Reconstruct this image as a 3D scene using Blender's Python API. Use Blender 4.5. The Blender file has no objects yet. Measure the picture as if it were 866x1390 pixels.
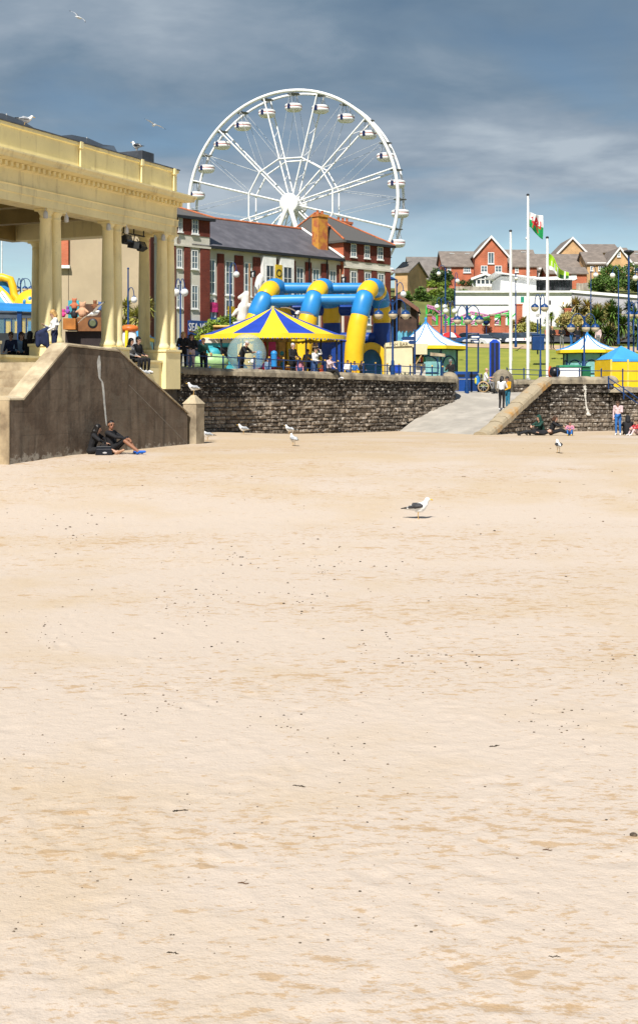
import bpy, bmesh, math, random
import numpy as np
from mathutils import Vector, Matrix, noise
random.seed(7)
rng = np.random.default_rng(7)
scene = bpy.context.scene
COL = scene.collection
R = math.radians
# ------------------------------------------------------------------ camera
FPX, HOR, CX = 1800.0, 528.0, 433.0
cam_d = bpy.data.cameras.new('camera'); cam = bpy.data.objects.new('camera', cam_d); COL.objects.link(cam)
cam_d.sensor_fit = 'HORIZONTAL'; cam_d.sensor_width = 36.0
cam_d.lens = 36.0 * FPX / 866.0
cam_d.shift_y = -(695.0 - HOR) / 866.0
cam_d.clip_start = 0.1; cam_d.clip_end = 5000
cam.location = (0, 0, 0); cam.rotation_euler = (R(90), 0, 0)
scene.camera = cam
# ------------------------------------------------------------------ sun, sky, exposure
SUN_EL = 50.0
SDX, SDY = 0.265, 0.964            # the way shadows fall on the ground
sun_d = bpy.data.lights.new('sun', 'SUN'); sun = bpy.data.objects.new('sun', sun_d); COL.objects.link(sun)
sun_d.energy = 4.6; sun_d.angle = R(0.5); sun_d.color = (1.0, 0.95, 0.87)
_d = Vector((SDX * math.cos(R(SUN_EL)), SDY * math.cos(R(SUN_EL)), -math.sin(R(SUN_EL))))
sun.rotation_euler = _d.to_track_quat('-Z', 'Y').to_euler()
sun.location = (-20, -40, 60)
scene.view_settings.view_transform = 'Standard'; scene.view_settings.look = 'None'
scene.view_settings.exposure = 0.55; scene.view_settings.gamma = 1.0
scene.view_settings.use_curve_mapping = False
scene.render.engine = 'CYCLES'
scene.cycles.max_bounces = 6; scene.cycles.transparent_max_bounces = 12
scene.cycles.use_adaptive_sampling = True; scene.cycles.adaptive_threshold = 0.02
try:
    scene.cycles.use_denoising = True; scene.cycles.denoiser = 'OPENIMAGEDENOISE'
except Exception: pass
scene.cycles.caustics_reflective = False; scene.cycles.caustics_refractive = False
world = bpy.data.worlds.new('World'); scene.world = world; world.use_nodes = True
def make_world():
    nt = world.node_tree; N = nt.nodes; L = nt.links
    for n in list(N): N.remove(n)
    out = N.new('ShaderNodeOutputWorld'); bg = N.new('ShaderNodeBackground'); bg.inputs[1].default_value = 0.1
    sky = N.new('ShaderNodeTexSky'); sky.sky_type = 'NISHITA'; sky.sun_disc = False
    sky.sun_elevation = R(SUN_EL); sky.sun_rotation = math.atan2(-SDX, -SDY)
    sky.air_density = 1.0; sky.dust_density = 0.6; sky.ozone_density = 1.2
    tc = N.new('ShaderNodeTexCoord'); sep = N.new('ShaderNodeSeparateXYZ'); L.new(tc.outputs['Generated'], sep.inputs[0])
    def m(op, a, b=None, clamp=False):
        n = N.new('ShaderNodeMath'); n.operation = op; n.use_clamp = clamp
        for i, v in enumerate((a, b)):
            if v is None: continue
            if hasattr(v, 'node'): L.new(v, n.inputs[i])
            else: n.inputs[i].default_value = v
        return n.outputs[0]
    def ramp(v, a, b, lo=0., hi=1.):
        n = N.new('ShaderNodeMapRange'); n.interpolation_type = 'SMOOTHSTEP'
        L.new(v, n.inputs[0]); n.inputs[1].default_value = a; n.inputs[2].default_value = b
        n.inputs[3].default_value = lo; n.inputs[4].default_value = hi
        return n.outputs[0]
    z = m('MAXIMUM', sep.outputs[2], 0.0)
    den = m('ADD', z, 0.13)
    cmb = N.new('ShaderNodeCombineXYZ')
    L.new(m('DIVIDE', sep.outputs[0], den), cmb.inputs[0]); L.new(m('DIVIDE', sep.outputs[1], den), cmb.inputs[1])
    def nz(scale, det, rough, off, dist=0.0):
        mp = N.new('ShaderNodeMapping'); mp.inputs['Location'].default_value = off
        mp.inputs['Scale'].default_value = (1, 1.0, 1)
        L.new(cmb.outputs[0], mp.inputs[0])
        n = N.new('ShaderNodeTexNoise'); n.inputs['Scale'].default_value = scale; n.inputs['Detail'].default_value = det
        n.inputs['Roughness'].default_value = rough; n.inputs['Distortion'].default_value = dist
        L.new(mp.outputs[0], n.inputs[0]); return n.outputs[0]
    n1 = nz(1.15, 6, 0.52, (3.1, 1.7, 0), 0.4)
    n2 = nz(2.4, 6, 0.55, (11.3, 4.2, 0), 0.4)
    # cloud shade: dark slate overhead, paler towards the horizon
    elev = ramp(z, 0.10, 0.29)
    t = m('ADD', m('MULTIPLY', elev, -0.62), m('MULTIPLY', m('SUBTRACT', n1, 0.5), 2.6))
    t = m('ADD', t, 0.84)
    t = m('ADD', t, m('MULTIPLY', m('SUBTRACT', n2, 0.5), 1.0), True)
    cr = N.new('ShaderNodeValToRGB'); L.new(t, cr.inputs[0]); e = cr.color_ramp
    e.elements[0].position = 0.0; e.elements[0].color = (0.88, 1.42, 2.12, 1)
    e.elements[1].position = 1.0; e.elements[1].color = (3.1, 3.6, 4.1, 1)
    k = e.elements.new(0.35); k.color = (1.32, 1.88, 2.52, 1)
    k = e.elements.new(0.68); k.color = (2.1, 2.6, 3.18, 1)
    cover = m('ADD', ramp(z, 0.075, 0.155), m('MULTIPLY', m('SUBTRACT', n1, 0.5), 2.0), True)
    cover = m('MULTIPLY', cover, ramp(z, 0.34, 0.7, 1.0, 0.45))
    clear = N.new('ShaderNodeMixRGB'); clear.blend_type = 'MULTIPLY'; clear.inputs[0].default_value = 1.0
    L.new(sky.outputs[0], clear.inputs[1]); clear.inputs[2].default_value = (0.74, 0.80, 0.80, 1)
    mix = N.new('ShaderNodeMixRGB'); L.new(cover, mix.inputs[0]); L.new(clear.outputs[0], mix.inputs[1]); L.new(cr.outputs[0], mix.inputs[2])
    L.new(mix.outputs[0], bg.inputs[0]); L.new(bg.outputs[0], out.inputs[0])
make_world()
# ------------------------------------------------------------------ helpers
def W(px, py, Y): return Vector(((px - CX) / FPX * Y, Y, (HOR - py) / FPX * Y))
def XP(px, Y): return (px - CX) / FPX * Y
def ZP(py, Y): return (HOR - py) / FPX * Y
MATS = {}
def mat(name, col, rough=0.75, var=0.12, scale=3.0, bump=0.0, bscale=None, metal=0.0, island=0.0, col2=None, lo=0.4, hi=0.65, detail=5, spec=0.35):
    if name in MATS: return MATS[name]
    mt = bpy.data.materials.new(name); mt.use_nodes = True; MATS[name] = mt
    nt = mt.node_tree; N = nt.nodes; L = nt.links; bs = N['Principled BSDF']
    bs.inputs['Roughness'].default_value = rough; bs.inputs['Metallic'].default_value = metal
    bs.inputs['Specular IOR Level'].default_value = spec
    tc = N.new('ShaderNodeTexCoord')
    nz = N.new('ShaderNodeTexNoise'); nz.inputs['Scale'].default_value = scale; nz.inputs['Detail'].default_value = detail
    nz.inputs['Roughness'].default_value = 0.6
    L.new(tc.outputs['Object'], nz.inputs[0])
    mr = N.new('ShaderNodeMapRange'); L.new(nz.outputs[0], mr.inputs[0]); mr.inputs[1].default_value = lo; mr.inputs[2].default_value = hi
    mx = N.new('ShaderNodeMixRGB'); L.new(mr.outputs[0], mx.inputs[0])
    c2 = col2 if col2 else tuple(max(0, c * (1 - 2 * var)) for c in col)
    mx.inputs[1].default_value = (*c2, 1); mx.inputs[2].default_value = (*(min(1, c * (1 + (0 if col2 else var * .6))) for c in col), 1)
    last = mx.outputs[0]
    if island:
        g = N.new('ShaderNodeNewGeometry'); ml = N.new('ShaderNodeMapRange'); L.new(g.outputs['Random Per Island'], ml.inputs[0])
        ml.inputs[3].default_value = 1 - island; ml.inputs[4].default_value = 1 + island
        vm = N.new('ShaderNodeMixRGB'); vm.blend_type = 'MULTIPLY'; vm.inputs[0].default_value = 1
        L.new(last, vm.inputs[1]); L.new(ml.outputs[0], vm.inputs[2]); last = vm.outputs[0]
    L.new(last, bs.inputs['Base Color'])
    if bump:
        bp = N.new('ShaderNodeBump'); bp.inputs['Strength'].default_value = bump; bp.inputs['Distance'].default_value = 0.02
        nb = N.new('ShaderNodeTexNoise'); nb.inputs['Scale'].default_value = bscale or scale * 6; nb.inputs['Detail'].default_value = 6
        L.new(tc.outputs['Object'], nb.inputs[0]); L.new(nb.outputs[0], bp.inputs['Height']); L.new(bp.outputs[0], bs.inputs['Normal'])
    return mt
def clear_mat(name, col, alpha, rough=0.05):
    if name in MATS: return MATS[name]
    mt = bpy.data.materials.new(name); mt.use_nodes = True; MATS[name] = mt
    bs = mt.node_tree.nodes['Principled BSDF']; bs.inputs['Base Color'].default_value = (*col, 1)
    bs.inputs['Alpha'].default_value = alpha; bs.inputs['Roughness'].default_value = rough
    return mt
class MB:
    def __init__(s, M=None): s.v = []; s.f = []; s.m = []; s.sm = []; s.M = M
    def add(s, vs, fs, m=0, sm=False):
        o = len(s.v); M = s.M
        for p in vs:
            p = Vector(p); s.v.append(M @ p if M is not None else p)
        for f in fs: s.f.append(tuple(i + o for i in f)); s.m.append(m); s.sm.append(sm)
        return s
    def box(s, x0, x1, y0, y1, z0, z1, m=0):
        return s.add([(x0,y0,z0),(x1,y0,z0),(x1,y1,z0),(x0,y1,z0),(x0,y0,z1),(x1,y0,z1),(x1,y1,z1),(x0,y1,z1)],
              [(0,3,2,1),(4,5,6,7),(0,1,5,4),(1,2,6,5),(2,3,7,6),(3,0,4,7)], m)
    def prism(s, pts, ext, m=0):
        n = len(pts); e = Vector(ext); a = [Vector(p) for p in pts]
        return s.add(a + [p + e for p in a], [tuple(range(n))[::-1], tuple(range(n, 2*n))] + [(i, (i+1) % n, n + (i+1) % n, n + i) for i in range(n)], m)
    def tube(s, pts, r, n=8, m=0, sm=True, caps=True):
        P = [Vector(p) for p in pts]; k = len(P); rr = r if isinstance(r, (list, tuple)) else [r] * k
        vs = []; fs = []; prev = None
        for i in range(k):
            t = (P[min(i+1, k-1)] - P[max(i-1, 0)])
            t = t.normalized() if t.length > 1e-9 else Vector((0, 0, 1))
            if prev is None:
                up = Vector((0, 0, 1)) if abs(t.z) < 0.9 else Vector((1, 0, 0)); x = t.cross(up).normalized()
            else:
                x = prev - t * prev.dot(t); x = x.normalized() if x.length > 1e-6 else t.orthogonal().normalized()
            prev = x; y = t.cross(x)
            for j in range(n):
                a = 2 * math.pi * j / n; vs.append(P[i] + (x * math.cos(a) + y * math.sin(a)) * rr[i])
        for i in range(k - 1):
            for j in range(n): fs.append((i*n + j, i*n + (j+1) % n, (i+1)*n + (j+1) % n, (i+1)*n + j))
        s.add(vs, fs, m, sm)
        if caps: s.add(vs[:n], [tuple(range(n))[::-1]], m); s.add(vs[-n:], [tuple(range(n))], m)
        return s
    def lathe(s, prof, n=16, c=(0, 0, 0), m=0, sm=True, caps=True, ph=0.0):
        c = Vector(c); vs = []; fs = []; k = len(prof)
        for r, z in prof:
            for j in range(n):
                a = 2 * math.pi * j / n + ph; vs.append(c + Vector((r * math.cos(a), r * math.sin(a), z)))
        for i in range(k - 1):
            for j in range(n): fs.append((i*n + j, i*n + (j+1) % n, (i+1)*n + (j+1) % n, (i+1)*n + j))
        s.add(vs, fs, m, sm)
        if caps:
            if prof[0][0] > 1e-4: s.add(vs[:n], [tuple(range(n))[::-1]], m)
            if prof[-1][0] > 1e-4: s.add(vs[-n:], [tuple(range(n))], m)
        return s
    def ball(s, c, r, n=14, m=0, z0=-90, z1=90):
        rx, ry, rz = r if isinstance(r, (tuple, list)) else (r, r, r); k = max(4, n // 2)
        c = Vector(c); vs = []; fs = []
        for i in range(k + 1):
            b = R(z0 + (z1 - z0) * i / k)
            for j in range(n):
                a = 2 * math.pi * j / n; vs.append(c + Vector((rx*math.cos(b)*math.cos(a), ry*math.cos(b)*math.sin(a), rz*math.sin(b))))
        for i in range(k):
            for j in range(n): fs.append((i*n + j, i*n + (j+1) % n, (i+1)*n + (j+1) % n, (i+1)*n + j))
        return s.add(vs, fs, m, True)
    def raw(s, vs, fs, m=0, sm=False): return s.add(vs, fs, m, sm)
    def build(s, name, mats, parent=None, loc=None, bev=0.0, norm=True):
        me = bpy.data.meshes.new(name)
        off = Vector((0, 0, 0))
        if parent is not None: off = WL.get(parent.name, Vector((0, 0, 0)))
        elif loc is not None: off = Vector(loc)
        me.from_pydata([p - off for p in s.v], [], s.f)
        for x in (mats if isinstance(mats, (list, tuple)) else [mats]): me.materials.append(x)
        me.polygons.foreach_set('material_index', s.m); me.polygons.foreach_set('use_smooth', s.sm)
        if norm:
            b = bmesh.new(); b.from_mesh(me)
            bmesh.ops.remove_doubles(b, verts=b.verts, dist=1e-5)
            bmesh.ops.recalc_face_normals(b, faces=b.faces)
            for e in b.edges:
                if len(e.link_faces) == 2 and e.link_faces[0].smooth != e.link_faces[1].smooth: e.smooth = False
            b.to_mesh(me); b.free()
        me.update()
        o = bpy.data.objects.new(name, me); COL.objects.link(o)
        if parent is not None: o.parent = parent; WL[o.name] = off
        elif loc is not None: o.location = loc; WL[o.name] = off
        if bev:
            md = o.modifiers.new('bevel', 'BEVEL'); md.width = bev; md.segments = 2; md.limit_method = 'ANGLE'; md.angle_limit = R(40)
        return o
WL = {}
def tag(o, label, cat, group=None):
    o['label'] = label; o['category'] = cat
    if group: o['group'] = group
    return o
def thing(name, label, cat, loc, rotz=0.0, group=None, local=False, scale=1.0):
    o = bpy.data.objects.new(name, None); COL.objects.link(o); o.location = loc; o.rotation_euler = (0, 0, rotz)
    o.scale = (scale,) * 3; o.empty_display_size = 0.2
    if not local: WL[o.name] = Vector(loc)
    return tag(o, label, cat, group)
def struct(o, kind='structure'): o['kind'] = kind; return o
def kids(o): return [c for c in bpy.data.objects if c.parent == o]
def dup(root, loc, rotz=None, label=None, group=None, scale=None):
    r = root.copy(); COL.objects.link(r); r.location = loc
    if rotz is not None: r.rotation_euler = (0, 0, rotz)
    if scale: r.scale = (scale,) * 3
    if label: r['label'] = label
    if group: r['group'] = group
    for ch in kids(root):
        c = ch.copy(); COL.objects.link(c); c.parent = r
        for g in kids(ch):
            d = g.copy(); COL.objects.link(d); d.parent = c
    return r
def frame(o, u):
    """local a runs along u, b outwards to the right of u, c up"""
    u = Vector((u[0], u[1], 0)).normalized(); n = Vector((u.y, -u.x, 0))
    return Matrix(((u.x, n.x, 0, o[0]), (u.y, n.y, 0, o[1]), (0, 0, 1, o[2]), (0, 0, 0, 1)))
def text_part(txt, size, M, m, parent, name='lettering', ext=0.01, sx=1.0):
    cu = bpy.data.curves.new('t', 'FONT'); cu.body = txt; cu.size = size; cu.extrude = ext; cu.align_x = 'CENTER'; cu.align_y = 'CENTER'; cu.resolution_u = 2
    o = bpy.data.objects.new('t', cu); COL.objects.link(o); dg = bpy.context.evaluated_depsgraph_get()
    me = bpy.data.meshes.new_from_object(o.evaluated_get(dg)); bpy.data.objects.remove(o)
    off = WL.get(parent.name, Vector((0, 0, 0)))
    for v in me.vertices:
        p = M @ Vector((v.co.x * sx, v.co.z, v.co.y)); v.co = p - off
    me.materials.clear(); me.materials.append(m)
    b = bmesh.new(); b.from_mesh(me); bmesh.ops.recalc_face_normals(b, faces=b.faces); b.to_mesh(me); b.free()
    q = bpy.data.objects.new(name, me); COL.objects.link(q); q.parent = parent; WL[q.name] = off
    return q
# smooth value noise for numpy grids
def vnoise(x, y, seed=0):
    r = np.random.default_rng(seed); T = r.random((256, 256))
    xi = np.floor(x).astype(int); yi = np.floor(y).astype(int); fx = x - xi; fy = y - yi
    fx = fx*fx*(3-2*fx); fy = fy*fy*(3-2*fy); a = lambda i, j: T[(xi+i) & 255, (yi+j) & 255]
    return (a(0,0)*(1-fx)+a(1,0)*fx)*(1-fy)+(a(0,1)*(1-fx)+a(1,1)*fx)*fy
def fbm(x, y, o=4, seed=0):
    t = 0; s = 1; w = 0
    for i in range(o): t = t + s*vnoise(x*2**i, y*2**i, seed+i); w += s; s *= .5
    return t/w - .5
# blobs: a set of tapered capsules fused into one continuous skin
def _caps(p0, r0, p1, r1, n=10):
    p0 = Vector(p0); p1 = Vector(p1); t = p1 - p0
    t = t.normalized() if t.length > 1e-6 else Vector((0, 0, 1))
    pts = []; rs = []
    for k in range(4):
        a = math.pi/2 * k/3.3; pts.append(p0 - t * r0 * math.cos(a)); rs.append(r0 * max(math.sin(a), .05))
    for k in range(4):
        a = math.pi/2 * (3-k)/3.3; pts.append(p1 + t * r1 * math.cos(a)); rs.append(r1 * max(math.sin(a), .05))
    return pts, rs
def blob(name, caps, mats, vox, parent=None, local=True, smooth=2, loc=None):
    """caps: (p0, r0, p1, r1, material index)"""
    mb = MB()
    for p0, r0, p1, r1, m in caps:
        pts, rs = _caps(p0, r0, p1, r1); mb.tube(pts, rs, 10)
    o = mb.build(name, [], None)
    md = o.modifiers.new('r', 'REMESH'); md.mode = 'VOXEL'; md.voxel_size = vox; md.use_smooth_shade = True
    if smooth: q = o.modifiers.new('s', 'SMOOTH'); q.factor = .5; q.iterations = smooth
    dg = bpy.context.evaluated_depsgraph_get()
    me = bpy.data.meshes.new_from_object(o.evaluated_get(dg)); bpy.data.objects.remove(o)
    nf = len(me.polygons); c = np.empty(nf*3); me.polygons.foreach_get('center', c); c = c.reshape(-1, 3)
    best = np.full(nf, 1e9); idx = np.zeros(nf, int)
    for p0, r0, p1, r1, m in caps:
        a = np.array(p0, float); b = np.array(p1, float); ab = b - a; L2 = max((ab*ab).sum(), 1e-9)
        t = np.clip(((c - a) @ ab)/L2, 0, 1); d = np.linalg.norm(c - (a + t[:, None]*ab), axis=1) - (r0 + (r1 - r0)*t)
        k = d < best; best[k] = d[k]; idx[k] = m
    me.materials.clear()
    for x in mats: me.materials.append(x)
    me.polygons.foreach_set('material_index', idx.astype(np.int32)); me.polygons.foreach_set('use_smooth', [True]*nf); me.update()
    q = bpy.data.objects.new(name, me); COL.objects.link(q)
    if parent is not None: q.parent = parent
    if loc is not None: q.location = loc
    return q
def leaves(clumps, n, size, seed=0, asp=0.6, shell=0.45):
    """n small leaf faces spread through the clumps (centre, radii)"""
    r = np.random.default_rng(seed); vol = np.array([c[1][0]*c[1][1]*c[1][2] for c in clumps])**.75; vol = vol/vol.sum()
    k = r.choice(len(clumps), n, p=vol); C = np.array([c[0] for c in clumps], float)[k]; Rr = np.array([c[1] for c in clumps], float)[k]
    d = r.normal(size=(n, 3)); d /= np.linalg.norm(d, axis=1)[:, None]; rad = 1 - shell*r.random(n)**1.5
    p = C + d*Rr*rad[:, None]*(0.9+.25*r.random(n))[:, None]
    a = r.normal(size=(n, 3)) + d*.8; a /= np.linalg.norm(a, axis=1)[:, None]
    b = np.cross(a, r.normal(size=(n, 3))); b /= np.linalg.norm(b, axis=1)[:, None]
    s = size*(.6+.8*r.random(n))[:, None]; c2 = b*asp
    V = np.stack([p - a*s, p + c2*s*.8, p + a*s, p - c2*s*.8], 1).reshape(-1, 3)
    mb = MB(); mb.v = [Vector(x) for x in V]; mb.f = [(4*i, 4*i+1, 4*i+2, 4*i+3) for i in range(n)]; mb.m = [0]*n; mb.sm = [False]*n
    return mb
# ------------------------------------------------------------------ materials
def leaf_mat(name, col, col2):
    m_ = mat(name, col, .6, scale=1.2, island=.45, col2=col2, lo=.35, hi=.65, spec=.3); return m_
WHITE = mat('white_paint', (.80, .80, .79), .45, .06, 2)
WHITE2 = mat('white_render', (.84, .84, .83), .8, .05, .6)
CREAM = mat('cream_render', (.66, .61, .52), .85, .08, .9, bump=.15)
YEL = mat('pavilion_cream', (.88, .76, .42), .6, .05, .8, bump=.05, bscale=9)
def weather(mt):
    nt = mt.node_tree; N = nt.nodes; L = nt.links; bs = N['Principled BSDF']; src = bs.inputs['Base Color'].links[0].from_socket
    tc = N.new('ShaderNodeTexCoord')
    def nz(s, d, sc, off):
        mp = N.new('ShaderNodeMapping'); mp.inputs['Scale'].default_value = sc; mp.inputs['Location'].default_value = off; L.new(tc.outputs['Object'], mp.inputs[0])
        k = N.new('ShaderNodeTexNoise'); k.inputs['Scale'].default_value = s; k.inputs['Detail'].default_value = d; k.inputs['Roughness'].default_value = .65; L.new(mp.outputs[0], k.inputs[0]); return k.outputs[0]
    for s, sc, off, a, b, am, col in ((3, (1, 1, .12), (0, 0, 0), .54, .72, .6, (.40, .31, .16)), (1.1, (1, 1, .6), (8, 0, 0), .55, .66, .28, (.55, .45, .24)), (16, (1, 1, 1), (3, 3, 0), .64, .71, .6, (.30, .22, .11))):
        mr = N.new('ShaderNodeMapRange'); L.new(nz(s, 6, sc, off), mr.inputs[0]); mr.inputs[1].default_value = a; mr.inputs[2].default_value = b; mr.inputs[4].default_value = am
        mx = N.new('ShaderNodeMixRGB'); L.new(mr.outputs[0], mx.inputs[0]); L.new(src, mx.inputs[1]); mx.inputs[2].default_value = (*col, 1); src = mx.outputs[0]
    L.new(src, bs.inputs['Base Color'])
weather(YEL)
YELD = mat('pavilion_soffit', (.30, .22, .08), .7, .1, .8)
NAVY = mat('navy_paint', (.012, .045, .15), .35, .1, 2)
BLUEP = mat('blue_lamp_paint', (.008, .045, .16), .35, .1, 2)
ROYAL = mat('royal_blue', (.012, .07, .50), .45, .08, 2)
BLACK = mat('black_iron', (.02, .022, .028), .5, .1, 3)
GOLD = mat('gold_paint', (.6, .38, .08), .4)
SLATE = mat('slate', (.125, .12, .135), .6, scale=.9, col2=(.085, .082, .094), bump=.25, bscale=8)
SLATEL = mat('slate_lichen', (.10, .095, .09), .7, scale=.8, col2=(.38, .22, .05), lo=.30, hi=.36, bump=.2, bscale=8)
TILEG = mat('grey_roof_tile', (.20, .18, .165), .8, .12, 1.0, bump=.3, bscale=6)
TILEB = mat('brown_roof_tile', (.21, .175, .15), .8, .12, 1.0, bump=.3, bscale=6)
TERRA = mat('terracotta_ridge', (.50, .15, .06), .7, .15, 3)
LICH = mat('lichen_brick', (.56, .27, .045), .85, scale=1.6, col2=(.42, .13, .05), lo=.42, hi=.58, bump=.3)
GLASS = mat('window_glass', (.045, .06, .08), .08, .3, .7, spec=.7)
GLASSB = mat('blue_window_glass', (.11, .17, .21), .12, .3, .9, spec=.7)
def brick_mat(name, c1, c2, mortar, sc=1.0):
    if name in MATS: return MATS[name]
    mt = bpy.data.materials.new(name); mt.use_nodes = True; MATS[name] = mt
    nt = mt.node_tree; N = nt.nodes; L = nt.links; bs = N['Principled BSDF']; bs.inputs['Roughness'].default_value = .85
    bs.inputs['Specular IOR Level'].default_value = .25
    tc = N.new('ShaderNodeTexCoord'); sp = N.new('ShaderNodeSeparateXYZ'); L.new(tc.outputs['Object'], sp.inputs[0])
    ad = N.new('ShaderNodeMath'); ad.operation = 'ADD'; L.new(sp.outputs[0], ad.inputs[0]); L.new(sp.outputs[1], ad.inputs[1])
    cb = N.new('ShaderNodeCombineXYZ'); L.new(ad.outputs[0], cb.inputs[0]); L.new(sp.outputs[2], cb.inputs[1])
    bt = N.new('ShaderNodeTexBrick'); bt.inputs['Scale'].default_value = sc; bt.inputs['Brick Width'].default_value = .32; bt.inputs['Row Height'].default_value = .1
    bt.inputs['Mortar Size'].default_value = .012
    bt.inputs['Color1'].default_value = (*c1, 1); bt.inputs['Color2'].default_value = (*c2, 1); bt.inputs['Mortar'].default_value = (*mortar, 1)
    L.new(cb.outputs[0], bt.inputs[0])
    nz = N.new('ShaderNodeTexNoise'); nz.inputs['Scale'].default_value = .7; nz.inputs['Detail'].default_value = 5; L.new(tc.outputs['Object'], nz.inputs[0])
    mr = N.new('ShaderNodeMapRange'); L.new(nz.outputs[0], mr.inputs[0]); mr.inputs[1].default_value = .3; mr.inputs[2].default_value = .7; mr.inputs[3].default_value = .75; mr.inputs[4].default_value = 1.15
    mx = N.new('ShaderNodeMixRGB'); mx.blend_type = 'MULTIPLY'; mx.inputs[0].default_value = 1; L.new(bt.outputs[0], mx.inputs[1]); L.new(mr.outputs[0], mx.inputs[2])
    L.new(mx.outputs[0], bs.inputs['Base Color']); return mt
BRICKD = brick_mat('dark_red_brick', (.17, .035, .022), (.12, .025, .018), (.12, .05, .04))
BRICKO = brick_mat('orange_brick', (.52, .135, .06), (.46, .11, .05), (.44, .22, .15))
BRICKB = brick_mat('buff_brick', (.60, .36, .16), (.54, .31, .14), (.52, .40, .26))
# stone, weathered coping, stained concrete
def stone_mat():
    mt = bpy.data.materials.new('rubble_stone'); mt.use_nodes = True
    nt = mt.node_tree; N = nt.nodes; L = nt.links; bs = N['Principled BSDF']; bs.inputs['Roughness'].default_value = .9
    bs.inputs['Specular IOR Level'].default_value = .2
    tc = N.new('ShaderNodeTexCoord'); g = N.new('ShaderNodeNewGeometry')
    def nz(s, d, off=(0, 0, 0), sc=(1, 1, 1)):
        mp = N.new('ShaderNodeMapping'); mp.inputs['Location'].default_value = off; mp.inputs['Scale'].default_value = sc; L.new(tc.outputs['Object'], mp.inputs[0])
        n = N.new('ShaderNodeTexNoise'); n.inputs['Scale'].default_value = s; n.inputs['Detail'].default_value = d; n.inputs['Roughness'].default_value = .65; L.new(mp.outputs[0], n.inputs[0]); return n.outputs[0]
    def mr(v, a, b, c=0., d=1.):
        n = N.new('ShaderNodeMapRange'); L.new(v, n.inputs[0]); n.inputs[1].default_value = a; n.inputs[2].default_value = b; n.inputs[3].default_value = c; n.inputs[4].default_value = d; return n.outputs[0]
    def mx(f, a, b, bt='MIX'):
        n = N.new('ShaderNodeMixRGB'); n.blend_type = bt
        for i, v in enumerate((f, a, b)):
            if hasattr(v, 'node'): L.new(v, n.inputs[i])
            elif isinstance(v, tuple): n.inputs[i].default_value = (*v, 1)
            else: n.inputs[i].default_value = v
        return n.outputs[0]
    c = mx(mr(g.outputs['Random Per Island'], 0, 1), (.135, .11, .088), (.37, .315, .25))
    c = mx(mr(nz(9, 6), .38, .62, .35, 1.3), (0., 0., 0.), c) if False else mx(1.0, c, mx(mr(nz(7, 6), .35, .65), (.45, .43, .42), (1.25, 1.22, 1.2)), 'MULTIPLY')
    # big damp dark areas
    c = mx(mr(nz(.45, 3, (4, 0, 0)), .44, .60, .0, .6), c, (.05, .042, .036))
    sz = N.new('ShaderNodeSeparateXYZ'); L.new(tc.outputs['Object'], sz.inputs[0])
    zz = N.new('ShaderNodeMath'); zz.operation = 'ADD'; L.new(sz.outputs[2], zz.inputs[0]); L.new(mr(nz(.8, 5, (2, 9, 0)), .3, .7, -.45, .45), zz.inputs[1])
    c = mx(mr(zz.outputs[0], 1.15, 1.5, 0, .82), c, (.030, .025, .022))          # darker band towards the top of the wall
    # lime and barnacle white, in blotches
    c = mx(mr(nz(5.5, 8, (1, 2, 3), (1, 1, 1.6)), .55, .64, 0, .8), c, (.58, .54, .48))
    c = mx(mr(nz(2.6, 8, (7, 2, 3)), .66, .70, 0, .75), c, (.55, .53, .50))
    L.new(c, bs.inputs['Base Color'])
    bp = N.new('ShaderNodeBump'); bp.inputs['Strength'].default_value = .8; bp.inputs['Distance'].default_value = .05; L.new(nz(9, 7), bp.inputs['Height']); L.new(bp.outputs[0], bs.inputs['Normal'])
    MATS['rubble_stone'] = mt; return mt
STONE = stone_mat()
MORTAR = mat('dark_mortar', (.045, .038, .032), .95, .3, 4, bump=.5)
COPE = mat('coping_stone', (.33, .28, .20), .9, scale=1.6, col2=(.13, .11, .085), lo=.36, hi=.6, bump=.7, bscale=9, detail=8, island=.18)
COPEO = mat('coping_lichen', (.34, .28, .19), .9, scale=.7, col2=(.40, .22, .07), lo=.36, hi=.46, bump=.7, bscale=9, detail=8)
CONCL = mat('pale_concrete', (.50, .42, .29), .9, scale=1.3, col2=(.26, .20, .13), lo=.36, hi=.6, bump=.5, bscale=10, detail=8)
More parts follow.
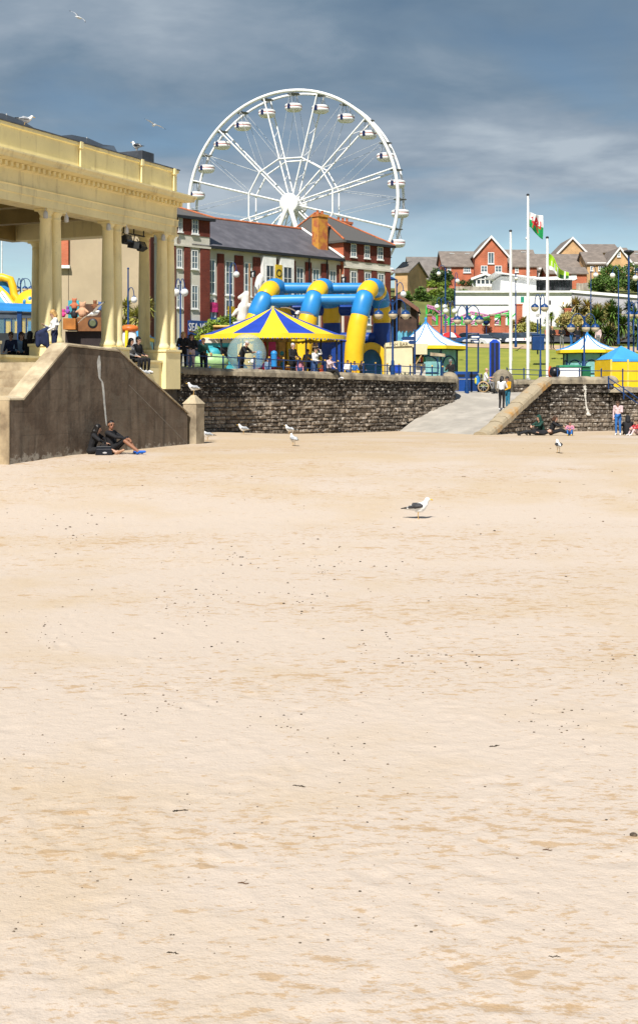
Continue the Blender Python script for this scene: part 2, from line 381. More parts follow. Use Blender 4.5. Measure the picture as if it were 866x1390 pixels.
def stain_mat():
    mt = bpy.data.materials.new('stained_concrete'); mt.use_nodes = True
    nt = mt.node_tree; N = nt.nodes; L = nt.links; bs = N['Principled BSDF']; bs.inputs['Roughness'].default_value = .88
    bs.inputs['Specular IOR Level'].default_value = .25
    tc = N.new('ShaderNodeTexCoord')
    def nz(s, d, off=(0, 0, 0), sc=(1, 1, 1)):
        mp = N.new('ShaderNodeMapping'); mp.inputs['Location'].default_value = off; mp.inputs['Scale'].default_value = sc; L.new(tc.outputs['Object'], mp.inputs[0])
        n = N.new('ShaderNodeTexNoise'); n.inputs['Scale'].default_value = s; n.inputs['Detail'].default_value = d; n.inputs['Roughness'].default_value = .62; L.new(mp.outputs[0], n.inputs[0]); return n.outputs[0]
    def mr(v, a, b, c=0., d=1.):
        n = N.new('ShaderNodeMapRange'); L.new(v, n.inputs[0]); n.inputs[1].default_value = a; n.inputs[2].default_value = b; n.inputs[3].default_value = c; n.inputs[4].default_value = d; return n.outputs[0]
    def mx(f, a, b, bt='MIX'):
        n = N.new('ShaderNodeMixRGB'); n.blend_type = bt
        for i, v in enumerate((f, a, b)):
            if hasattr(v, 'node'): L.new(v, n.inputs[i])
            elif isinstance(v, tuple): n.inputs[i].default_value = (*v, 1)
            else: n.inputs[i].default_value = v
        return n.outputs[0]
    c = mx(mr(nz(1.1, 7), .38, .62), (.105, .076, .055), (.18, .14, .105))
    c = mx(mr(nz(2.2, 6, (3, 0, 0), (1.6, 1.6, .16)), .45, .7, 0, .65), c, (.045, .038, .031))   # runs down the face
    c = mx(mr(nz(3.0, 7, (9, 0, 0), (1.6, 1.6, .3)), .60, .72, 0, .5), c, (.27, .23, .18))
    c = mx(mr(nz(.9, 6, (20, 0, 0), (1, 1, 1.4)), .54, .60, 0, .45), c, (.16, .135, .105))     # worn patches
    c = mx(mr(nz(14, 6, (5, 5, 0)), .60, .70, 0, .5), c, (.05, .042, .034))
    fz = N.new('ShaderNodeSeparateXYZ'); L.new(tc.outputs['Object'], fz.inputs[0])
    f1 = N.new('ShaderNodeMath'); f1.operation = 'MULTIPLY'; L.new(fz.outputs[2], f1.inputs[0]); f1.inputs[1].default_value = 1.55
    f2 = N.new('ShaderNodeMath'); f2.operation = 'FRACT'; L.new(f1.outputs[0], f2.inputs[0])
    f3 = N.new('ShaderNodeMath'); f3.operation = 'MULTIPLY'; L.new(mr(f2.outputs[0], .05, .0, 0, 1), f3.inputs[0]); L.new(mr(nz(1.6, 4, (31, 0, 0)), .42, .6, 0, .55), f3.inputs[1])
    c = mx(f3.outputs[0], c, (.035, .028, .022))          # shutter board lines
    # scuffed lime scum along the sand line
    sp = N.new('ShaderNodeSeparateXYZ'); L.new(tc.outputs['Object'], sp.inputs[0])
    low = mr(sp.outputs[2], .35, .0, 0, .30)
    ad = N.new('ShaderNodeMath'); ad.operation = 'ADD'; L.new(low, ad.inputs[0]); L.new(nz(4.5, 8, (2, 2, 0), (1, 1, 1.4)), ad.inputs[1])
    c = mx(mr(ad.outputs[0], .70, .82, 0, .8), c, (.36, .33, .28))
    L.new(c, bs.inputs['Base Color'])
    bp = N.new('ShaderNodeBump'); bp.inputs['Strength'].default_value = .5; bp.inputs['Distance'].default_value = .02; L.new(nz(9, 7), bp.inputs['Height']); L.new(bp.outputs[0], bs.inputs['Normal'])
    MATS['stained_concrete'] = mt; return mt
STAIN = stain_mat()
# ------------------------------------------------------------------ the sand
def sand_z(x, y):
    z = np.interp(y, [0, 16, 22, 27, 32, 39, 46, 60, 75], [-3.12, -3.08, -2.97, -2.72, -2.33, -1.95, -1.88, -2.02, -2.1])
    return z + .22*np.exp(-((x + 5)/3.2)**2 - ((y - 54.5)/4.0)**2)
def sandz(x, y): return float(sand_z(np.array(float(x)), np.array(float(y))))
def make_sand():
    rows = []
    py = 1470.0
    while py > 577: rows.append(py); py -= 1.9 if py < 1000 else 2.6
    ys = []
    yy = np.linspace(4, 76, 6000); pp = HOR - np.interp(yy, yy, sand_z(0*yy, yy))*FPX/yy
    for p in rows: ys.append(float(np.interp(-p, -pp, yy)))
    ys = np.array([1.0, 3.0] + sorted(ys) + [70, 76]); nc = 470; t = np.linspace(-1, 1, nc)
    t = np.concatenate([[-6, -3, -1.8], t, [1.8, 3, 6]])
    Y = np.repeat(ys[:, None], len(t), 1); X = t[None, :]*(ys[:, None]*.30 + 1.0)
    Z = sand_z(X, Y)
    Z = Z + .010*fbm(X/1.6, Y/1.6, 3, 1) + .06*fbm(X/8, Y/8, 2, 9)
    rough = np.clip(.5 + 1.6*fbm(X/4 + 3, Y/5, 3, 21), 0.1, 1.2)          # trodden and smooth areas
    Z += rough*.009*fbm(X/.35, Y/.35, 4, 31)
    # footprints and scuffs
    g = np.random.default_rng(5); n = 3600
    fy = 6 + 50*g.random(n)**.9; fx = (g.random(n)*2 - 1)*(fy*.29 + .5)
    fa = g.random(n)*math.pi; fd = (.002 + .007*g.random(n)**2); fl = .13 + .10*g.random(n); fw = .06 + .05*g.random(n)
    # tracks: lines of steps
    for k in range(26):
        x0 = (g.random()*2 - 1)*12; y0 = 8 + 40*g.random(); a = g.random()*math.pi*2; i0 = g.integers(0, n - 40); st = .62
        for j in range(36):
            x0 += math.cos(a)*st; y0 += math.sin(a)*st; a += g.normal()*.05
            s = 1 if j % 2 else -1
            fx[i0+j] = x0 - math.sin(a)*.11*s; fy[i0+j] = y0 + math.cos(a)*.11*s; fa[i0+j] = a; fd[i0+j] = .009; fl[i0+j] = .15; fw[i0+j] = .06
    tt = t
    for i in range(n):
        r0 = np.searchsorted(ys, fy[i] - .4); r1 = np.searchsorted(ys, fy[i] + .4)
        if r1 <= r0: continue
        w = (fy[i]*.30 + 1.0); c0 = np.searchsorted(tt, (fx[i] - .5)/w); c1 = np.searchsorted(tt, (fx[i] + .5)/w) + 1
        dx = X[r0:r1, c0:c1] - fx[i]; dy = Y[r0:r1, c0:c1] - fy[i]; ca, sa = math.cos(fa[i]), math.sin(fa[i])
        q = ((dx*ca + dy*sa)/fl[i])**2 + ((-dx*sa + dy*ca)/fw[i])**2
        Z[r0:r1, c0:c1] += -fd[i]*np.exp(-q*1.2) + fd[i]*.55*np.exp(-(np.sqrt(q) - 1.5)**2*3)
    V = np.stack([X, Y, Z], -1).reshape(-1, 3); nr, ncol = X.shape
    i = np.arange(nr*ncol).reshape(nr, ncol)
    F = np.stack([i[:-1, :-1], i[:-1, 1:], i[1:, 1:], i[1:, :-1]], -1).reshape(-1, 4)
    me = bpy.data.meshes.new('sand'); me.vertices.add(len(V)); me.vertices.foreach_set('co', V.ravel())
    me.loops.add(F.size); me.loops.foreach_set('vertex_index', F.ravel().astype(np.int32)); me.polygons.add(len(F))
    me.polygons.foreach_set('loop_start', (np.arange(len(F))*4).astype(np.int32)); me.polygons.foreach_set('use_smooth', [True]*len(F)); me.update(calc_edges=True)
    o = bpy.data.objects.new('sand', me); COL.objects.link(o); struct(o)
    mt = bpy.data.materials.new('beach_sand'); mt.use_nodes = True; me.materials.append(mt)
    nt = mt.node_tree; N = nt.nodes; L = nt.links; bs = N['Principled BSDF']; bs.inputs['Roughness'].default_value = .95; bs.inputs['Specular IOR Level'].default_value = .15
    tc = N.new('ShaderNodeTexCoord')
    def nz(s, d, off=(0, 0, 0), sc=(1, 1, 1), ro=.6):
        mp = N.new('ShaderNodeMapping'); mp.inputs['Location'].default_value = off; mp.inputs['Scale'].default_value = sc; L.new(tc.outputs['Object'], mp.inputs[0])
        k = N.new('ShaderNodeTexNoise'); k.inputs['Scale'].default_value = s; k.inputs['Detail'].default_value = d; k.inputs['Roughness'].default_value = ro; L.new(mp.outputs[0], k.inputs[0]); return k.outputs[0]
    def mr(v, a, b, c=0., d=1.):
        k = N.new('ShaderNodeMapRange'); L.new(v, k.inputs[0]); k.inputs[1].default_value = a; k.inputs[2].default_value = b; k.inputs[3].default_value = c; k.inputs[4].default_value = d; return k.outputs[0]
    def mx(f, a, b):
        k = N.new('ShaderNodeMixRGB')
        for j, v in enumerate((f, a, b)):
            if hasattr(v, 'node'): L.new(v, k.inputs[j])
            elif isinstance(v, tuple): k.inputs[j].default_value = (*v, 1)
            else: k.inputs[j].default_value = v
        return k.outputs[0]
    def add(a, b):
        k = N.new('ShaderNodeMath'); k.operation = 'ADD'; L.new(a, k.inputs[0]); L.new(b, k.inputs[1]); return k.outputs[0]
    def mul(a, b):
        k = N.new('ShaderNodeMath'); k.operation = 'MULTIPLY'; L.new(a, k.inputs[0])
        if hasattr(b, 'node'): L.new(b, k.inputs[1])
        else: k.inputs[1].default_value = b
        return k.outputs[0]
    pale = SAND_PALE; ochre = SAND_OCHRE; damp = SAND_DAMP
    sp = N.new('ShaderNodeSeparateXYZ'); L.new(tc.outputs['Object'], sp.inputs[0])
    up = mr(sp.outputs[1], 26, 42, 0, 1)                                    # coarser, yellower sand up the beach
    f = mr(add(nz(.35, 5), mul(up, .22)), .50, .78)
    c = mx(f, pale, ochre)
    # kicked-up darker sand: small patches, denser in trodden bands
    band = mr(nz(.22, 4, (5, 5, 0), (.35, 1, 1)), .44, .60)
    p = nz(5.5, 7, (0, 0, 0), (.55, 1, 1), .68)
    pk = mr(add(p, mul(band, .10)), .645, .70, 0, .75)
    c = mx(pk, c, damp)
    c = mx(mr(add(nz(17, 5, (3, 1, 0), (.5, 1, 1), .7), mul(band, .10)), .64, .70, 0, .7), c, damp)
    c = mx(mr(nz(60, 2), .60, .75, 0, .35), c, (.30, .20, .11))
    L.new(c, bs.inputs['Base Color'])
    bp = N.new('ShaderNodeBump'); bp.inputs['Strength'].default_value = .55; bp.inputs['Distance'].default_value = .03
    L.new(add(nz(9, 6), mul(nz(45, 3), .3)), bp.inputs['Height']); L.new(bp.outputs[0], bs.inputs['Normal'])
    return o
SAND_PALE = (.505, .424, .350); SAND_OCHRE = (.475, .372, .258); SAND_DAMP = (.395, .265, .145)
make_sand()
# ------------------------------------------------------------------ the land behind the sea wall
BX = [-80, -40, -30, -5.46, -5.40, 7.0, 7.3, 12.2, 12.26, 40, 90, 300]
BY = [20, 20, 20, 50.3, 53.75, 69.45, 72.2, 73.2, 65.0, 68.2, 70, 70]
def landz(x, y):
    P = np.interp(x, [-30, -6.5, -5, 7, 100], [.9, .9, .5, -.19, -.19])
    yr = [74, 86, 120, 140, 152, 172, 186, 200, 215, 260, 400, 3000]; zr = [0, .3, 3.75, 4.8, 6.2, 8.2, 12.8, 14.2, 16.4, 19.3, 23, 20]
    yl = [72, 112, 150, 200, 400, 3000]; zl = [0, 1.7, 3.2, 6, 8, 6]
    w = np.clip((x + 18)/24., 0, 1); w = w*w*(3 - 2*w)
    return P*np.clip((110 - y)/30., 0, 1) + np.interp(y, yr, zr)*w + np.interp(y, yl, zl)*(1 - w)
def lz(x, y): return float(landz(np.array(float(x)), np.array(float(y))))
GRASSY = mat('hillside_grass', (.16, .17, .045), .95, scale=.35, col2=(.10, .115, .03), bump=.6, bscale=5)
LAWN = mat('mown_lawn', (.27, .275, .040), .95, scale=.5, col2=(.20, .225, .030), bump=.5, bscale=14)
PAVE = mat('pavement', (.36, .33, .29), .9, .1, .8, bump=.2, bscale=12)
RAMPM = mat('ramp_concrete', (.41, .375, .325), .9, .10, .9, bump=.25, bscale=14)
PATHM = mat('path_gravel', (.50, .36, .23), .95, .1, 1)
ASPH = mat('asphalt', (.06, .06, .062), .9, .15, 1)
def sheet(name, xs, yfun0, yfun1, ny, dz, m, zf=landz):
    vs = []; fs = []
    for i, x in enumerate(xs):
        a, b = yfun0(x), yfun1(x)
        for j in range(ny + 1):
            y = a + (b - a)*(j/ny); vs.append((x, y, float(zf(np.array(x), np.array(y))) + dz))
    k = ny + 1
    for i in range(len(xs) - 1):
        for j in range(ny): fs.append((i*k + j, (i+1)*k + j, (i+1)*k + j + 1, i*k + j + 1))
    mb = MB(); mb.raw(vs, fs, 0, True); return struct(mb.build(name, m))
def make_land():
    xs = sorted(set(list(np.linspace(-80, 60, 90)) + BX + [-300, 120, 180, 300])); xs = [x for x in xs if x >= -80] ; xs = [-300, -150] + xs
    ysr = [0, .02, .06, .1] + list(np.linspace(.14, 1, 2))
    rows = [0, 2, 4, 7, 10, 14, 18, 22, 26, 30, 36, 42, 48, 54, 60, 66, 72, 78, 84, 90, 96, 102, 110, 118, 126, 134, 142, 150, 160, 175, 200, 250, 330, 600, 1200, 2600]
    vs = []; fs = []
    for x in xs:
        y0 = float(np.interp(x, BX, BY))
        for r in rows:
            y = y0 + r*(1 if r < 100 else 1); z = float(landz(np.array(x), np.array(y))) - .012
            if y > 152: z += .3*noise.noise(Vector((x*.12, y*.12, 0)))*min(1, (y - 152)/12)
            vs.append((x, y, z))
    k = len(rows)
    for i in range(len(xs) - 1):
        for j in range(k - 1): fs.append((i*k + j, (i+1)*k + j, (i+1)*k + j + 1, i*k + j + 1))
    mb = MB(); mb.raw(vs, fs, 0, True); struct(mb.build('hill', GRASSY))
    f0 = lambda x: float(np.interp(x, BX, BY))
    xs1 = sorted(set(list(np.linspace(-40, 7, 60)) + [-30, -5.46, -5.40]))
    sheet('promenade', xs1, f0, lambda x: 96, 30, .03, PAVE)
    xs2 = sorted(set(list(np.linspace(7.02, 60, 60)) + [7.3, 12.2, 12.26]))
    sheet('promenade', xs2, f0, lambda x: 75.2, 4, .03, PAVE)
    sheet('lawn', list(np.linspace(7.02, 60, 50)), lambda x: 75.2, lambda x: 121, 40, .26, LAWN) if False else None
    sheet('lawn', list(np.linspace(6, 60, 60)), lambda x: 75.2, lambda x: 128 - .22*x, 60, .30, LAWN)
    sheet('path', list(np.linspace(-10, 60, 60)), lambda x: 121.5 - .42*x, lambda x: 127.5 - .42*x, 6, .34, PATHM)
    sheet('car_park', list(np.linspace(-2, 70, 60)), lambda x: 134, lambda x: 150, 10, .30, ASPH)
make_land()
# ramp
def make_ramp():
    A = W(538, 589.5, 64.3); B = W(657, 590.5, 58.0); C = W(742, 533, 73.4); D = W(609, 532.8, 70.6)
    A.z = -2.16; B.z = -2.06; C.z = -.17; D.z = -.17
    vs = []; fs = []; n = 14
    for i in range(n + 1):
        for j in range(n + 1):
            u, v = i/n, j/n; p = (A*(1-u) + B*u)*(1-v) + (D*(1-u) + C*u)*v; vs.append(p)
    for i in range(n):
        for j in range(n): k = i*(n+1) + j; fs.append((k, k+n+1, k+n+2, k+1))
    mb = MB(); mb.raw(vs, fs, 0, True); struct(mb.build('ramp', RAMPM))
    return A, B, C, D
RA, RB, RC, RD = make_ramp()
def rampz(x, y):
    b = None
    for i in range(41):
        for j in range(41):
            u, v = i/40, j/40; p = (RA*(1-u) + RB*u)*(1-v) + (RD*(1-u) + RC*u)*v
            d = (p.x - x)**2 + (p.y - y)**2
            if b is None or d < b[0]: b = (d, p.z)
    return b[1]
# ------------------------------------------------------------------ stone walls
def masonry(mb, a0, a1, zb, zt, h=.185, lmin=.14, lmax=.46, seed=1, back=.3):
    """coursed rubble in the frame of mb: a along, b outwards, c up"""
    g = random.Random(seed); zlo = min(zb(a0), zb(a1)); z = zlo
    n = 24
    mb.raw([(a0, 0, zlo)] and [(a0, 0, zb(a0)), (a1, 0, zb(a1)), (a1, 0, zt(a1)), (a0, 0, zt(a0)), (a0, -back, zb(a0)), (a1, -back, zb(a1)), (a1, -back, zt(a1)), (a0, -back, zt(a0))],
           [(0, 1, 2, 3), (4, 5, 6, 7), (0, 1, 5, 4), (1, 2, 6, 5), (2, 3, 7, 6), (3, 0, 4, 7)], 1)
    zmax = max(zt(a0), zt(a1)); r = 0
    while z < zmax - .02:
        hh = h*g.uniform(.8, 1.25); a = a0 + g.uniform(-.3, 0); r += 1
        while a < a1:
            l = g.uniform(lmin, lmax)*(1.5 if g.random() < .15 else 1); x0, x1 = max(a, a0), min(a + l, a1); a += l
            if x1 - x0 < .06: continue
            top = min(z + hh, min(zt(x0), zt(x1))); bot = max(z, min(zb(x0), zb(x1)))
            if top - bot < .05: continue
            d = g.uniform(.02, .13); gp = .012; j = lambda s: g.uniform(-s, s)
            X0, X1, Z0, Z1 = x0 + gp, x1 - gp, bot + gp, top - gp
            ins = min(.05, (X1 - X0)*.2, (Z1 - Z0)*.25)
            B_ = [(X0, -.02, Z0), (X1, -.02, Z0), (X1, -.02, Z1), (X0, -.02, Z1)]
            M_ = [(X0 + j(.008), d*.5, Z0), (X1 + j(.008), d*.5, Z0), (X1 + j(.008), d*.5, Z1), (X0 + j(.008), d*.5, Z1)]
            F_ = [(X0 + ins + j(.02), d + j(.02), Z0 + ins + j(.015)), (X1 - ins + j(.02), d + j(.02), Z0 + ins + j(.015)), (X1 - ins + j(.02), d + j(.02), Z1 - ins + j(.015)), (X0 + ins + j(.02), d + j(.02), Z1 - ins + j(.015))]
            q = []
            for s in (0, 4):
                for k in range(4): q.append((s + k, s + (k+1) % 4, s + 4 + (k+1) % 4, s + 4 + k))
            mb.raw(B_ + M_ + F_, q + [(8, 9, 10, 11)], 0)
        z += hh
def coping(mb, pts, wid, th, seed=2, seg=.7, m=0, nprof=9):
    """rounded coping stones butted end to end along pts; pts carry the top of the wall"""
    g = random.Random(seed)
    for p, q in zip(pts[:-1], pts[1:]):
        p, q = Vector(p), Vector(q); L_ = (q - p).length; k = max(1, round(L_/seg)); t = (q - p)/k
        d = Vector((t.x, t.y, 0)).normalized(); n = Vector((d.y, -d.x, 0)); up = t.normalized().cross(n); up = up if up.z > 0 else -up
        for i in range(k):
            a = p + t*i; b = p + t*(i + 1); e = t.normalized()*.006; vs = []; w = wid*g.uniform(.94, 1.06); h = th*g.uniform(.93, 1.07)
            rings = 4
            for s in range(rings + 1):
                c = a + e + (b - a - 2*e)*(s/rings); sc = .965 if s in (0, rings) else 1
                for y in range(nprof):
                    an = math.pi*y/(nprof - 1); ca = math.copysign(abs(math.cos(an))**.7, math.cos(an)); sa = math.sin(an)**.6 if 0 < y < nprof-1 else 0
                    jj = g.uniform(.975, 1.02)
                    vs.append(c + n*(ca*w/2*sc*jj) + up*(-th*.15 + (sa*h*sc)*jj))
            fs = []
            for s in range(rings):
                for y in range(nprof - 1): fs.append((s*nprof + y, s*nprof + y + 1, (s+1)*nprof + y + 1, (s+1)*nprof + y))
                fs.append((s*nprof, (s+1)*nprof, (s+1)*nprof + nprof - 1, s*nprof + nprof - 1))
            fs += [tuple(range(nprof)), tuple(range(rings*nprof, (rings+1)*nprof))]
            mb.raw(vs, fs, m, False)
SA = Vector((-5.52, 53.4, 0)); SB = Vector((7.0, 69.2, 0)); SU = (SB - SA).normalized(); SL = (SB - SA).length
MS = frame(SA, SU)
capS = lambda a: .95 - .26*a/SL              # top of the coping
def make_sea_wall():
    t = thing('sea_wall', 'long dark coursed rubble sea wall with rounded coping below the striped carousel', 'wall', SA + Vector((0, 0, -1.7)))
    mb = MB(MS); masonry(mb, -2.6, SL, lambda a: -2.5, lambda a: capS(a) - .30, seed=3, back=.5); mb.build('masonry', [STONE, MORTAR], t)
    mb = MB(); coping(mb, [MS @ Vector((-2.6, -.16, capS(-2.6) - .30)), MS @ Vector((SL, -.16, capS(SL) - .30))], .66, .32, 4); mb.build('coping', COPE, t)
    # the end of the wall turns inland beside the ramp
    M2 = frame(SB, (0.12, 1)); mb = MB(M2); masonry(mb, .0, 2.6, lambda a: -2.4, lambda a: .42, seed=8, back=.5); mb.build('masonry', [STONE, MORTAR], t)
    b = MB(); b.ball(SB + Vector((-.15, .45, .42)), (.50, .50, .50), 16, 0, 0, 90); b.lathe([(.50, -.5), (.50, 0)], 16, SB + Vector((-.15, .45, .42)), caps=False)
    b.build('end_stone', COPE, t)
make_sea_wall()
def make_railing():
    t = thing('railing', 'dark iron post and rail fence with gold knobs along the top of the sea wall', 'railing', MS @ Vector((0, -.36, .7)))
    for k in range(22):
        a = -1.2 + k*.99
        if a > SL - .2: break
        z = capS(a) - .14; h = .63 - .05*a/SL; mb = MB(MS); mb.tube([(a, -.28, z), (a, -.28, z + h)], .035, 8); mb.ball((a, -.28, z + h + .035), .05, 8, 1); mb.build('post', [NAVY, GOLD], t)
    for f in (.92, .42):
        mb = MB(MS); mb.tube([(a, -.28, capS(a) - .14 + f*(.63 - .05*a/SL)) for a in np.linspace(-1.5, SL - .9, 12)], .024 if f > .5 else .016, 6); mb.build('rail', NAVY, t)
make_railing()
# right hand wall of the ramp, in two runs
QA = W(664, 586, 58.6); QB = W(745, 512, 64.3); QC = W(833, 513.5, 65.6)
def make_ramp_wall():
    t = thing('ramp_wall', 'dark stone wall with pale sloping coping on the right of the ramp', 'wall', (QB.x, QB.y, -2.0))
    # sloping run
    a, b = Vector((QA.x, QA.y, 0)), Vector((QB.x, QB.y, 0)); u = (b - a); l = u.length; M = frame(a, u)
    z0 = ZP(582, 58.6) ; z1 = ZP(510, 64.3)
    top = lambda s: (z0 + (z1 - z0)*min(1, max(0, s/l)))
    mb = MB(M); masonry(mb, 0, l, lambda s: -2.5, lambda s: top(s) - .34, seed=11, back=.5); mb.build('masonry', [STONE, MORTAR], t)
    mb = MB(); coping(mb, [M @ Vector((-.5, -.2, z0 - .42)), M @ Vector((0, -.2, z0 - .36)), M @ Vector((l - .55, -.2, top(l - .55) - .30)), M @ Vector((l, -.2, z1 - .32))], .80, .36, 14, 0.62); mb.build('coping', COPEO, t)
    mb = MB(M); mb.box(-.85, .25, -.62, .30, -2.3, z0 - .40); mb.build('kerb_stone', CONCL, t, bev=.03)
    # level run
    c = Vector((QC.x, QC.y, 0)); u2 = c - b; l2 = u2.length; M2 = frame(b, u2)
    mb = MB(M2); masonry(mb, 0, l2, lambda s: -2.5, lambda s: z1 - .34, seed=12, back=.5); mb.build('masonry', [STONE, MORTAR], t)
    mb = MB(); coping(mb, [M2 @ Vector((-.1, -.2, z1 - .33)), M2 @ Vector((l2, -.2, z1 - .33))], .74, .36, 15, .62); mb.build('coping', COPE, t)
    b2 = MB(); b2.ball(M2 @ Vector((l2, -.2, z1 - .33)), (.37, .37, .36), 14, 0, 0, 90); b2.build('end_stone', COPE, t)
    # lime run down the face
    mb = MB(M2); a0 = 1.95
    pts = [(a0 - .02, -.38), (a0 + .13, -.75), (a0 + .02, -1.0), (a0 + .10, -1.35), (a0 + .28, -1.62)]
    pts = [(a0, z1 - .40), (a0 + .05, z1 - .75), (a0 + .06, z1 - 1.1), (a0 + .10, z1 - 1.45), (a0 + .26, z1 - 1.95)]
    g_ = random.Random(4); vs = []; dn = []
    for i in range(41):
        f = i/40*4; k = min(3, int(f)); q = f - k; a_ = pts[k][0]*(1-q) + pts[k+1][0]*q; c_ = pts[k][1]*(1-q) + pts[k+1][1]*q; w_ = (.13, .10, .035, .05, .13)[k]*(1-q) + (.10, .035, .05, .13, .13)[k]*q
        vs += [(a_ - w_*g_.uniform(.5, 1.2), .07, c_), (a_, .135, c_), (a_ + w_*g_.uniform(.5, 1.2), .07, c_)]
    mb.raw(vs, [(3*i + j, 3*i + j + 1, 3*i + j + 4, 3*i + j + 3) for i in range(40) for j in range(2)], 0, True); mb.build('lime_run', mat('lime_white', (.62, .60, .55), .9, .15, 4, bump=.6), t)
    # the further run behind the steps
    M3 = frame(M2 @ Vector((l2 - .3, -0.12, 0)), (1, .08)); mb = MB(M3); masonry(mb, 0, 12, lambda s: -2.5, lambda s: .0 - .10, seed=13, back=.5); mb.build('masonry', [STONE, MORTAR], t)
    mb = MB(); coping(mb, [M3 @ Vector((0, -.2, -.14)), M3 @ Vector((12, -.2, -.14))], .7, .3, 16, .62); mb.build('coping', COPE, t)
    return M2, l2, z1
MQ, QL, QZ = make_ramp_wall()
def rail_run(label, pts, h, sp, name='railing', cat='railing', lo=.5):
    t = thing(name, label, cat, pts[0])
    for p, q in zip(pts[:-1], pts[1:]):
        p, q = Vector(p), Vector(q); k = max(1, round((q - p).length/sp))
        for i in range(k + 1):
            c = p + (q - p)*i/k; mb = MB(); mb.tube([c, c + Vector((0, 0, h))], .035, 8); mb.ball(c + Vector((0, 0, h + .03)), .045, 8); mb.build('post', NAVY, t)
        for f in (.95, lo):
            mb = MB(); mb.tube([p + Vector((0, 0, h*f)), q + Vector((0, 0, h*f))], .024, 6); mb.build('rail', NAVY, t)
    return t
rail_run('navy railing on the level stone wall in front of the yellow tent', [MQ @ Vector((.9, -.7, -.15)), MQ @ Vector((QL + 6, -.7, -.15))], 1.12, 1.25)
rail_run('short sloping handrail of the beach steps in front of the yellow tent', [W(826, 512, 64.6) - Vector((0, 0, .55)), W(868, 541, 62) - Vector((0, 0, .55))], .55, 1.6)
def make_rear_wall():
    a = Vector((XP(668, 73.6), 73.6, 0)); b = Vector((XP(752, 73.6), 74.0, 0)); M = frame(a, b - a); l = (b - a).length; zt = ZP(514, 73.6)
    t = thing('retaining_wall', 'low stone wall across the head of the ramp beside the wheelchair user', 'wall', a + Vector((l/2, 0, -.2)))
    mb = MB(M); masonry(mb, 0, l, lambda s: -.5, lambda s: zt - .26, h=.19, seed=17, back=.5); mb.build('masonry', [STONE, MORTAR], t)
    mb = MB(); coping(mb, [M @ Vector((0, -.2, zt - .27)), M @ Vector((l, -.2, zt - .27))], .6, .30, 18, .65); mb.build('coping', COPE, t)
    b2 = MB(); c = W(682, 517, 73.5); b2.ball(c, (.62, .5, .66), 16, 0, 0, 90); b2.lathe([(.62, -.9), (.62, 0)], 16, c, caps=False); b2.build('end_stone', COPE, t)
    rail_run('navy railing along the lawn edge above the head of the ramp', [W(688, 515, 74.6), W(757, 517, 75)], .62, 1.1)
make_rear_wall()
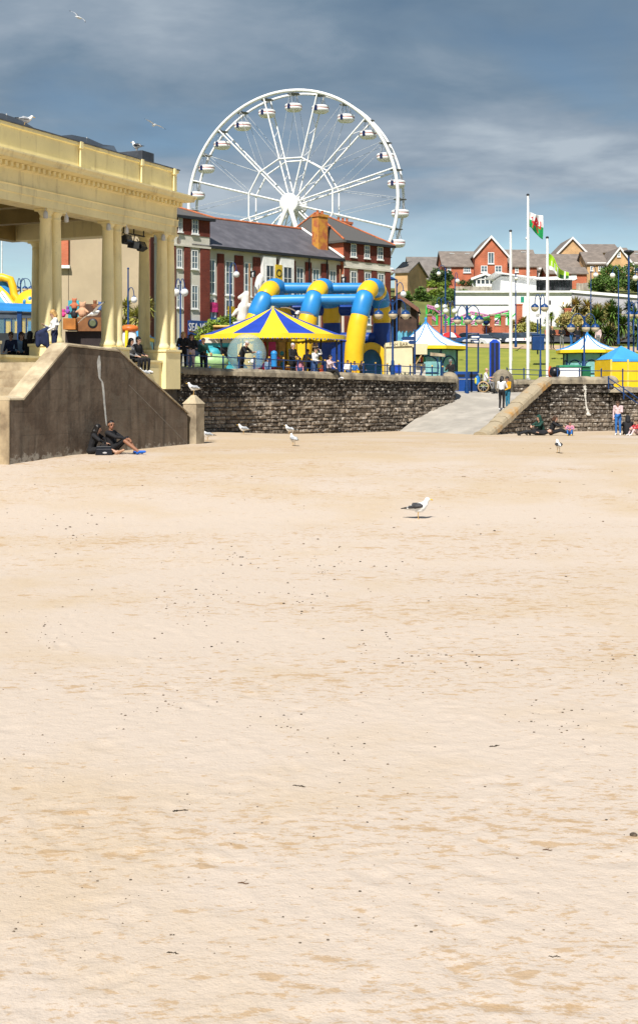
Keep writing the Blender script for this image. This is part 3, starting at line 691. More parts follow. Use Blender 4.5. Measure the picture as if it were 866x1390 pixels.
# ------------------------------------------------------------------ stair buttress on the beach
PU = Vector((.4258, .9048, 0))
MBU = frame((-4.39, 45.16, 0), PU)
def make_buttress():
    t = thing('stair_wall', 'dark stained concrete wall of the beach steps with sloping pale shoulders', 'wall', MBU @ Vector((-4.9, 0, -1.95)))
    prof = [(-9.65, -2.4), (-9.65, -.31), (-9.04, -.31), (-6.97, 1.26), (-4.29, 1.16), (-.15, -.86), (-.15, -2.4)]
    mb = MB(MBU); mb.prism([(a, 0, c) for a, c in prof], (0, -.62, 0)); o = mb.build('wall_face', [STAIN], t, bev=.02)
    # pale top dressing laid over the shoulders
    top = [(-9.68, -.305), (-9.06, -.305), (-6.99, 1.265), (-4.28, 1.165), (-.12, -.855)]
    mb = MB(MBU); g = random.Random(3)
    for (a0, c0), (a1, c1) in zip(top[:-1], top[1:]):
        nseg = max(1, int(math.hypot(a1 - a0, c1 - c0)/.35)); nx, nz_ = -(c1 - c0), (a1 - a0); L_ = math.hypot(nx, nz_); nx /= L_; nz_ /= L_
        for i in range(nseg):
            f0, f1 = i/nseg, (i + 1)/nseg; A0, C0 = a0 + (a1 - a0)*f0, c0 + (c1 - c0)*f0; A1, C1 = a0 + (a1 - a0)*f1, c0 + (c1 - c0)*f1
            pr = [(.03, 0), (.025, .05), (-.08, .10), (-.3, .12), (-.55, .09), (-.66, .0)]
            vs = [(A0 + nx*h, b, C0 + nz_*h) for b, h in pr] + [(A1 + nx*h, b, C1 + nz_*h) for b, h in pr]
            k = len(pr); mb.raw(vs, [(j, j+1, k+j+1, k+j) for j in range(k - 1)] + [(0, k, 2*k - 1, k - 1), tuple(range(k)), tuple(range(k, 2*k))], 0, False)
    mb.build('coping', CONCL, t)
    mb = MB(MBU); mb.box(-9.70, -9.652, -.64, .012, -2.4, -.31); mb.build('end_face', mat('sunlit_end_concrete', (.42, .33, .21), .9, scale=1.3, col2=(.20, .15, .095), lo=.36, hi=.6, bump=.5, bscale=10, detail=8), t)  # thin slab in a lighter colour that paints the wall end as sunlit
    # flights behind the wall, climbing to a landing from both ends
    mb = MB(MBU); st = []
    for k in range(12): a = -9.5 + k*.22; st += [(a, -2.2 + .25*k), (a, -2.2 + .25*(k + 1))]
    st += [(-4.3, .8)]
    for k in range(12): a = -4.3 + k*.34; st += [(a + .34, .8 - .25*k), (a + .34, .55 - .25*k)]
    pts = [(-9.5, -2.6)] + st + [(-.2, -2.6)]
    mb.prism([(a, -.63, c) for a, c in pts], (0, -2.3, 0)); mb.build('steps', CONCL, t)
    # white paint run and old render joint on the face
    wp = mat('dripped_white_paint', (.60, .60, .57), .8, .15, 5)
    mb = MB(MBU); run = [(-5.38, 1.02, .045), (-5.40, .80, .10), (-5.38, .62, .085), (-5.36, .34, .05), (-5.22, .22, .05), (-5.16, .0, .055), (-5.10, -.45, .05), (-5.02, -.95, .04), (-4.99, -1.12, .02)]
    vs = []
    for a, c, w in run: vs += [(a - w, .004, c), (a + w, .004, c)]
    mb.raw(vs, [(2*i, 2*i+1, 2*i+3, 2*i+2) for i in range(len(run) - 1)]); mb.build('paint_run', wp, t)
    mb = MB(MBU); mb.raw([(-3.75, .004, .12), (-3.75, .004, .15), (-.16, .004, -1.86), (-.2, .004, -1.86)], [(0, 1, 2, 3)]); mb.build('render_joint', mat('pale_joint', (.25, .22, .18), .9), t)
    p = thing('stone_pier', 'square stone pier with pyramid cap at the foot of the beach steps', 'pier', MBU @ Vector((.32, -.04, -1.95)))
    mb = MB(MBU); mb.box(.03, .60, -.30, .22, -2.4, -.5); mb.build('shaft', [mat('pier_stone', (.40, .33, .23), .9, scale=1.5, col2=(.20, .16, .11), lo=.35, hi=.6, bump=.5, bscale=9)], p, bev=.02)
    mb = MB(MBU); c = [(0.01, -.32, -.5), (.62, -.32, -.5), (.62, .24, -.5), (.01, .24, -.5)]; mb.raw(c + [(.26, -.1, -.20), (.36, -.1, -.20), (.36, .02, -.20), (.26, .02, -.20)], [(0, 1, 2, 3), (0, 1, 5, 4), (1, 2, 6, 5), (2, 3, 7, 6), (3, 0, 4, 7), (4, 5, 6, 7)]); mb.build('cap', CONCL, p)
make_buttress()
# ------------------------------------------------------------------ the pavilion
MP = frame((-5.51, 50.0, 0), PU)
def make_pavilion():
    A0 = -34.0; AC = .35
    t = thing('pavilion', 'cream yellow classical shelter with paired columns on the promenade', 'pavilion', MP @ Vector((-8, -3, 0)))
    D = -6.6
    # entablature: front and end return, profile (b outwards, z)
    pr = [(-.45, 5.82), (.30, 5.82), (.30, 6.08), (.335, 6.09), (.335, 6.30), (.37, 6.34), (.30, 6.36), (.30, 6.80), (.36, 6.84), (.36, 6.98), (.50, 7.0), (.78, 7.04), (.80, 7.12), (.86, 7.2), (.86, 7.25), (.38, 7.30), (.36, 7.36), (.30, 7.38), (.30, 8.08), (.36, 8.10), (.36, 8.20), (-.45, 8.20)]
    mb = MB(MP)
    def ring(a, off): return [(a(b), b + off, z) for b, z in pr]
    n = len(pr)
    v0 = [(A0, b, z) for b, z in pr]; v1 = [(b - .50, b, z) for b, z in pr]; v2 = [(b - .50, D, z) for b, z in pr]
    # mitre at the corner: front run ends at a = b + .15, then the return runs inland
    mb.raw(v0 + v1 + v2, [(i, (i+1) % n, n + (i+1) % n, n + i) for i in range(n)] + [(n + i, n + (i+1) % n, 2*n + (i+1) % n, 2*n + i) for i in range(n)] + [tuple(range(n)), tuple(range(2*n, 3*n))])
    mb.build('entablature', YEL, t)
    mb = MB(MP)                                                                                            # dentils
    a = A0
    while a < -.08: mb.box(a, a + .13, .355, .50, 6.84, 6.985); a += .27
    mb.build('dentils', YEL, t); mb = MB(MP); b = .3
    while b > D: mb.box(-.14, .0, b - .13, b, 6.84, 6.985); b -= .27
    mb.build('dentils', YEL, t)
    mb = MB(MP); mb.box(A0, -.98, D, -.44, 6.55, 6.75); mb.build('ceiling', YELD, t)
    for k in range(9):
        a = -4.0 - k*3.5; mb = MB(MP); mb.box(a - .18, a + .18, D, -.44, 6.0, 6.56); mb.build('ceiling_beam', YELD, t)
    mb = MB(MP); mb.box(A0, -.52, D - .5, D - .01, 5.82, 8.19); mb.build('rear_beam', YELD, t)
    mb = MB(MP); mb.raw([(A0, -.3, 8.19), (-.4, -.3, 8.19), (-.4, D, 8.45), (A0, D, 8.45)], [(0, 1, 2, 3)]); mb.build('roof_deck', mat('roof_felt', (.05, .052, .06), .8), t)
    mb = MB(MP); mb.box(A0, -.11, -.2, .40, 8.20, 8.235); mb.build('parapet_flashing', mat('lead_flashing', (.09, .10, .12), .6), t)
    # columns in pairs on the front, single and pair on the return
    CP = [(0, 0), (.285, 0), (.285, .10), (.26, .16), (.235, .20), (.225, .26), (.222, 1.4), (.205, 3.0), (.185, 4.02), (.20, 4.03), (.20, 4.07), (.188, 4.09), (.188, 4.16), (.24, 4.24), (.25, 4.28)]
    spots = []
    for k in range(8):
        a = -.80 - 3.53*k; spots += [(a, .02), (a + .5, .02)]
    spots += [(-.55, -.92), (-.25, D + .5), (-.25, D + 1.0), (-4.2, D + .6), (-7.7, D + .6), (-11.2, D + .6)]
    for a, b in spots:
        mb = MB(MP); mb.lathe([(r, z*(4.36/4.36)) for r, z in CP], 20, (a, b, 1.47)); mb.box(a - .26, a + .26, b - .26, b + .26, 5.745, 5.815)
        mb.build('column', YEL, t)
    for k in range(8):
        a = -.47 - 3.55*k; mb = MB(MP); mb.box(a - .58, a + .58 if k else .0, -.42 if k else -1.25, .34, 0.0, 1.38); mb.box(a - .62, a + .62 if k else .035, -.46 if k else -1.29, .38, 1.38, 1.468); mb.build('pedestal', YEL, t, bev=.012)
    for k in range(8):
        a1 = -.47 - .585 - 3.55*k; a0 = a1 - 2.38
        mb = MB(MP); mb.box(a0, a1, -.10, .16, 0, .98); mb.box(a0, a1, -.16, .22, .98, 1.06); mb.box(a0 + .2, a1 - .2, .161, .19, .2, .78); mb.build('parapet_panel', YEL, t)
    for a in (-11.6, -6.43, -2.72, -.52):
        mb = MB(MP); mb.tube([(a, .36, 8.02), (a, .36, 7.40)], .035, 8); mb.box(a - .07, a + .07, .302, .44, 8.0, 8.22); mb.build('downpipe', YEL, t)
    lampw = mat('lamp_grey_white', (.6, .6, .6), .5)
    for k in range(4):
        for s in (-.28, .83):
            a = -.72 - 3.55*k + s; mb = MB(MP); mb.tube([(a, .2, 5.82), (a, .2, 5.70)], .03, 6); mb.lathe([(.05, 0), (.075, -.05), (.08, -.2), (.05, -.23)], 10, (a, .2, 5.72)); mb.build('downlight', lampw, t)
    mb = MB(MP); mb.box(A0, -.2, D - .4, .2, .02, .93) if False else None
    mb = MB(MP); mb.box(A0, .10, -1.2, .12, -2.5, -.004); mb.build('plinth', [mat('plinth_stone', (.07, .06, .05), .9, scale=2, col2=(.03, .027, .025), bump=.6)], t)
    # netting over the roof against the gulls
    net = clear_mat('bird_netting', (.035, .045, .06), .78, .8)
    mb = MB(MP); vs = []; hp = [-60, 0, 15, 40, 62, 85, 108, 130, 150, 166]; hh = [.3, .27, .33, .30, .16, .10, .30, .34, .28, .34]
    for px in range(-60, 168, 3):
        a = (FPX/(.0345*(1280 - px)) - 50)/.9048; h = float(np.interp(px, hp, hh))*1.25
        vs += [(a, .0, 8.2), (a, -.25, 8.2 + h), (a, -1.6, 8.2 + h*1.05)]
    nu = len(vs)//3 - 1
    mb.raw(vs, [(3*i + j, 3*i + j + 1, 3*i + j + 4, 3*i + j + 3) for i in range(nu) for j in range(2)], 0, True); mb.build('bird_netting', net, t)
    for a in (-5.2, -9.5):
        mb = MB(MP); mb.tube([(a, -.25, 8.2), (a, -.25, 8.64)], .02, 6); mb.build('net_post', lampw, t)
    # vent box
    mb = MB(MP); mb.box(-1.95, -1.15, -1.35, -.10, 8.2, 8.72); mb.build('roof_vent', [mat('vent_lead', (.07, .078, .095), .5, .2, 2)], t, bev=.02)
    # floodlight cluster under the soffit
    f = thing('floodlight', 'cluster of black floodlights hung under the pavilion eave', 'floodlight', MP @ Vector((-2.2, -.5, 5.8)))
    mb = MB(MP); mb.tube([(-2.9, -.3, 5.62), (-1.5, -.3, 5.62)], .03, 6)
    for a in (-2.85, -2.2, -1.55): mb.tube([(a, -.3, 5.82), (a, -.3, 5.62)], .025, 6)
    mb.build('bracket', BLACK, f)
    for a, dz, tl in ((-2.7, 5.38, .3), (-2.25, 5.25, -.2), (-1.75, 5.22, .5)):
        mb = MB(MP @ Matrix.Translation((a, -.3, dz)) @ Matrix.Rotation(tl, 4, 'X')); mb.box(-.2, .2, -.1, .14, -.14, .14); mb.box(-.17, .17, .14, .15, -.11, .11, 1); mb.tube([(0, 0, .14), (0, 0, .34)], .02, 6)
        mb.build('lamp_head', [BLACK, GLASS], f)
make_pavilion()
# ------------------------------------------------------------------ observation wheel
def make_wheel():
    s0 = 9.2; Y = FPX/s0; hub = W(398.5, 277, Y); Rr = 16.55
    th = R(21); e = Vector((math.cos(th), -math.sin(th), 0)); w = Vector((math.sin(th), math.cos(th), 0))
    gz = lz(hub.x, hub.y)
    t = thing('observation_wheel', 'tall white observation wheel rising behind the brick terrace', 'ferris wheel', (hub.x, hub.y, gz))
    wh = mat('wheel_white', (.82, .82, .82), .4, .03, 1)
    P = lambda ang, r, d: hub + e*(r*math.cos(ang)) + Vector((0, 0, r*math.sin(ang))) + w*d
    F, B = -1.35, 1.35
    ring = lambda r, d, n=96: [P(2*math.pi*i/n, r, d) for i in range(n + 1)]
    for d, rad in ((F, .25), (B, .19)):
        mb = MB(); mb.tube(ring(Rr, d), rad, 8, caps=False); mb.build('rim', wh, t)
    for d in (F, B):
        mb = MB(); pts = [P(R(15 + 30*i), Rr*.415, d) for i in range(13)]
        for a, b in zip(pts[:-1], pts[1:]): mb.tube([a, b], .12, 6)
        mb.build('inner_ring', wh, t)
    for i in range(12):
        a = R(15 + 30*i); mb = MB()
        for d in (F, B):
            mb.tube([P(a, 1.1, d*.8), P(a, Rr, d)], .125, 6)
        for k in range(9):
            r0, r1 = 1.8 + k*1.65, 1.8 + (k + 1)*1.65; s = 1 if k % 2 else -1
            if r1 < Rr: mb.tube([P(a, r0, F*s), P(a, r1, -F*s)], .045, 4)
        mb.build('spoke', wh, t)
    for i in range(12):
        a = R(30*i); mb = MB()
        for d in (F, B):
            for q in (-15, 15): mb.tube([P(a, Rr, d), P(a + R(q), Rr*.415, d)], .024, 4)
        mb.build('stay_cable', mat('steel_cable', (.6, .62, .64), .5), t)
    mb = MB()
    M = Matrix.Translation(hub) @ Matrix(((e.x, 0, w.x, 0), (e.y, 0, w.y, 0), (0, 1, 0, 0), (0, 0, 0, 1)))
    mb.M = M; mb.lathe([(0, -2.0), (1.35, -2.0), (1.45, -1.9), (1.45, -1.6), (.9, -1.55), (.9, 1.55), (1.45, 1.6), (1.45, 1.95), (0, 2.0)], 28)
    mb.build('hub', wh, t)
    for sx in (-1, 1):
        for d in (-3.2, 3.2):
            mb = MB(); b = hub + e*(sx*6.2) + w*d*1.3; b.z = gz - .3; mb.tube([hub + w*(d*.62), b], .36, 8); mb.build('leg', wh, t)
    mb = MB(); mb.M = Matrix.Translation((hub.x, hub.y, gz)); mb.box(-8, 8, -4, 4, -.5, .8); mb.build('platform', [mat('steel_grey', (.3, .31, .33), .5)], t)
    can = mat('gondola_canopy', (.12, .13, .14), .5); navy = mat('gondola_door', (.01, .02, .08), .3)
    proto = {}
    for i in range(24):
        p = P(R(15*i), Rr - .1, 0); parts = []
        if not proto:
            mb = MB(); mb.tube([(0, 0, .15), (0, 0, -1.2)], .05, 6)
            for x, y in ((-.75, -.5), (.75, -.5), (.75, .5), (-.75, .5)): mb.tube([(x*.5, y*.5, -.25), (x, y, -1.7)], .03, 5)
            mb.tube([(0, -1.3, .1), (0, 1.3, .1)], .07, 6)
            g = mb.build('gondola', mat('gondola_frame', (.45, .46, .48), .5), None)
            mb = MB(); mb.lathe([(.4, -2.72), (.95, -2.66), (1.24, -2.42), (1.28, -2.14), (1.20, -2.08), (1.28, -2.02), (1.27, -1.74), (1.16, -1.66), (1.05, -1.68)], 18, (0, 0, 0)); pod = mb.build('pod', wh, None)
            mb = MB(); mb.box(-.62, -.22, -1.30, -1.1, -2.5, -1.74); door = mb.build('door', navy, None)
            mb = MB(); mb.lathe([(.3, .02), (.92, -.08), (.96, -.13), (.9, -.14), (.2, -.1)], 16); cp = mb.build('canopy', can, None)
            mb = MB(); mb.lathe([(1.285, -2.12), (1.295, -2.08), (1.285, -2.04)], 18, caps=False); bd = mb.build('stripe', mat('gondola_red', (.5, .06, .06), .4), None)
            proto = {'g': g, 'c': [pod, door, cp, bd]}
            g.parent = t; g.location = p - Vector((hub.x, hub.y, gz)); g.rotation_euler = (0, 0, -th + .15)
            for c in proto['c']: c.parent = g
        else:
            g = proto['g'].copy(); COL.objects.link(g); g.parent = t; g.location = p - Vector((hub.x, hub.y, gz))
            for c in proto['c']: d = c.copy(); COL.objects.link(d); d.parent = g
make_wheel()
# ------------------------------------------------------------------ windows
def window(M, a, z, w, h, parent, b=.0, glass=None, fr=None, bars=(2, 3), dep=.06, fw=.07, sill=True, name='window'):
    """a framed window set on the wall plane b of frame M; (a, z) is its lower left corner"""
    mb = MB(M); mb.box(a, a + w, b - .05, b + dep*.4, z, z + h); g = mb.build(name, glass or GLASSB, parent)
    mb = MB(M); d0, d1 = b - .05, b + dep
    mb.box(a, a + fw, d0, d1, z, z + h); mb.box(a + w - fw, a + w, d0, d1, z, z + h)
    mb.box(a + fw, a + w - fw, d0, d1, z, z + fw); mb.box(a + fw, a + w - fw, d0, d1, z + h - fw, z + h)
    nx, nz_ = bars
    for i in range(1, nx): x = a + w*i/nx; mb.box(x - fw*.32, x + fw*.32, d0, d1 - .012, z + fw, z + h - fw)
    for i in range(1, nz_): q = z + h*i/nz_; mb.box(a + fw, a + w - fw, d0, d1 - .016, q - fw*.32, q + fw*.32)
    if sill: mb.box(a - .06, a + w + .06, b, b + .14, z - .12, z - .003)
    mb.build('window_frame', fr or WHITE, g); return g
def hip_roof(mb, a0, a1, b0, b1, ze, zr, ra0, ra1, ov=.3, th=.12, rb=None, m=0):
    """ridge runs along a from ra0 to ra1 at the middle of b"""
    bm = (b0 + b1)/2 if rb is None else rb
    e = [(a0 - ov, b0 - ov, ze), (a1 + ov, b0 - ov, ze), (a1 + ov, b1 + ov, ze), (a0 - ov, b1 + ov, ze)]
    r = [(ra0, bm, zr), (ra1, bm, zr)]
    lo = [(x, y, z - th) for x, y, z in e]
    mb.raw(e + r + lo, [(0, 1, 5, 4), (1, 2, 5), (2, 3, 4, 5), (3, 0, 4), (0, 1, 7, 6), (1, 2, 8, 7), (2, 3, 9, 8), (3, 0, 6, 9), (6, 7, 8, 9)], m)
# ------------------------------------------------------------------ brick terrace by the funfair
TU = Vector((.7006, .7136, 0)); MT = frame((-12.06, 112.5, 0), TU)
def ta(px): s = 16*(2200 - px)/1960; return (FPX/s - 112.5)/.7136
def ts(px): return 16*(2200 - px)/1960
def make_terrace():
    t = thing('brick_terrace', 'long red brick seaside terrace with slate roof and tall white windows below the wheel', 'building', MT @ Vector((10, -5, 2.6)))
    aL, a1, a2, aR = -5.0, ta(281), ta(462.5), ta(526)
    ze = 12.45
    # walls
    mb = MB(MT); mb.box(a1, a2, -10, 0, 1.5, ze); mb.build('wall', WHITE2 if False else mat('terrace_render', (.60, .57, .50), .85, .08, .5), t)
    cream = MATS['terrace_render']
    mb = MB(MT); mb.box(aL, a1 - .004, -10, .35, 1.5, 13.15); mb.build('wall', cream, t)
    mb = MB(MT); mb.box(aL, a1, -9.9, .40, 13.15, 14.75); mb.build('upper_wall', BRICKD, t)
    mb = MB(MT); mb.box(a2 + .004, aR, -9, .35, 1.5, 12.35); mb.build('wall', cream, t)
    mb = MB(MT); mb.box(a2, aR + .02, -9.02, .40, 12.35, 14.25); mb.build('upper_wall', [BRICKD], t)
    mb = MB(MT); mb.box(a2 - .02, a2 - .003, -9, .38, 11.0, 14.25); mb.build('sunlit_side_wall', BRICKO, t)  # side wall's lighter sunlit tone painted as orange brick
    # main roof
    mb = MB(MT); rb = -5.2; zr = 15.75
    mb.raw([(a1, .45, ze - .05), (a2, .45, ze - .05), (a2, rb, zr), (a1 - 2, rb, zr), (a1 - 2, -10.6, ze - .05), (a2, -10.6, ze - .05), (a1 - 2, .45, ze - .05), (a1 - 2, rb, zr)],
           [(6, 1, 2, 3), (3, 2, 5, 4), (6, 1, 5, 4)], 0); mb.build('roof', [SLATE], t)
    mb = MB(MT); mb.tube([(a1 - 2, rb, zr + .03), (a2 + 1, rb, zr + .03)], .13, 6); mb.build('ridge_tiles', TERRA, t)
    mb = MB(MT); mb.box(a1 + .02, a2 - .03, .40, .62, ze - .26, ze - .02); mb.build('gutter', BLACK, t)
    # end block roofs
    mb = MB(MT); hip_roof(mb, aL, a1, -9.9, .4, 14.75, 17.0, aL + 3.4, aL + 3.5, .35, .22); mb.build('roof', [SLATEL], t)
    mb = MB(MT); mb.tube([(a1 + .3, .7, 14.80), (aL + 3.5, -4.75, 17.05)], .11, 6); mb.build('ridge_tiles', TERRA, t)
    mb = MB(MT); hip_roof(mb, a2, aR, -9.0, .4, 14.25, 17.35, a2 + .9, a2 + 1.6, .35, .22, rb=-4.3); mb.build('roof', [SLATEL], t)
    mb = MB(MT)
    mb.tube([(aR + .3, .7, 14.3), (a2 + 1.6, -4.3, 17.4)], .10, 6); mb.tube([(a2 - .3, .7, 14.3), (a2 + .9, -4.3, 17.4)], .10, 6); mb.tube([(a2 + .9, -4.3, 17.4), (a2 + 1.6, -4.3, 17.4)], .10, 6); mb.tube([(a2 - .3, -9.3, 14.3), (a2 + .9, -4.3, 17.4)], .10, 6); mb.build('ridge_tiles', TERRA, t)
    mb = MB(MT); mb.tube([(a2 - .10, .5, ze + .10), (a2 - .10, rb, zr + .1)], .13, 6); mb.build('verge', WHITE, t)
    mb = MB(MT); mb.box(a2 - .02, aR + .34, .62, .80, 14.0, 14.22); mb.build('gutter', BLACK, t)
    mb = MB(MT); mb.box(aL, a1 + .3, .62, .82, 14.48, 14.70); mb.build('gutter', BLACK, t)
    # chimneys
    def chimney(a, b, z0, z1, w, d, m, pots):
        mb = MB(MT); mb.box(a - w/2, a + w/2, b - d/2, b + d/2, z0, z1 - .25); mb.box(a - w/2 - .08, a + w/2 + .08, b - d/2 - .08, b + d/2 + .08, z1 - .25, z1); c = mb.build('chimney', m, t)
        for k in range(pots):
            x = a - w/2 + w*(k + .5)/pots; mb = MB(MT); mb.lathe([(.17, 0), (.13, .08), (.12, .34), (.16, .40)], 10, (x, b, z1)); mb.build('chimney_pot', TERRA, c)
    chimney(ta(437) + 1.35, -1.6, 12.3, 16.75, 1.25, .9, LICH, 2)
    chimney(ta(500) + 4.8, -8.0, 13.5, 17.55, 1.9, .9, BRICKO, 3)
    chimney(aL + 4.1, -6.2, 14, 18.0, 1.5, .9, BRICKO, 3)
    # main range: brick panels between tall windows
    wins = [(281.5, 292), (305.5, 316), (331, 341), (355, 367), (378.5, 391.5), (401.5, 411.5), (423.5, 433), (446.5, 455.5)]
    edges = [a1] + [0]*0
    for i, (p0, p1) in enumerate(wins):
        x0, x1 = ta(p0), ta(p1); big = i in (3, 4)
        if big:
            mb = MB(MT); mb.box(x0 - .25, x1 + .25, .004, .5, 4.2, 12.0); bay = mb.build('bay', WHITE, t)
            window(MT, x0 + .05, 8.0, x1 - x0 - .1, 3.2, bay, b=.5, bars=(2, 3), glass=GLASS); window(MT, x0 + .05, 4.9, x1 - x0 - .1, 2.4, bay, b=.5, bars=(2, 2), glass=GLASS) if False else None
        else:
            window(MT, x0, 8.3, x1 - x0, 3.0, t, b=.02, bars=(2, 3), fw=.09); window(MT, x0, 5.0, x1 - x0, 2.9, t, b=.02, bars=(2, 3), fw=.09)
            mb = MB(MT); mb.box(x0 + .02, x1 - .02, .004, .05, 7.92, 8.15); mb.build('spandrel', WHITE, t)
    gaps = [(281 + 13.5, 303), (318, 329), (343, 353), (369, 377), (393.5, 400), (414, 421.5), (435.5, 444.5), (457, 462)]
    for p0, p1 in gaps:
        x0, x1 = ta(p0), ta(p1); mb = MB(MT); mb.box(x0, x1, .003, .14, 4.2, 11.85); mb.build('brick_panel', BRICKD, t)
    for px in (402.0 + 17, 443):
        x = ta(px) - .1; mb = MB(MT); mb.tube([(x, .2, 12.3), (x, .2, 4.0)], .07, 6); mb.build('drainpipe', BLACK, t)
    # left block
    for p0, p1, z, h in ((237.5, 243, 13.35, 1.2), (256, 264.5, 13.3, 1.25)): window(MT, ta(p0), z, ta(p1) - ta(p0), h, t, b=.42)
    for z, h in ((10.3, 1.6), (6.9, 2.0)):
        for p0, p1 in ((236, 243), (256, 264.5)): window(MT, ta(p0), z, ta(p1) - ta(p0), h, t, b=.37)
    for p0, p1 in ((226, 234), (246, 253.5), (268, 280.3)): mb = MB(MT); mb.box(ta(p0), ta(p1), .353, .47, 4.2, 12.1); mb.build('brick_panel', BRICKD, t)
    # right block
    for p0, p1 in ((471.5, 479), (490, 497), (507.5, 515)): window(MT, ta(p0), 12.75, ta(p1) - ta(p0), 1.25, t, b=.42)
    for p0, p1 in ((472, 480), (491, 499), (509, 517)):
        for z in (9.6, 6.3): window(MT, ta(p0), z, ta(p1) - ta(p0), 1.75, t, b=.37)
    for p0, p1 in ((463.5, 469.5), (482, 489), (500.5, 507), (519, 525.5)): mb = MB(MT); mb.box(ta(p0), ta(p1), .353, .47, 4.2, 11.6); mb.build('brick_panel', BRICKD, t)
    mb = MB(MT); mb.box(a2, aR + .03, .36, .52, 11.62, 11.80); mb.build('string_course', cream, t)
    mb = MB(MT); mb.box(aL, a1 + .02, .36, .52, 12.12, 12.28); mb.build('string_course', cream, t)
    # ground floor shops
    shop = mat('shop_blue', (.02, .06, .22), .5, .15, 2)
    mb = MB(MT); mb.box(ta(250), ta(278), .36, .9, 4.62, 5.85); f = mb.build('shop_sign', shop, t)
    Mt = MT @ Matrix.Translation(((ta(251) + ta(277.5))/2, .91, 5.25)) @ Matrix(((1, 0, 0, 0), (0, 0, 1, 0), (0, 1, 0, 0), (0, 0, 0, 1))) @ Matrix(((1, 0, 0, 0), (0, 0, 1, 0), (0, 1, 0, 0), (0, 0, 0, 1)))
    text_part('SEA VIEW', .95, Mt, mat('sign_white', (.75, .75, .75), .6), f, ext=.02, sx=.70)
    mb = MB(MT); mb.box(ta(249), ta(279), .36, .75, 1.8, 4.55); mb.build('shop_front', [mat('shop_navy_glass', (.02, .04, .09), .3, .4, 1)], t)
    for z, c in ((6.0, (.02, .08, .30)), (5.55, (.50, .13, .17)), (5.1, (.02, .08, .30))):
        mb = MB(MT); mb.box(ta(281.5), ta(330), .1, .55, z - .2, z + .2); mb.build('fascia_band', mat('fascia_%d' % int(z*100), c, .5), t)
    mb = MB(MT); mb.box(ta(281.5), ta(460), .1, .3, 1.8, 4.8); mb.build('shop_front', [mat('shop_dark', (.05, .03, .03), .4, .4, .6)], t)
    for px0, px1, z0, z1, c in ((284, 293.5, 5.4 + 1.3, 7.55, (.65, .04, .22)), (308, 316.5, 6.6, 7.3, (.62, .42, .02))):
        mb = MB(MT); mb.box(ta(px0), ta(px1), .14, .2, z0, z1); mb.build('poster', mat('poster_%d' % px0, c, .6, .3, 3), t)
    # flower boxes and a rail in front of the sea view shop
    mb = MB(MT); mb.box(ta(243), ta(280), 1.3, 1.4, 4.2, 4.28); mb.tube([(ta(243), 1.35, 4.9), (ta(280), 1.35, 4.35)], .06, 6); mb.build('canopy_rail', [mat('wood_brown', (.16, .08, .04), .7)], t)
    # banner
    x0, x1 = ta(368.3), ta(377.5); b = thing('banner', 'tall yellow banner with a black blade shape hung between the white bay windows', 'banner', MT @ Vector(((x0 + x1)/2, .55, 8.2)))
    mb = MB(MT); mb.box(x0, x1, .50, .56, 8.0, 11.3); mb.build('cloth', [mat('banner_yellow', (.62, .43, .03), .7, .1, 2)], b)
    mb = MB(MT); c = (x0 + x1)/2; mb.raw([(c - .35, .565, 10.2), (c - .1, .565, 9.6), (c + .15, .565, 8.5), (c + .3, .565, 8.3), (c + .25, .565, 8.9), (c + .1, .565, 9.6), (c - .1, .565, 10.0)], [(0, 1, 2, 3, 4, 5, 6)])
    mb.tube([(c - .3*math.cos(i*.3), .567, 10.55 + .3*math.sin(i*.3)) for i in range(22)], .05, 5); mb.build('emblem', BLACK, b)
    # bulkhead lights
    for px, z in ((516, 9.2), (463, 9.9)):
        pass
make_terrace()
# ------------------------------------------------------------------ plain rendered block behind the pavilion
def make_beige():
    Y = 108.0; x0, x1 = XP(70, Y), XP(197, Y)
    t = thing('rendered_building', 'tall blank beige rendered building behind the pavilion columns', 'building', ((x0 + x1)/2, Y + 5, 1.5))
    mb = MB(); mb.box(x0 + .72, x1, Y, Y + 11, 1.0, 13.6); mb.build('wall', [mat('beige_render', (.46, .37, .25), .9, .06, .35, bump=.1)], t)
    mb = MB(); mb.box(x0, x0 + 1.42, Y - .35, Y + 3, ZP(360, Y), 14.6); mb.build('chimney_breast', BRICKO, t)
    mb = MB(); mb.box(x0 - .1, x0 + 1.55, Y - .45, Y - .02, ZP(360, Y) - .25, ZP(360, Y) - .004); mb.build('ledge', WHITE, t)
    mb = MB(); mb.box(x1 + .004, x1 + .45, Y - .1, Y + 10, 1.0, 13.2); mb.build('brick_edge', BRICKD, t)
    mb = MB(); mb.tube([(x1 - .15, Y - .1, 13), (x1 - .15, Y - .1, 1.5)], .07, 6); mb.build('drainpipe', [WHITE], t)
    mb = MB(); mb.raw([(x0, Y - .4, 13.6), (x1 + .6, Y - .4, 13.6), (x1 + .6, Y + 5.5, 15.6), (x0, Y + 5.5, 15.6), (x0, Y + 11.4, 13.6), (x1 + .6, Y + 11.4, 13.6)], [(0, 1, 2, 3), (3, 2, 5, 4), (0, 1, 5, 4), (1, 2, 5), (0, 3, 4)]); mb.build('roof', SLATE, t)
    for px in (142, 93):
        a = XP(px, Y); mb = MB(); mb.tube([(a, Y - .03, 13), (a, Y - .03, 3)], .02, 4); mb.build('joint', [mat('joint_dark', (.2, .15, .1), .9)], t)
make_beige()
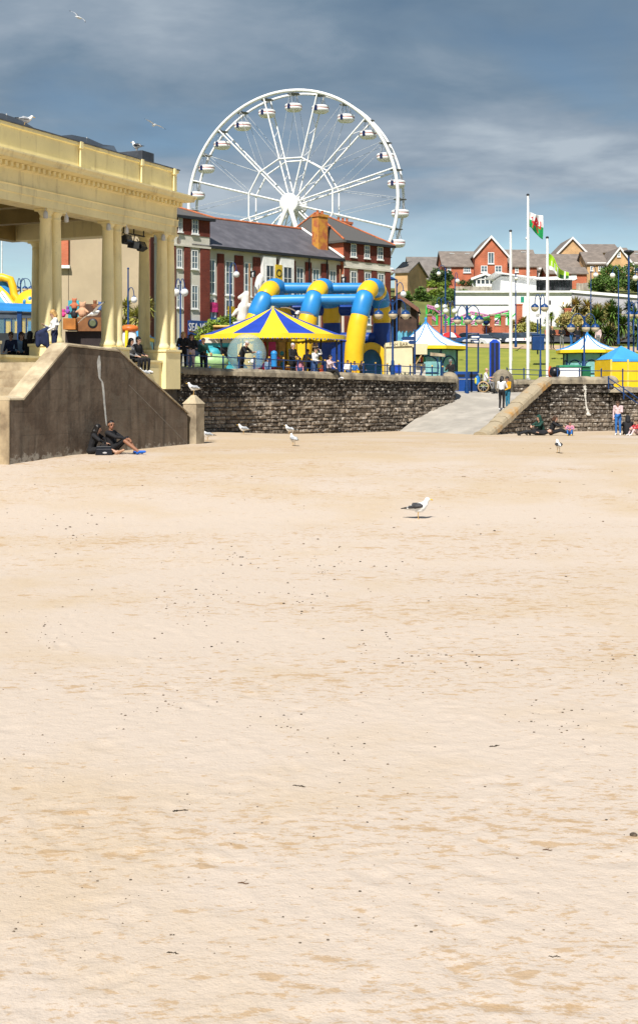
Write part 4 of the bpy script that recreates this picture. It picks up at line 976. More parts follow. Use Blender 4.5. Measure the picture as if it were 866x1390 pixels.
# ------------------------------------------------------------------ houses on the hill
def wall_block(mb, w, d, ze, zr=None, gable='front', z0=-2.0, m=0):
    """box with optional gable: front gable ridge runs along b (depth)"""
    if zr is None: return mb.box(0, w, -d, 0, z0, ze, m)
    if gable == 'front': mb.prism([(0, 0, z0), (w, 0, z0), (w, 0, ze), (w/2, 0, zr), (0, 0, ze)], (0, -d, 0), m)
    else: mb.prism([(0, 0, z0), (0, 0, ze), (0, -d/2, zr), (0, -d, ze), (0, -d, z0)], (w, 0, 0), m)
def gable_roof(mb, w, d, ze, zr, gable='front', ov=.3, th=.16, m=0):
    if gable == 'front':
        k = (zr - ze)/(w/2); y0, y1 = ov, -d - ov
        for s in (-1, 1):
            x0 = w/2 - s*(w/2 + ov); z0 = ze - k*ov
            mb.prism([(x0, y0, z0 + .04), (w/2, y0, zr + .04), (w/2, y0, zr + .04 + th), (x0, y0, z0 + .04 + th)], (0, y1 - y0, 0), m)
    else:
        k = (zr - ze)/(d/2)
        for s in (-1, 1):
            y0 = -d/2 + s*(d/2 + ov); z0 = ze - k*ov
            mb.prism([(-ov, y0, z0 + .04), (-ov, -d/2, zr + .04), (-ov, -d/2, zr + .04 + th), (-ov, y0, z0 + .04 + th)], (w + 2*ov, 0, 0), m)
def barge(mb, w, ze, zr, ov=.3, b=.32, t=.05, h=.3, m=0):
    k = (zr - ze)/(w/2)
    for s in (-1, 1):
        x0 = w/2 - s*(w/2 + ov); z0 = ze - k*ov
        mb.prism([(x0, b, z0 - h + .1), (w/2, b, zr - h + .1), (w/2, b, zr + .24), (x0, b, z0 + .24)], (0, t, 0), m)
def house(label, vols, loc_px, Y, yaw=0, base=None, cat='house', name='house'):
    x0 = XP(loc_px, Y); zb = lz(x0, Y) if base is None else base
    M0 = frame((x0, Y, zb), (math.cos(yaw), math.sin(yaw)))
    t = thing(name, label, cat, (x0 + 3, Y + 3, zb))
    for v in vols:
        ox, oy = v.get('o', (0, 0)); M = M0 @ Matrix.Translation((ox, oy, 0)); w, d, ze, zr, g = v['w'], v['d'], v['ze'], v.get('zr'), v.get('g', 'front')
        mb = MB(M); wall_block(mb, w, d, ze, zr, g, z0=v.get('z0', -2.0)); mb.build('wall', v['m'], t)
        if zr:
            mb = MB(M); gable_roof(mb, w, d, ze, zr, g); rf = mb.build('roof', v.get('rm', TILEG), t)
            if g == 'front' and v.get('bg', True): mb = MB(M); barge(mb, w, ze, zr); mb.build('bargeboard', WHITE, t)
            for sx, sz, sw in v.get('sky', []):
                k = (zr - ze)/(d/2); y = -d/2 + (zr - sz)/k; y2 = -d/2 + (zr - sz - .75)/k; mb = MB(M)
                mb.prism([(sx, y + .02, sz + .26), (sx + sw, y + .02, sz + .26), (sx + sw, y2 + .02, sz - .75 + .26), (sx, y2 + .02, sz - .75 + .26)], (0, 0, .06)); s = mb.build('skylight', WHITE, rf)
                mb = MB(M); e = .13; mb.prism([(sx + e, y + .06, sz + .26 - e*.7), (sx + sw - e, y + .06, sz + .26 - e*.7), (sx + sw - e, y2 - .01, sz - .75 + .26 + e*.7), (sx + e, y2 - .01, sz - .75 + .26 + e*.7)], (0, 0, .065)); mb.build('pane', GLASSB, s)
        for wn in v.get('win', []): window(M, *wn[:4], t, b=.02, bars=wn[4] if len(wn) > 4 else (2, 2), fw=.11)
        if v.get('band'): mb = MB(M); z, h = v['band']; mb.box(-.02, w + .02, .003, .1, z, z + h); mb.build('fascia', WHITE, t)
    return t
def make_houses():
    # small dark gable by the terrace end
    Y = 190; s = FPX/Y; z = ZP(391, Y)
    house('narrow tan house with steep grey roof just right of the brick terrace', [dict(w=1.9*1, d=9, ze=ZP(370, Y) - z, zr=ZP(353, Y) - z, m=BRICKB, g='side', o=(0, 0), rm=TILEG), ], 536, Y, R(-22), z)
    Y = 224; s = FPX/Y; z = ZP(388, Y); u = 1/s
    house('low grey roofed house with white band behind the wooden hut', [dict(w=44*u, d=9, ze=ZP(369, Y) - z, zr=ZP(346, Y) - z, m=WHITE2, g='side', win=[(1.0, 2.0, 4.5, .5, (4, 1))]), dict(w=12*u, d=8, o=(-7*u, 2), ze=ZP(369, Y) - z, zr=ZP(348, Y) - z, m=BRICKB, g='side', bg=False)], 562, Y, R(2), z)
    house('small lean brick outbuilding with dark tiled roof in front of the grey roofed house', [dict(w=38*u, d=5, ze=ZP(385, Y) - z, zr=ZP(373, Y) - z, m=BRICKO, g='side')], 564, Y - 9, R(1), z, cat='outbuilding', name='outbuilding')
    house('distant house end with brown roof beyond the grey roofed house', [dict(w=17*u, d=8, ze=ZP(372, Y) - z, zr=ZP(357, Y) - z, m=BRICKB, g='side')], 551, Y + 8, R(2), z)
    # brick house with central gable
    Y = 218; s = FPX/Y; u = 1/s; z = ZP(386, Y); h = lambda y: ZP(y, Y) - z
    house('orange brick house with tall white-edged central gable on the hill', [
        dict(w=44*u, d=9.5, o=(0, 0), ze=h(361), zr=h(338), m=BRICKO, g='side', rm=TILEB, win=[(5*u, h(369), 5*u, h(361.8) - h(369)), (27*u, h(369.5), 10*u, h(361.8) - h(369.5), (3, 2))], sky=[(12*u, h(342.5), 7*u), (33*u, h(342.5), 7*u)]),
        dict(w=44*u, d=10.5, o=(41*u, 1.4), ze=h(347), zr=h(322), m=BRICKO, g='front', rm=TILEB, win=[(17.5*u, h(358.5), 8.5*u, h(343) - h(358.5), (2, 1)), (8*u, h(370), 9*u, h(361) - h(370)), (27*u, h(370), 9.5*u, h(361) - h(370))]),
        dict(w=42*u, d=9.5, o=(85.2*u, 0), ze=h(361), zr=h(335.5), m=BRICKO, g='side', rm=TILEB, win=[(28*u, h(368), 4*u, h(361.8) - h(368)), (12*u, h(369), 5*u, h(361.8) - h(369))], sky=[(26*u, h(340), 7*u)])], 602, Y, R(1.5), z)
    # conservatory
    Yc = 211; u = Yc/FPX; z = ZP(389, Yc); h = lambda y: ZP(y, Yc) - z; x0 = XP(641, Yc)
    t = thing('conservatory', 'white glazed conservatory in front of the orange brick house', 'conservatory', (x0 + 2, Yc, z)); M = frame((x0, Yc, z), (1, .03))
    mb = MB(M); wall_block(mb, 35*u, 3.5, h(378), h(371.5), 'front', -.5); mb.build('glazing', GLASS, t)
    mb = MB(M); gable_roof(mb, 35*u, 3.5, h(378), h(371.5), 'front', .25, .12); mb.build('roof', TILEG, t)
    mb = MB(M); barge(mb, 35*u, h(378), h(371.5), .25, .26, .05, .28)
    for i in range(7): mb.box(35*u*i/6 - .1, 35*u*i/6 + .1, .003, .07, -.5, h(378) + (h(371.5) - h(378))*(1 - abs(i/3 - 1)) - .1)
    mb.box(-.1, 35*u + .1, .075, .12, h(379.3), h(378)); mb.box(-.1, 35*u + .1, .075, .12, -.5, .5); mb.build('frame', WHITE, t)
    # grey roofs in the middle
    Y = 226; u = Y/FPX; z = ZP(384, Y); h = lambda y: ZP(y, Y) - z
    house('grey roofed white banded house behind the third flagpole', [dict(w=64*u, d=9, ze=h(366), zr=h(342), m=WHITE2, g='side', rm=TILEB, band=(h(366) - .1, .5), win=[(6*u, h(376), 9*u, 1.0), (30*u, h(376), 9*u, 1.0)])], 731, Y, R(2), z)
    house('brown tiled garage row beside the green hillside bush', [dict(w=52*u, d=5, ze=h(378), zr=h(369), m=BRICKO, g='side', rm=TILEB, win=[(24*u, h(384), 5*u, .6), (32*u, h(384), 7*u, .6)])], 742, Y - 10, R(1), z, cat='garage', name='garage')
    Y = 236; u = Y/FPX; z = ZP(384, Y); h = lambda y: ZP(y, Y) - z
    house('buff brick house with white edged gable and long brown roof on the skyline', [
        dict(w=40*u, d=10, o=(0, 0), ze=h(343), zr=h(322.5), m=BRICKB, g='front', rm=TILEB),
        dict(w=54*u, d=10, o=(36*u, -3), ze=h(340), zr=h(325.5), m=BRICKB, g='side', rm=TILEB), dict(w=17*u, d=8, o=(90*u, -4), ze=h(345), zr=h(330.5), m=BRICKB, g='side', rm=TILEB)], 757, Y, R(1), z)
    Y = 222; u = Y/FPX; z = ZP(384, Y); h = lambda y: ZP(y, Y) - z
    house('buff brick house with small front gable above the green bush', [
        dict(w=26*u, d=9, o=(0, 0), ze=h(358), zr=h(339), m=BRICKB, g='side', rm=TILEB, band=(h(358.5), .35), win=[(4*u, h(367), 4*u, .8), (15*u, h(367), 9*u, .85, (3, 2))]),
        dict(w=33*u, d=9.5, o=(25.5*u, 1.2), ze=h(358), zr=h(337), m=BRICKB, g='front', rm=TILEB, win=[(13*u, h(349), 4.5*u, h(342.5) - h(349)), (8*u, h(370), 7*u, 1), (21*u, h(370), 8*u, 1)]),
        dict(w=46*u, d=9, o=(58.7*u, 0), ze=h(358), zr=h(337), m=BRICKB, g='side', rm=TILEB, band=(h(358.5), .35), win=[(5*u, h(367.5), 9*u, 1.0, (3, 2)), (22*u, h(367.5), 9*u, 1.0, (3, 2))], sky=[(12*u, h(343), 7*u)])], 797, Y, R(1), z)
make_houses()
# ------------------------------------------------------------------ white modern building
def make_white():
    Y = 170.0; u = Y/FPX; zb = ZP(447, Y); h = lambda y: ZP(y, Y); X = lambda px: XP(px, Y)
    t = thing('white_building', 'long white flat roofed modern building with glazed upper room', 'building', (X(700), Y + 6, zb))
    mb = MB(); mb.prism([(X(617.5), Y, zb - 1), (X(776), Y, zb - 1), (X(776), Y + 14, zb - 1), (X(640), Y + 14, zb - 1)], (0, 0, h(397) - zb + 1)); mb.build('wall', WHITE2, t)
    mb = MB(); mb.prism([(X(616.5), Y - .35, h(397)), (X(777), Y - .35, h(397)), (X(777), Y + 14, h(397)), (X(640), Y + 14, h(397))], (0, 0, h(394.3) - h(397))); mb.build('parapet', WHITE, t)
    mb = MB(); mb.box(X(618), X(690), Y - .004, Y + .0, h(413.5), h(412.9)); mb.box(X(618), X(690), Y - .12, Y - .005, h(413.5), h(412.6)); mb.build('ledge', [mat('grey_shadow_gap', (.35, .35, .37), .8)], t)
    mb = MB(); mb.box(X(684), X(733), Y + 3, Y + 12, h(396), h(372)); mb.build('upper_wall', WHITE, t)
    mb = MB(); mb.box(X(733), X(783), Y + 3.2, Y + 12, h(394.3), h(376)); mb.build('glazing', [mat('upper_glass', (.05, .055, .06), .15, .5, .8)], t)
    mb = MB()
    for px in (733, 737, 748, 753, 759, 764, 769, 774, 779): mb.box(X(px) - .06, X(px) + .06, Y + 3.1, Y + 3.2, h(394), h(376))
    mb.build('mullions', [mat('mullion_dark', (.03, .03, .035), .5)], t)
    mb = MB(); mb.prism([(X(728), Y + 2.4, h(377)), (X(787), Y + 2.4, h(371.5) - .5), (X(787), Y + 2.4, h(371.5)), (X(728), Y + 2.4, h(374))], (0, 11, 0)); mb.prism([(X(676), Y + 2.3, h(367.5)), (X(740), Y + 2.3, h(377)), (X(740), Y + 2.3, h(374.8)), (X(676), Y + 2.3, h(366))], (0, 11, 0)); mb.build('canopy', WHITE, t)
    lil = mat('shaded_wing_render', (.44, .43, .47), .85, .06, .4)  # the wing's shade is put into its lilac grey colour
    A = Vector((X(776.3), Y + 1, 0)); M = frame((A.x, A.y, 0), (1, -.10)); L_ = 24
    mb = MB(M); mb.prism([(0, 0, zb - 1), (L_, 0, zb - 1), (L_, 0, h(396) - 2.2), (0, 0, h(396))], (0, -7, 0)); mb.build('wing_wall', lil, t)
    mb = MB(M); mb.prism([(0, .25, h(396)), (L_, .25, h(396) - 2.2), (L_, .25, h(396) - 1.85), (0, .25, h(396) + .35)], (0, -7.5, 0)); mb.build('wing_coping', [WHITE2], t)
    mb = MB(M); mb.box(3.4, 6.5, .004, .05, h(428), h(417)); mb.build('doorway', [mat('dark_opening', (.03, .02, .015), .8)], t)
    mb = MB(M); mb.prism([(0.4, .3, h(414)), (1.2, .3, h(414)), (7.2, .3, h(427)), (6.4, .3, h(427))], (0, .3, 0)); mb.build('stair_stringer', CONCL, t)
    dk = mat('wall_symbol', (.04, .04, .05), .6); gr = mat('wall_symbol_green', (.02, .30, .20), .6)
    for px, py, r, m_ in ((746, 410, .25, dk), (709, 406, .35, gr), (764.5, 411, .13, GOLD)):
        mb = MB(); mb.box(X(px) - r*.6, X(px) + r*.6, Y - .06, Y - .003, h(py) - r, h(py) + r); mb.build('wall_plaque', m_, t)
make_white()
def fence(label, x0, x1, y, z0f, h, m, board=.14, cat='fence'):
    t = thing('garden_fence', label, cat, ((x0 + x1)/2, y, z0f(0.5)))
    g = random.Random(int(x0*7)); mb = MB(); a = x0
    while a < x1:
        f = (a - x0)/(x1 - x0); z = z0f(f); mb.box(a, a + board - .015, y - .02 + g.uniform(-.02, .02), y + .03, z, z + h*g.uniform(.95, 1.04)); a += board
    mb.build('boards', m, t)
    mb = MB(); k = max(2, int((x1 - x0)/2.4))
    for i in range(k + 1): f = i/k; x = x0 + (x1 - x0)*f; mb.box(x - .06, x + .06, y + .035, y + .16, z0f(f) - .2, z0f(f) + h)
    mb.build('posts', m, t); return t
WOODG = mat('grey_fence_wood', (.42, .38, .32), .9, .15, 2, island=.2)
WOODP = mat('pinkish_fence_wood', (.40, .27, .22), .9, .15, 2, island=.2)
Yf = 203.0
fence('pale weathered board fence in front of the conservatory', XP(618, Yf), XP(686, Yf), Yf, lambda f: ZP(396.5 + 1*f, Yf), .95, WOODG)
fence('pinkish board fence behind the wooden hut', XP(552, Yf), XP(603, Yf), Yf, lambda f: ZP(399.5, Yf), 1.0, WOODP)
fence('short pale board fence beside the hillside bush', XP(783, Yf), XP(813, Yf), Yf, lambda f: ZP(393.5, Yf), 1.1, WOODG)
# ------------------------------------------------------------------ bushes and trees
LEAF1 = leaf_mat('leaf_mid', (.10, .17, .03), (.05, .10, .018)); LEAF2 = leaf_mat('leaf_dark', (.06, .10, .025), (.03, .055, .015)); LEAF3 = leaf_mat('leaf_bright', (.20, .27, .03), (.11, .17, .02))
LEAFY = leaf_mat('leaf_yellow', (.42, .38, .10), (.20, .22, .04)); LEAFB = leaf_mat('leaf_brownish', (.50, .36, .14), (.22, .24, .06))
BARK = mat('bark', (.10, .075, .05), .95, .2, 3, bump=.5)
def bush(label, px, py, Y, w, h, m=LEAF1, n=1500, leaf=.16, seed=1, trunk=False, cat='bush', name='bush', group=None):
    """(px, py) is where the plant meets the ground"""
    o = W(px, py, Y); t = thing(name, label, cat, o, group=group); g = random.Random(seed); cl = []
    for i in range(9): 
        a = g.uniform(-.42, .42)*w; b = g.uniform(-.3, .3)*w; hh = h*(.25 + .55*g.random()*(1 - (abs(a)/w)**1.5)); r = min(w, h)*g.uniform(.20, .36)
        cl.append(((o.x + a, o.y + b, o.z + hh), (r*1.2, r*1.2, r)))
    leaves(cl, n, leaf, seed).build('crown' if trunk else 'foliage', m, t, norm=False)
    mb = MB()
    for i in range(5):
        c = cl[i][0]; mb.tube([(o.x + (c[0] - o.x)*.1, o.y + (c[1] - o.y)*.1, o.z - .2), (o.x + (c[0] - o.x)*.5, o.y + (c[1] - o.y)*.5, o.z + h*.3), c], [.10, .06, .02] if h > 2 else [.05, .03, .01], 6)
    mb.build('trunk' if trunk else 'stems', BARK, t); return t
bush('round dark green tree left of the orange brick house', 599, 390, 214, 4.2, 3.0, LEAF2, 2200, .2, 3, True, 'tree', 'tree')
bush('low bright green shrub under the orange brick house', 592, 393, 208, 4.5, 1.6, LEAF3, 1300, .16, 4)
bush('small green shrub beside the conservatory', 680, 389, 209, 1.8, 1.7, LEAF3, 700, .13, 5)
bush('small dark shrub left of the conservatory', 634, 390, 208, 2.2, 1.4, LEAF2, 700, .13, 6)
bush('tall leafy green tree beside the buff brick gable', 838, 389, 205, 4.6, 4.2, LEAF1, 3000, .2, 7, True, 'tree', 'tree')
bush('wide green hedge bush below the buff houses', 836, 396, 199, 8.0, 2.7, LEAF1, 3200, .18, 8)
bush('dark green bush at the right edge below the buff houses', 864, 394, 200, 5.0, 2.6, LEAF2, 1800, .18, 9)
bush('pointed green shrub beside the short board fence', 817, 391, 203, 1.8, 2.4, LEAF1, 900, .15, 10)
bush('scrubby green bank of bushes above the wooden hut', 575, 412, 185, 9.0, 2.3, LEAF1, 2600, .18, 11)
bush('straggly green bush on the bank beside the white building', 603, 408, 188, 4.5, 2.2, LEAF3, 1500, .16, 12)
bush('yellow green bush above the carousel in front of the shops', 300, 464, 96, 2.8, 1.7, LEAF3, 2000, .13, 13)
bush('round bright green bush between the shops and the inflatable', 322, 455, 97, 2.6, 1.6, LEAF3, 1200, .12, 14)
bush('green bush seen between the inflatable legs', 445, 430, 112, 3.8, 2.0, LEAF3, 1300, .14, 15)
def cordyline(label, px, py, Y, heads, m=LEAFY, seed=1, bl=.75, group=None):
    o = W(px, py, Y); t = thing('palm_tree', label, 'palm', o, group=group); g = random.Random(seed); mb = MB(); tr = MB()
    for hx, hz, sc in heads:
        c = Vector((o.x + hx, o.y + g.uniform(-.4, .4), o.z + hz)); tr.tube([o + Vector((hx*.15, 0, -.2)), o + Vector((hx*.4, 0, hz*.5)), c], [.14, .10, .07], 7)
        for i in range(190):
            d = Vector((g.gauss(0, 1), g.gauss(0, 1), g.gauss(.25, .8))).normalized(); L_ = bl*sc*g.uniform(.7, 1.1); sd = d.cross(Vector((0, 0, 1))).normalized()*(.05*sc)
            p1 = c + d*L_*.55; p2 = c + d*L_ + Vector((0, 0, -.25*L_*g.random()))
            mb.raw([c - sd*.6, c + sd*.6, p1 + sd, p1 - sd, p2], [(0, 1, 2, 3), (3, 2, 4)])
    mb.build('crown', m, t, norm=False); tr.build('trunk', BARK, t); return t
cordyline('yellow green spiky palm between the pavilion columns', 190, 470, 88, [(0, 1.9, 1.25), (.5, 2.6, 1.1), (-.2, 1.0, 1.0)], LEAFY, 1, .85)
cordyline('smaller spiky palm left of the single globe lamp', 171, 470, 92, [(0, 2.8, 1.0), (.3, 2.0, 1.0), (-.2, 1.5, .9)], LEAFY, 2, .8)
cordyline('big spiky brown palm by the white building end wall', 792, 449, 150, [(-2.0, 2.2, 1.3), (-.9, 2.9, 1.4), (.4, 2.7, 1.4), (1.6, 2.2, 1.3), (-.3, 1.5, 1.3), (2.6, 2.5, 1.1)], LEAFB, 3, 1.0)
cordyline('dark leafy palm clump behind the yellow tent', 822, 474, 118, [(-.8, 2.8, 1.4), (.6, 3.2, 1.4), (1.5, 2.2, 1.4), (-1.2, 1.4, 1.3), (.3, 1.3, 1.4), (2.6, 2.9, 1.2), (2.9, 1.5, 1.2)], LEAF1, 4, 1.0)
cordyline('small spiky palm in front of the white wall beside the flagpoles', 748, 452, 146, [(0, 1.9, .8), (-.4, 1.3, .7)], LEAF3, 5, .9)
cordyline('low bushy palm behind the tall flagpole', 708, 456, 148, [(-.9, 1.3, 1.0), (.2, 1.6, 1.0), (1.0, 1.1, 1.0)], LEAFB, 6, .9)
cordyline('small green palm left of the yellow tent top', 812, 440, 152, [(0, 1.6, 1.3), (1.6, 2.2, 1.3), (3.6, 2.0, 1.3)], LEAF1, 8, .9)
bush('brownish leafy shrubs in front of the white end wall', 785, 448, 147, 5.0, 2.0, LEAFB, 2400, .17, 31)
bush('bushy brown green planting left of the yellow tent', 803, 452, 146, 5.5, 2.6, LEAFB, 2600, .17, 32)
bush('green planting between the palms behind the lawn group', 796, 440, 151, 4.5, 2.0, LEAF3, 1800, .17, 33)
bush('yellowish shrub at the foot of the brick pillar by the flagpole', 716, 458, 146, 3.2, 1.7, LEAFY, 1400, .14, 34)
bush('scrubby green bushes on the bank left of the white building', 612, 415, 182, 5.0, 2.4, LEAF1, 1800, .17, 35)
# ------------------------------------------------------------------ carousel
YPVC = mat('yellow_canvas', (.80, .58, .02), .5, .05, 1.5); BPVC = mat('blue_canvas', (.02, .06, .42), .5, .08, 1.5)
IBLUE = mat('inflatable_blue', (.025, .24, .60), .38, .08, .8, spec=.45); IYEL = mat('inflatable_yellow', (.82, .50, .015), .38, .06, .8, spec=.45)
INAVY = mat('inflatable_navy', (.012, .05, .26), .4, .1, .8)
RED = mat('red_paint', (.55, .03, .03), .45, .1, 2); PINK = mat('pink_paint', (.65, .06, .25), .5, .1, 2); GREENP = mat('green_paint', (.02, .30, .10), .5, .1, 2); TEAL = mat('teal_paint', (.05, .38, .45), .5, .1, 2)
def make_carousel():
    Y = 64.5; s = FPX/Y; c = Vector((XP(370.5, Y), Y, lz(XP(370.5, Y), Y) + .03)); rad = 98/s; za, ze = ZP(417, Y), ZP(456, Y)
    t = thing('carousel', 'small carousel under a yellow and blue striped round canopy behind the sea wall', 'carousel', c)
    n = 16; ph = R(-90 - 11.25 + 3)
    mb = MB(); prof = [(.02, za), (rad*.33, ze + (za - ze)*.63), (rad*.66, ze + (za - ze)*.30), (rad, ze)]
    for i in range(n):
        a0, a1 = ph + 2*math.pi*i/n, ph + 2*math.pi*(i + 1)/n; m = i % 2
        vs = []
        for r, z in prof:
            for q in range(5):
                a = a0 + (a1 - a0)*q/4; sg = 1 - .018*math.sin(math.pi*q/4)*(r/rad); vs.append((c.x + r*sg*math.cos(a), c.y + r*sg*math.sin(a), z - (.03*math.sin(math.pi*q/4) if r > .1 else 0)))
        mb.raw(vs, [(k*5 + q, k*5 + q + 1, (k+1)*5 + q + 1, (k+1)*5 + q) for k in range(3) for q in range(4)], m, True)
    mb.build('canopy', [YPVC, BPVC], t)
    mb = MB(); N = 200                                              # scalloped valance
    for i in range(N):
        a0, a1 = 2*math.pi*i/N, 2*math.pi*(i + 1)/N; f = lambda a: .21 + .055*abs(math.sin(a*50))
        vs = []
        for a in (a0, a1): vs += [(c.x + (rad + .01)*math.cos(a), c.y + (rad + .01)*math.sin(a), ze + .015), (c.x + (rad + .03)*math.cos(a), c.y + (rad + .03)*math.sin(a), ze - f(a))]
        mb.raw(vs, [(0, 2, 3, 1)], 0)
    for i in range(100):
        a = 2*math.pi*(i + .5)/100; mb.ball((c.x + (rad + .035)*math.cos(a), c.y + (rad + .035)*math.sin(a), ze - .235), .04, 6, 1)
    mb.build('valance', [YPVC, BPVC], t)
    mb = MB(); mb.lathe([(0, .12), (rad*.86, .12), (rad*.86, 0)], 32, c, 0, False); mb.build('platform', [mat('deck_plate', (.35, .10, .05), .5, .2, 1)], t)
    mb = MB(); mb.lathe([(.9, .12), (.9, ze - c.z)], 12, c, 0, False); cc = mb.build('centre_drum', [mat('drum_gold', (.55, .38, .10), .4, .3, 2)], t)
    cols = [RED, YPVC, BPVC, PINK, TEAL, WHITE, GOLD, GREENP]
    for i in range(12):
        a = 2*math.pi*i/12; mb = MB(Matrix.Translation(c) @ Matrix.Rotation(a, 4, 'Z')); mb.box(.89, .93, -.17, .17, .35, 1.9, 0); mb.ball((.93, 0, 1.35), (.04, .12, .12), 8, 1); mb.ball((.93, 0, .8), (.04, .1, .16), 8, 1); mb.build('panel', [cols[(i*3) % 8], cols[(i*5 + 2) % 8]], cc)
    for i in range(10):
        a = 2*math.pi*(i + .3)/10; p = c + Vector((rad*.97*math.cos(a), rad*.97*math.sin(a), 0)); mb = MB(); mb.tube([p, (p.x, p.y, ze + .02)], .045, 7); mb.build('pole', [BLACK], t)
    for i in range(9):
        a = 2*math.pi*(i + .5)/9; p = c + Vector((rad*.64*math.cos(a), rad*.64*math.sin(a), .12)); mb = MB(Matrix.Translation(p) @ Matrix.Rotation(a, 4, 'Z'))
        mb.tube([(0, 0, 0), (0, 0, 2.0)], .025, 6, 1); mb.tube([(0, -.5, .55), (0, -.25, .62), (0, .2, .6), (0, .42, .62)], [.10, .2, .19, .1], 8, 0); mb.tube([(0, .36, .62), (0, .58, .95), (0, .60, 1.05)], [.13, .09, .07], 7, 0); mb.tube([(0, .56, 1.05), (0, .80, .95)], [.08, .045], 7, 0)
        for y in (-.38, .32):
            for x in (-.1, .1): mb.tube([(x, y, .55), (x, y + .06, .3), (x, y - .02, .05)], [.055, .04, .03], 6, 0)
        mb.ball((0, -.02, .74), (.16, .22, .09), 8, 2)
        mb.build('carousel_horse', [cols[(i*3 + 1) % 8], GOLD, cols[(i*5 + 3) % 8]], t)
    b = MB(); b.tube([(c.x, c.y, za - .05), (c.x, c.y, za + .06)], .03, 6); b.build('finial', YPVC, t)
make_carousel()
# ride bits beside the carousel
def make_zorb():
    Y = 59.2; s = FPX/Y; c = W(335, 489, Y); zf = lz(c.x, c.y) + .03
    t = thing('water_ball', 'clear inflatable water ball in front of the striped carousel', 'play ball', (c.x, c.y, zf + .30))
    mb = MB(); mb.ball((c.x, c.y, zf + .30 + .88), .88, 24); mb.build('ball_skin', [clear_mat('clear_vinyl', (.45, .62, .60), .32, .08)], t)
    mb = MB(); mb.ball((c.x + .3, c.y - .72, zf + .8), (.12, .08, .12), 8); mb.build('valve', WHITE, t)
    p = thing('paddling_pool', 'shallow blue and yellow inflatable pool under the clear water ball', 'pool', (c.x, c.y, zf))
    mb = MB(); pts = [(c.x + 1.5*math.cos(a), c.y + 1.1*math.sin(a), zf + .18) for a in np.linspace(0, 2*math.pi, 33)]; mb.tube(pts, .18, 8, caps=False); mb.build('pool_rim', IYEL, p)
    mb = MB(); mb.lathe([(0, .0), (1, 0), (1, .12), (0, .12)], 24, (0, 0, 0)); mb.v = [Vector((c.x + v.x*1.42, c.y + v.y*1.02, zf + .05 + v.z)) for v in mb.v]; mb.build('pool_floor', IBLUE, p)
    b = thing('bumper_boat', 'pale green play boat beside the sea wall railing', 'play boat', W(286, 500, 57.5))
    q = W(286, 499, 57.5); mb = MB(); mb.ball(q + Vector((0, 0, .25)), (.8, .6, .42), 14); mb.build('hull', [mat('pale_green_plastic', (.35, .55, .25), .4)], b); mb = MB(); mb.ball(q + Vector((.1, 0, .6)), (.35, .3, .3), 10); mb.build('cab', TEAL, b)
    for k, (px, m_, lab) in enumerate(((352, IBLUE, 'first blue game post left of the black coated man'), (372, IBLUE, 'second blue game post beside the black coated man'))):
        q = W(px, 498, 60); mb = MB(); mb.tube([q, q + Vector((0, 0, .55))], .14, 8); mb.ball(q + Vector((0, 0, .6)), .16, 8); o = mb.build('game_post', m_, None, q); tag(o, lab, 'game post')
    q = W(300, 486, 63); t2 = thing('ticket_hut', 'small pale blue and cream ticket hut under the left edge of the carousel', 'hut', (q.x, q.y, lz(q.x, q.y)))
    zf = lz(q.x, q.y); mb = MB(); mb.box(q.x - .75, q.x + .75, q.y - .4, q.y + .8, zf, zf + 1.7); mb.build('wall', TEAL, t2); mb = MB(); mb.box(q.x - .85, q.x + .85, q.y - .5, q.y + .9, zf + 1.7, zf + 1.95); mb.build('roof', CREAM, t2); mb = MB(); mb.box(q.x - .45, q.x + .35, q.y - .43, q.y - .402, zf + .9, zf + 1.5); mb.build('hatch', BLACK, t2)
make_zorb()
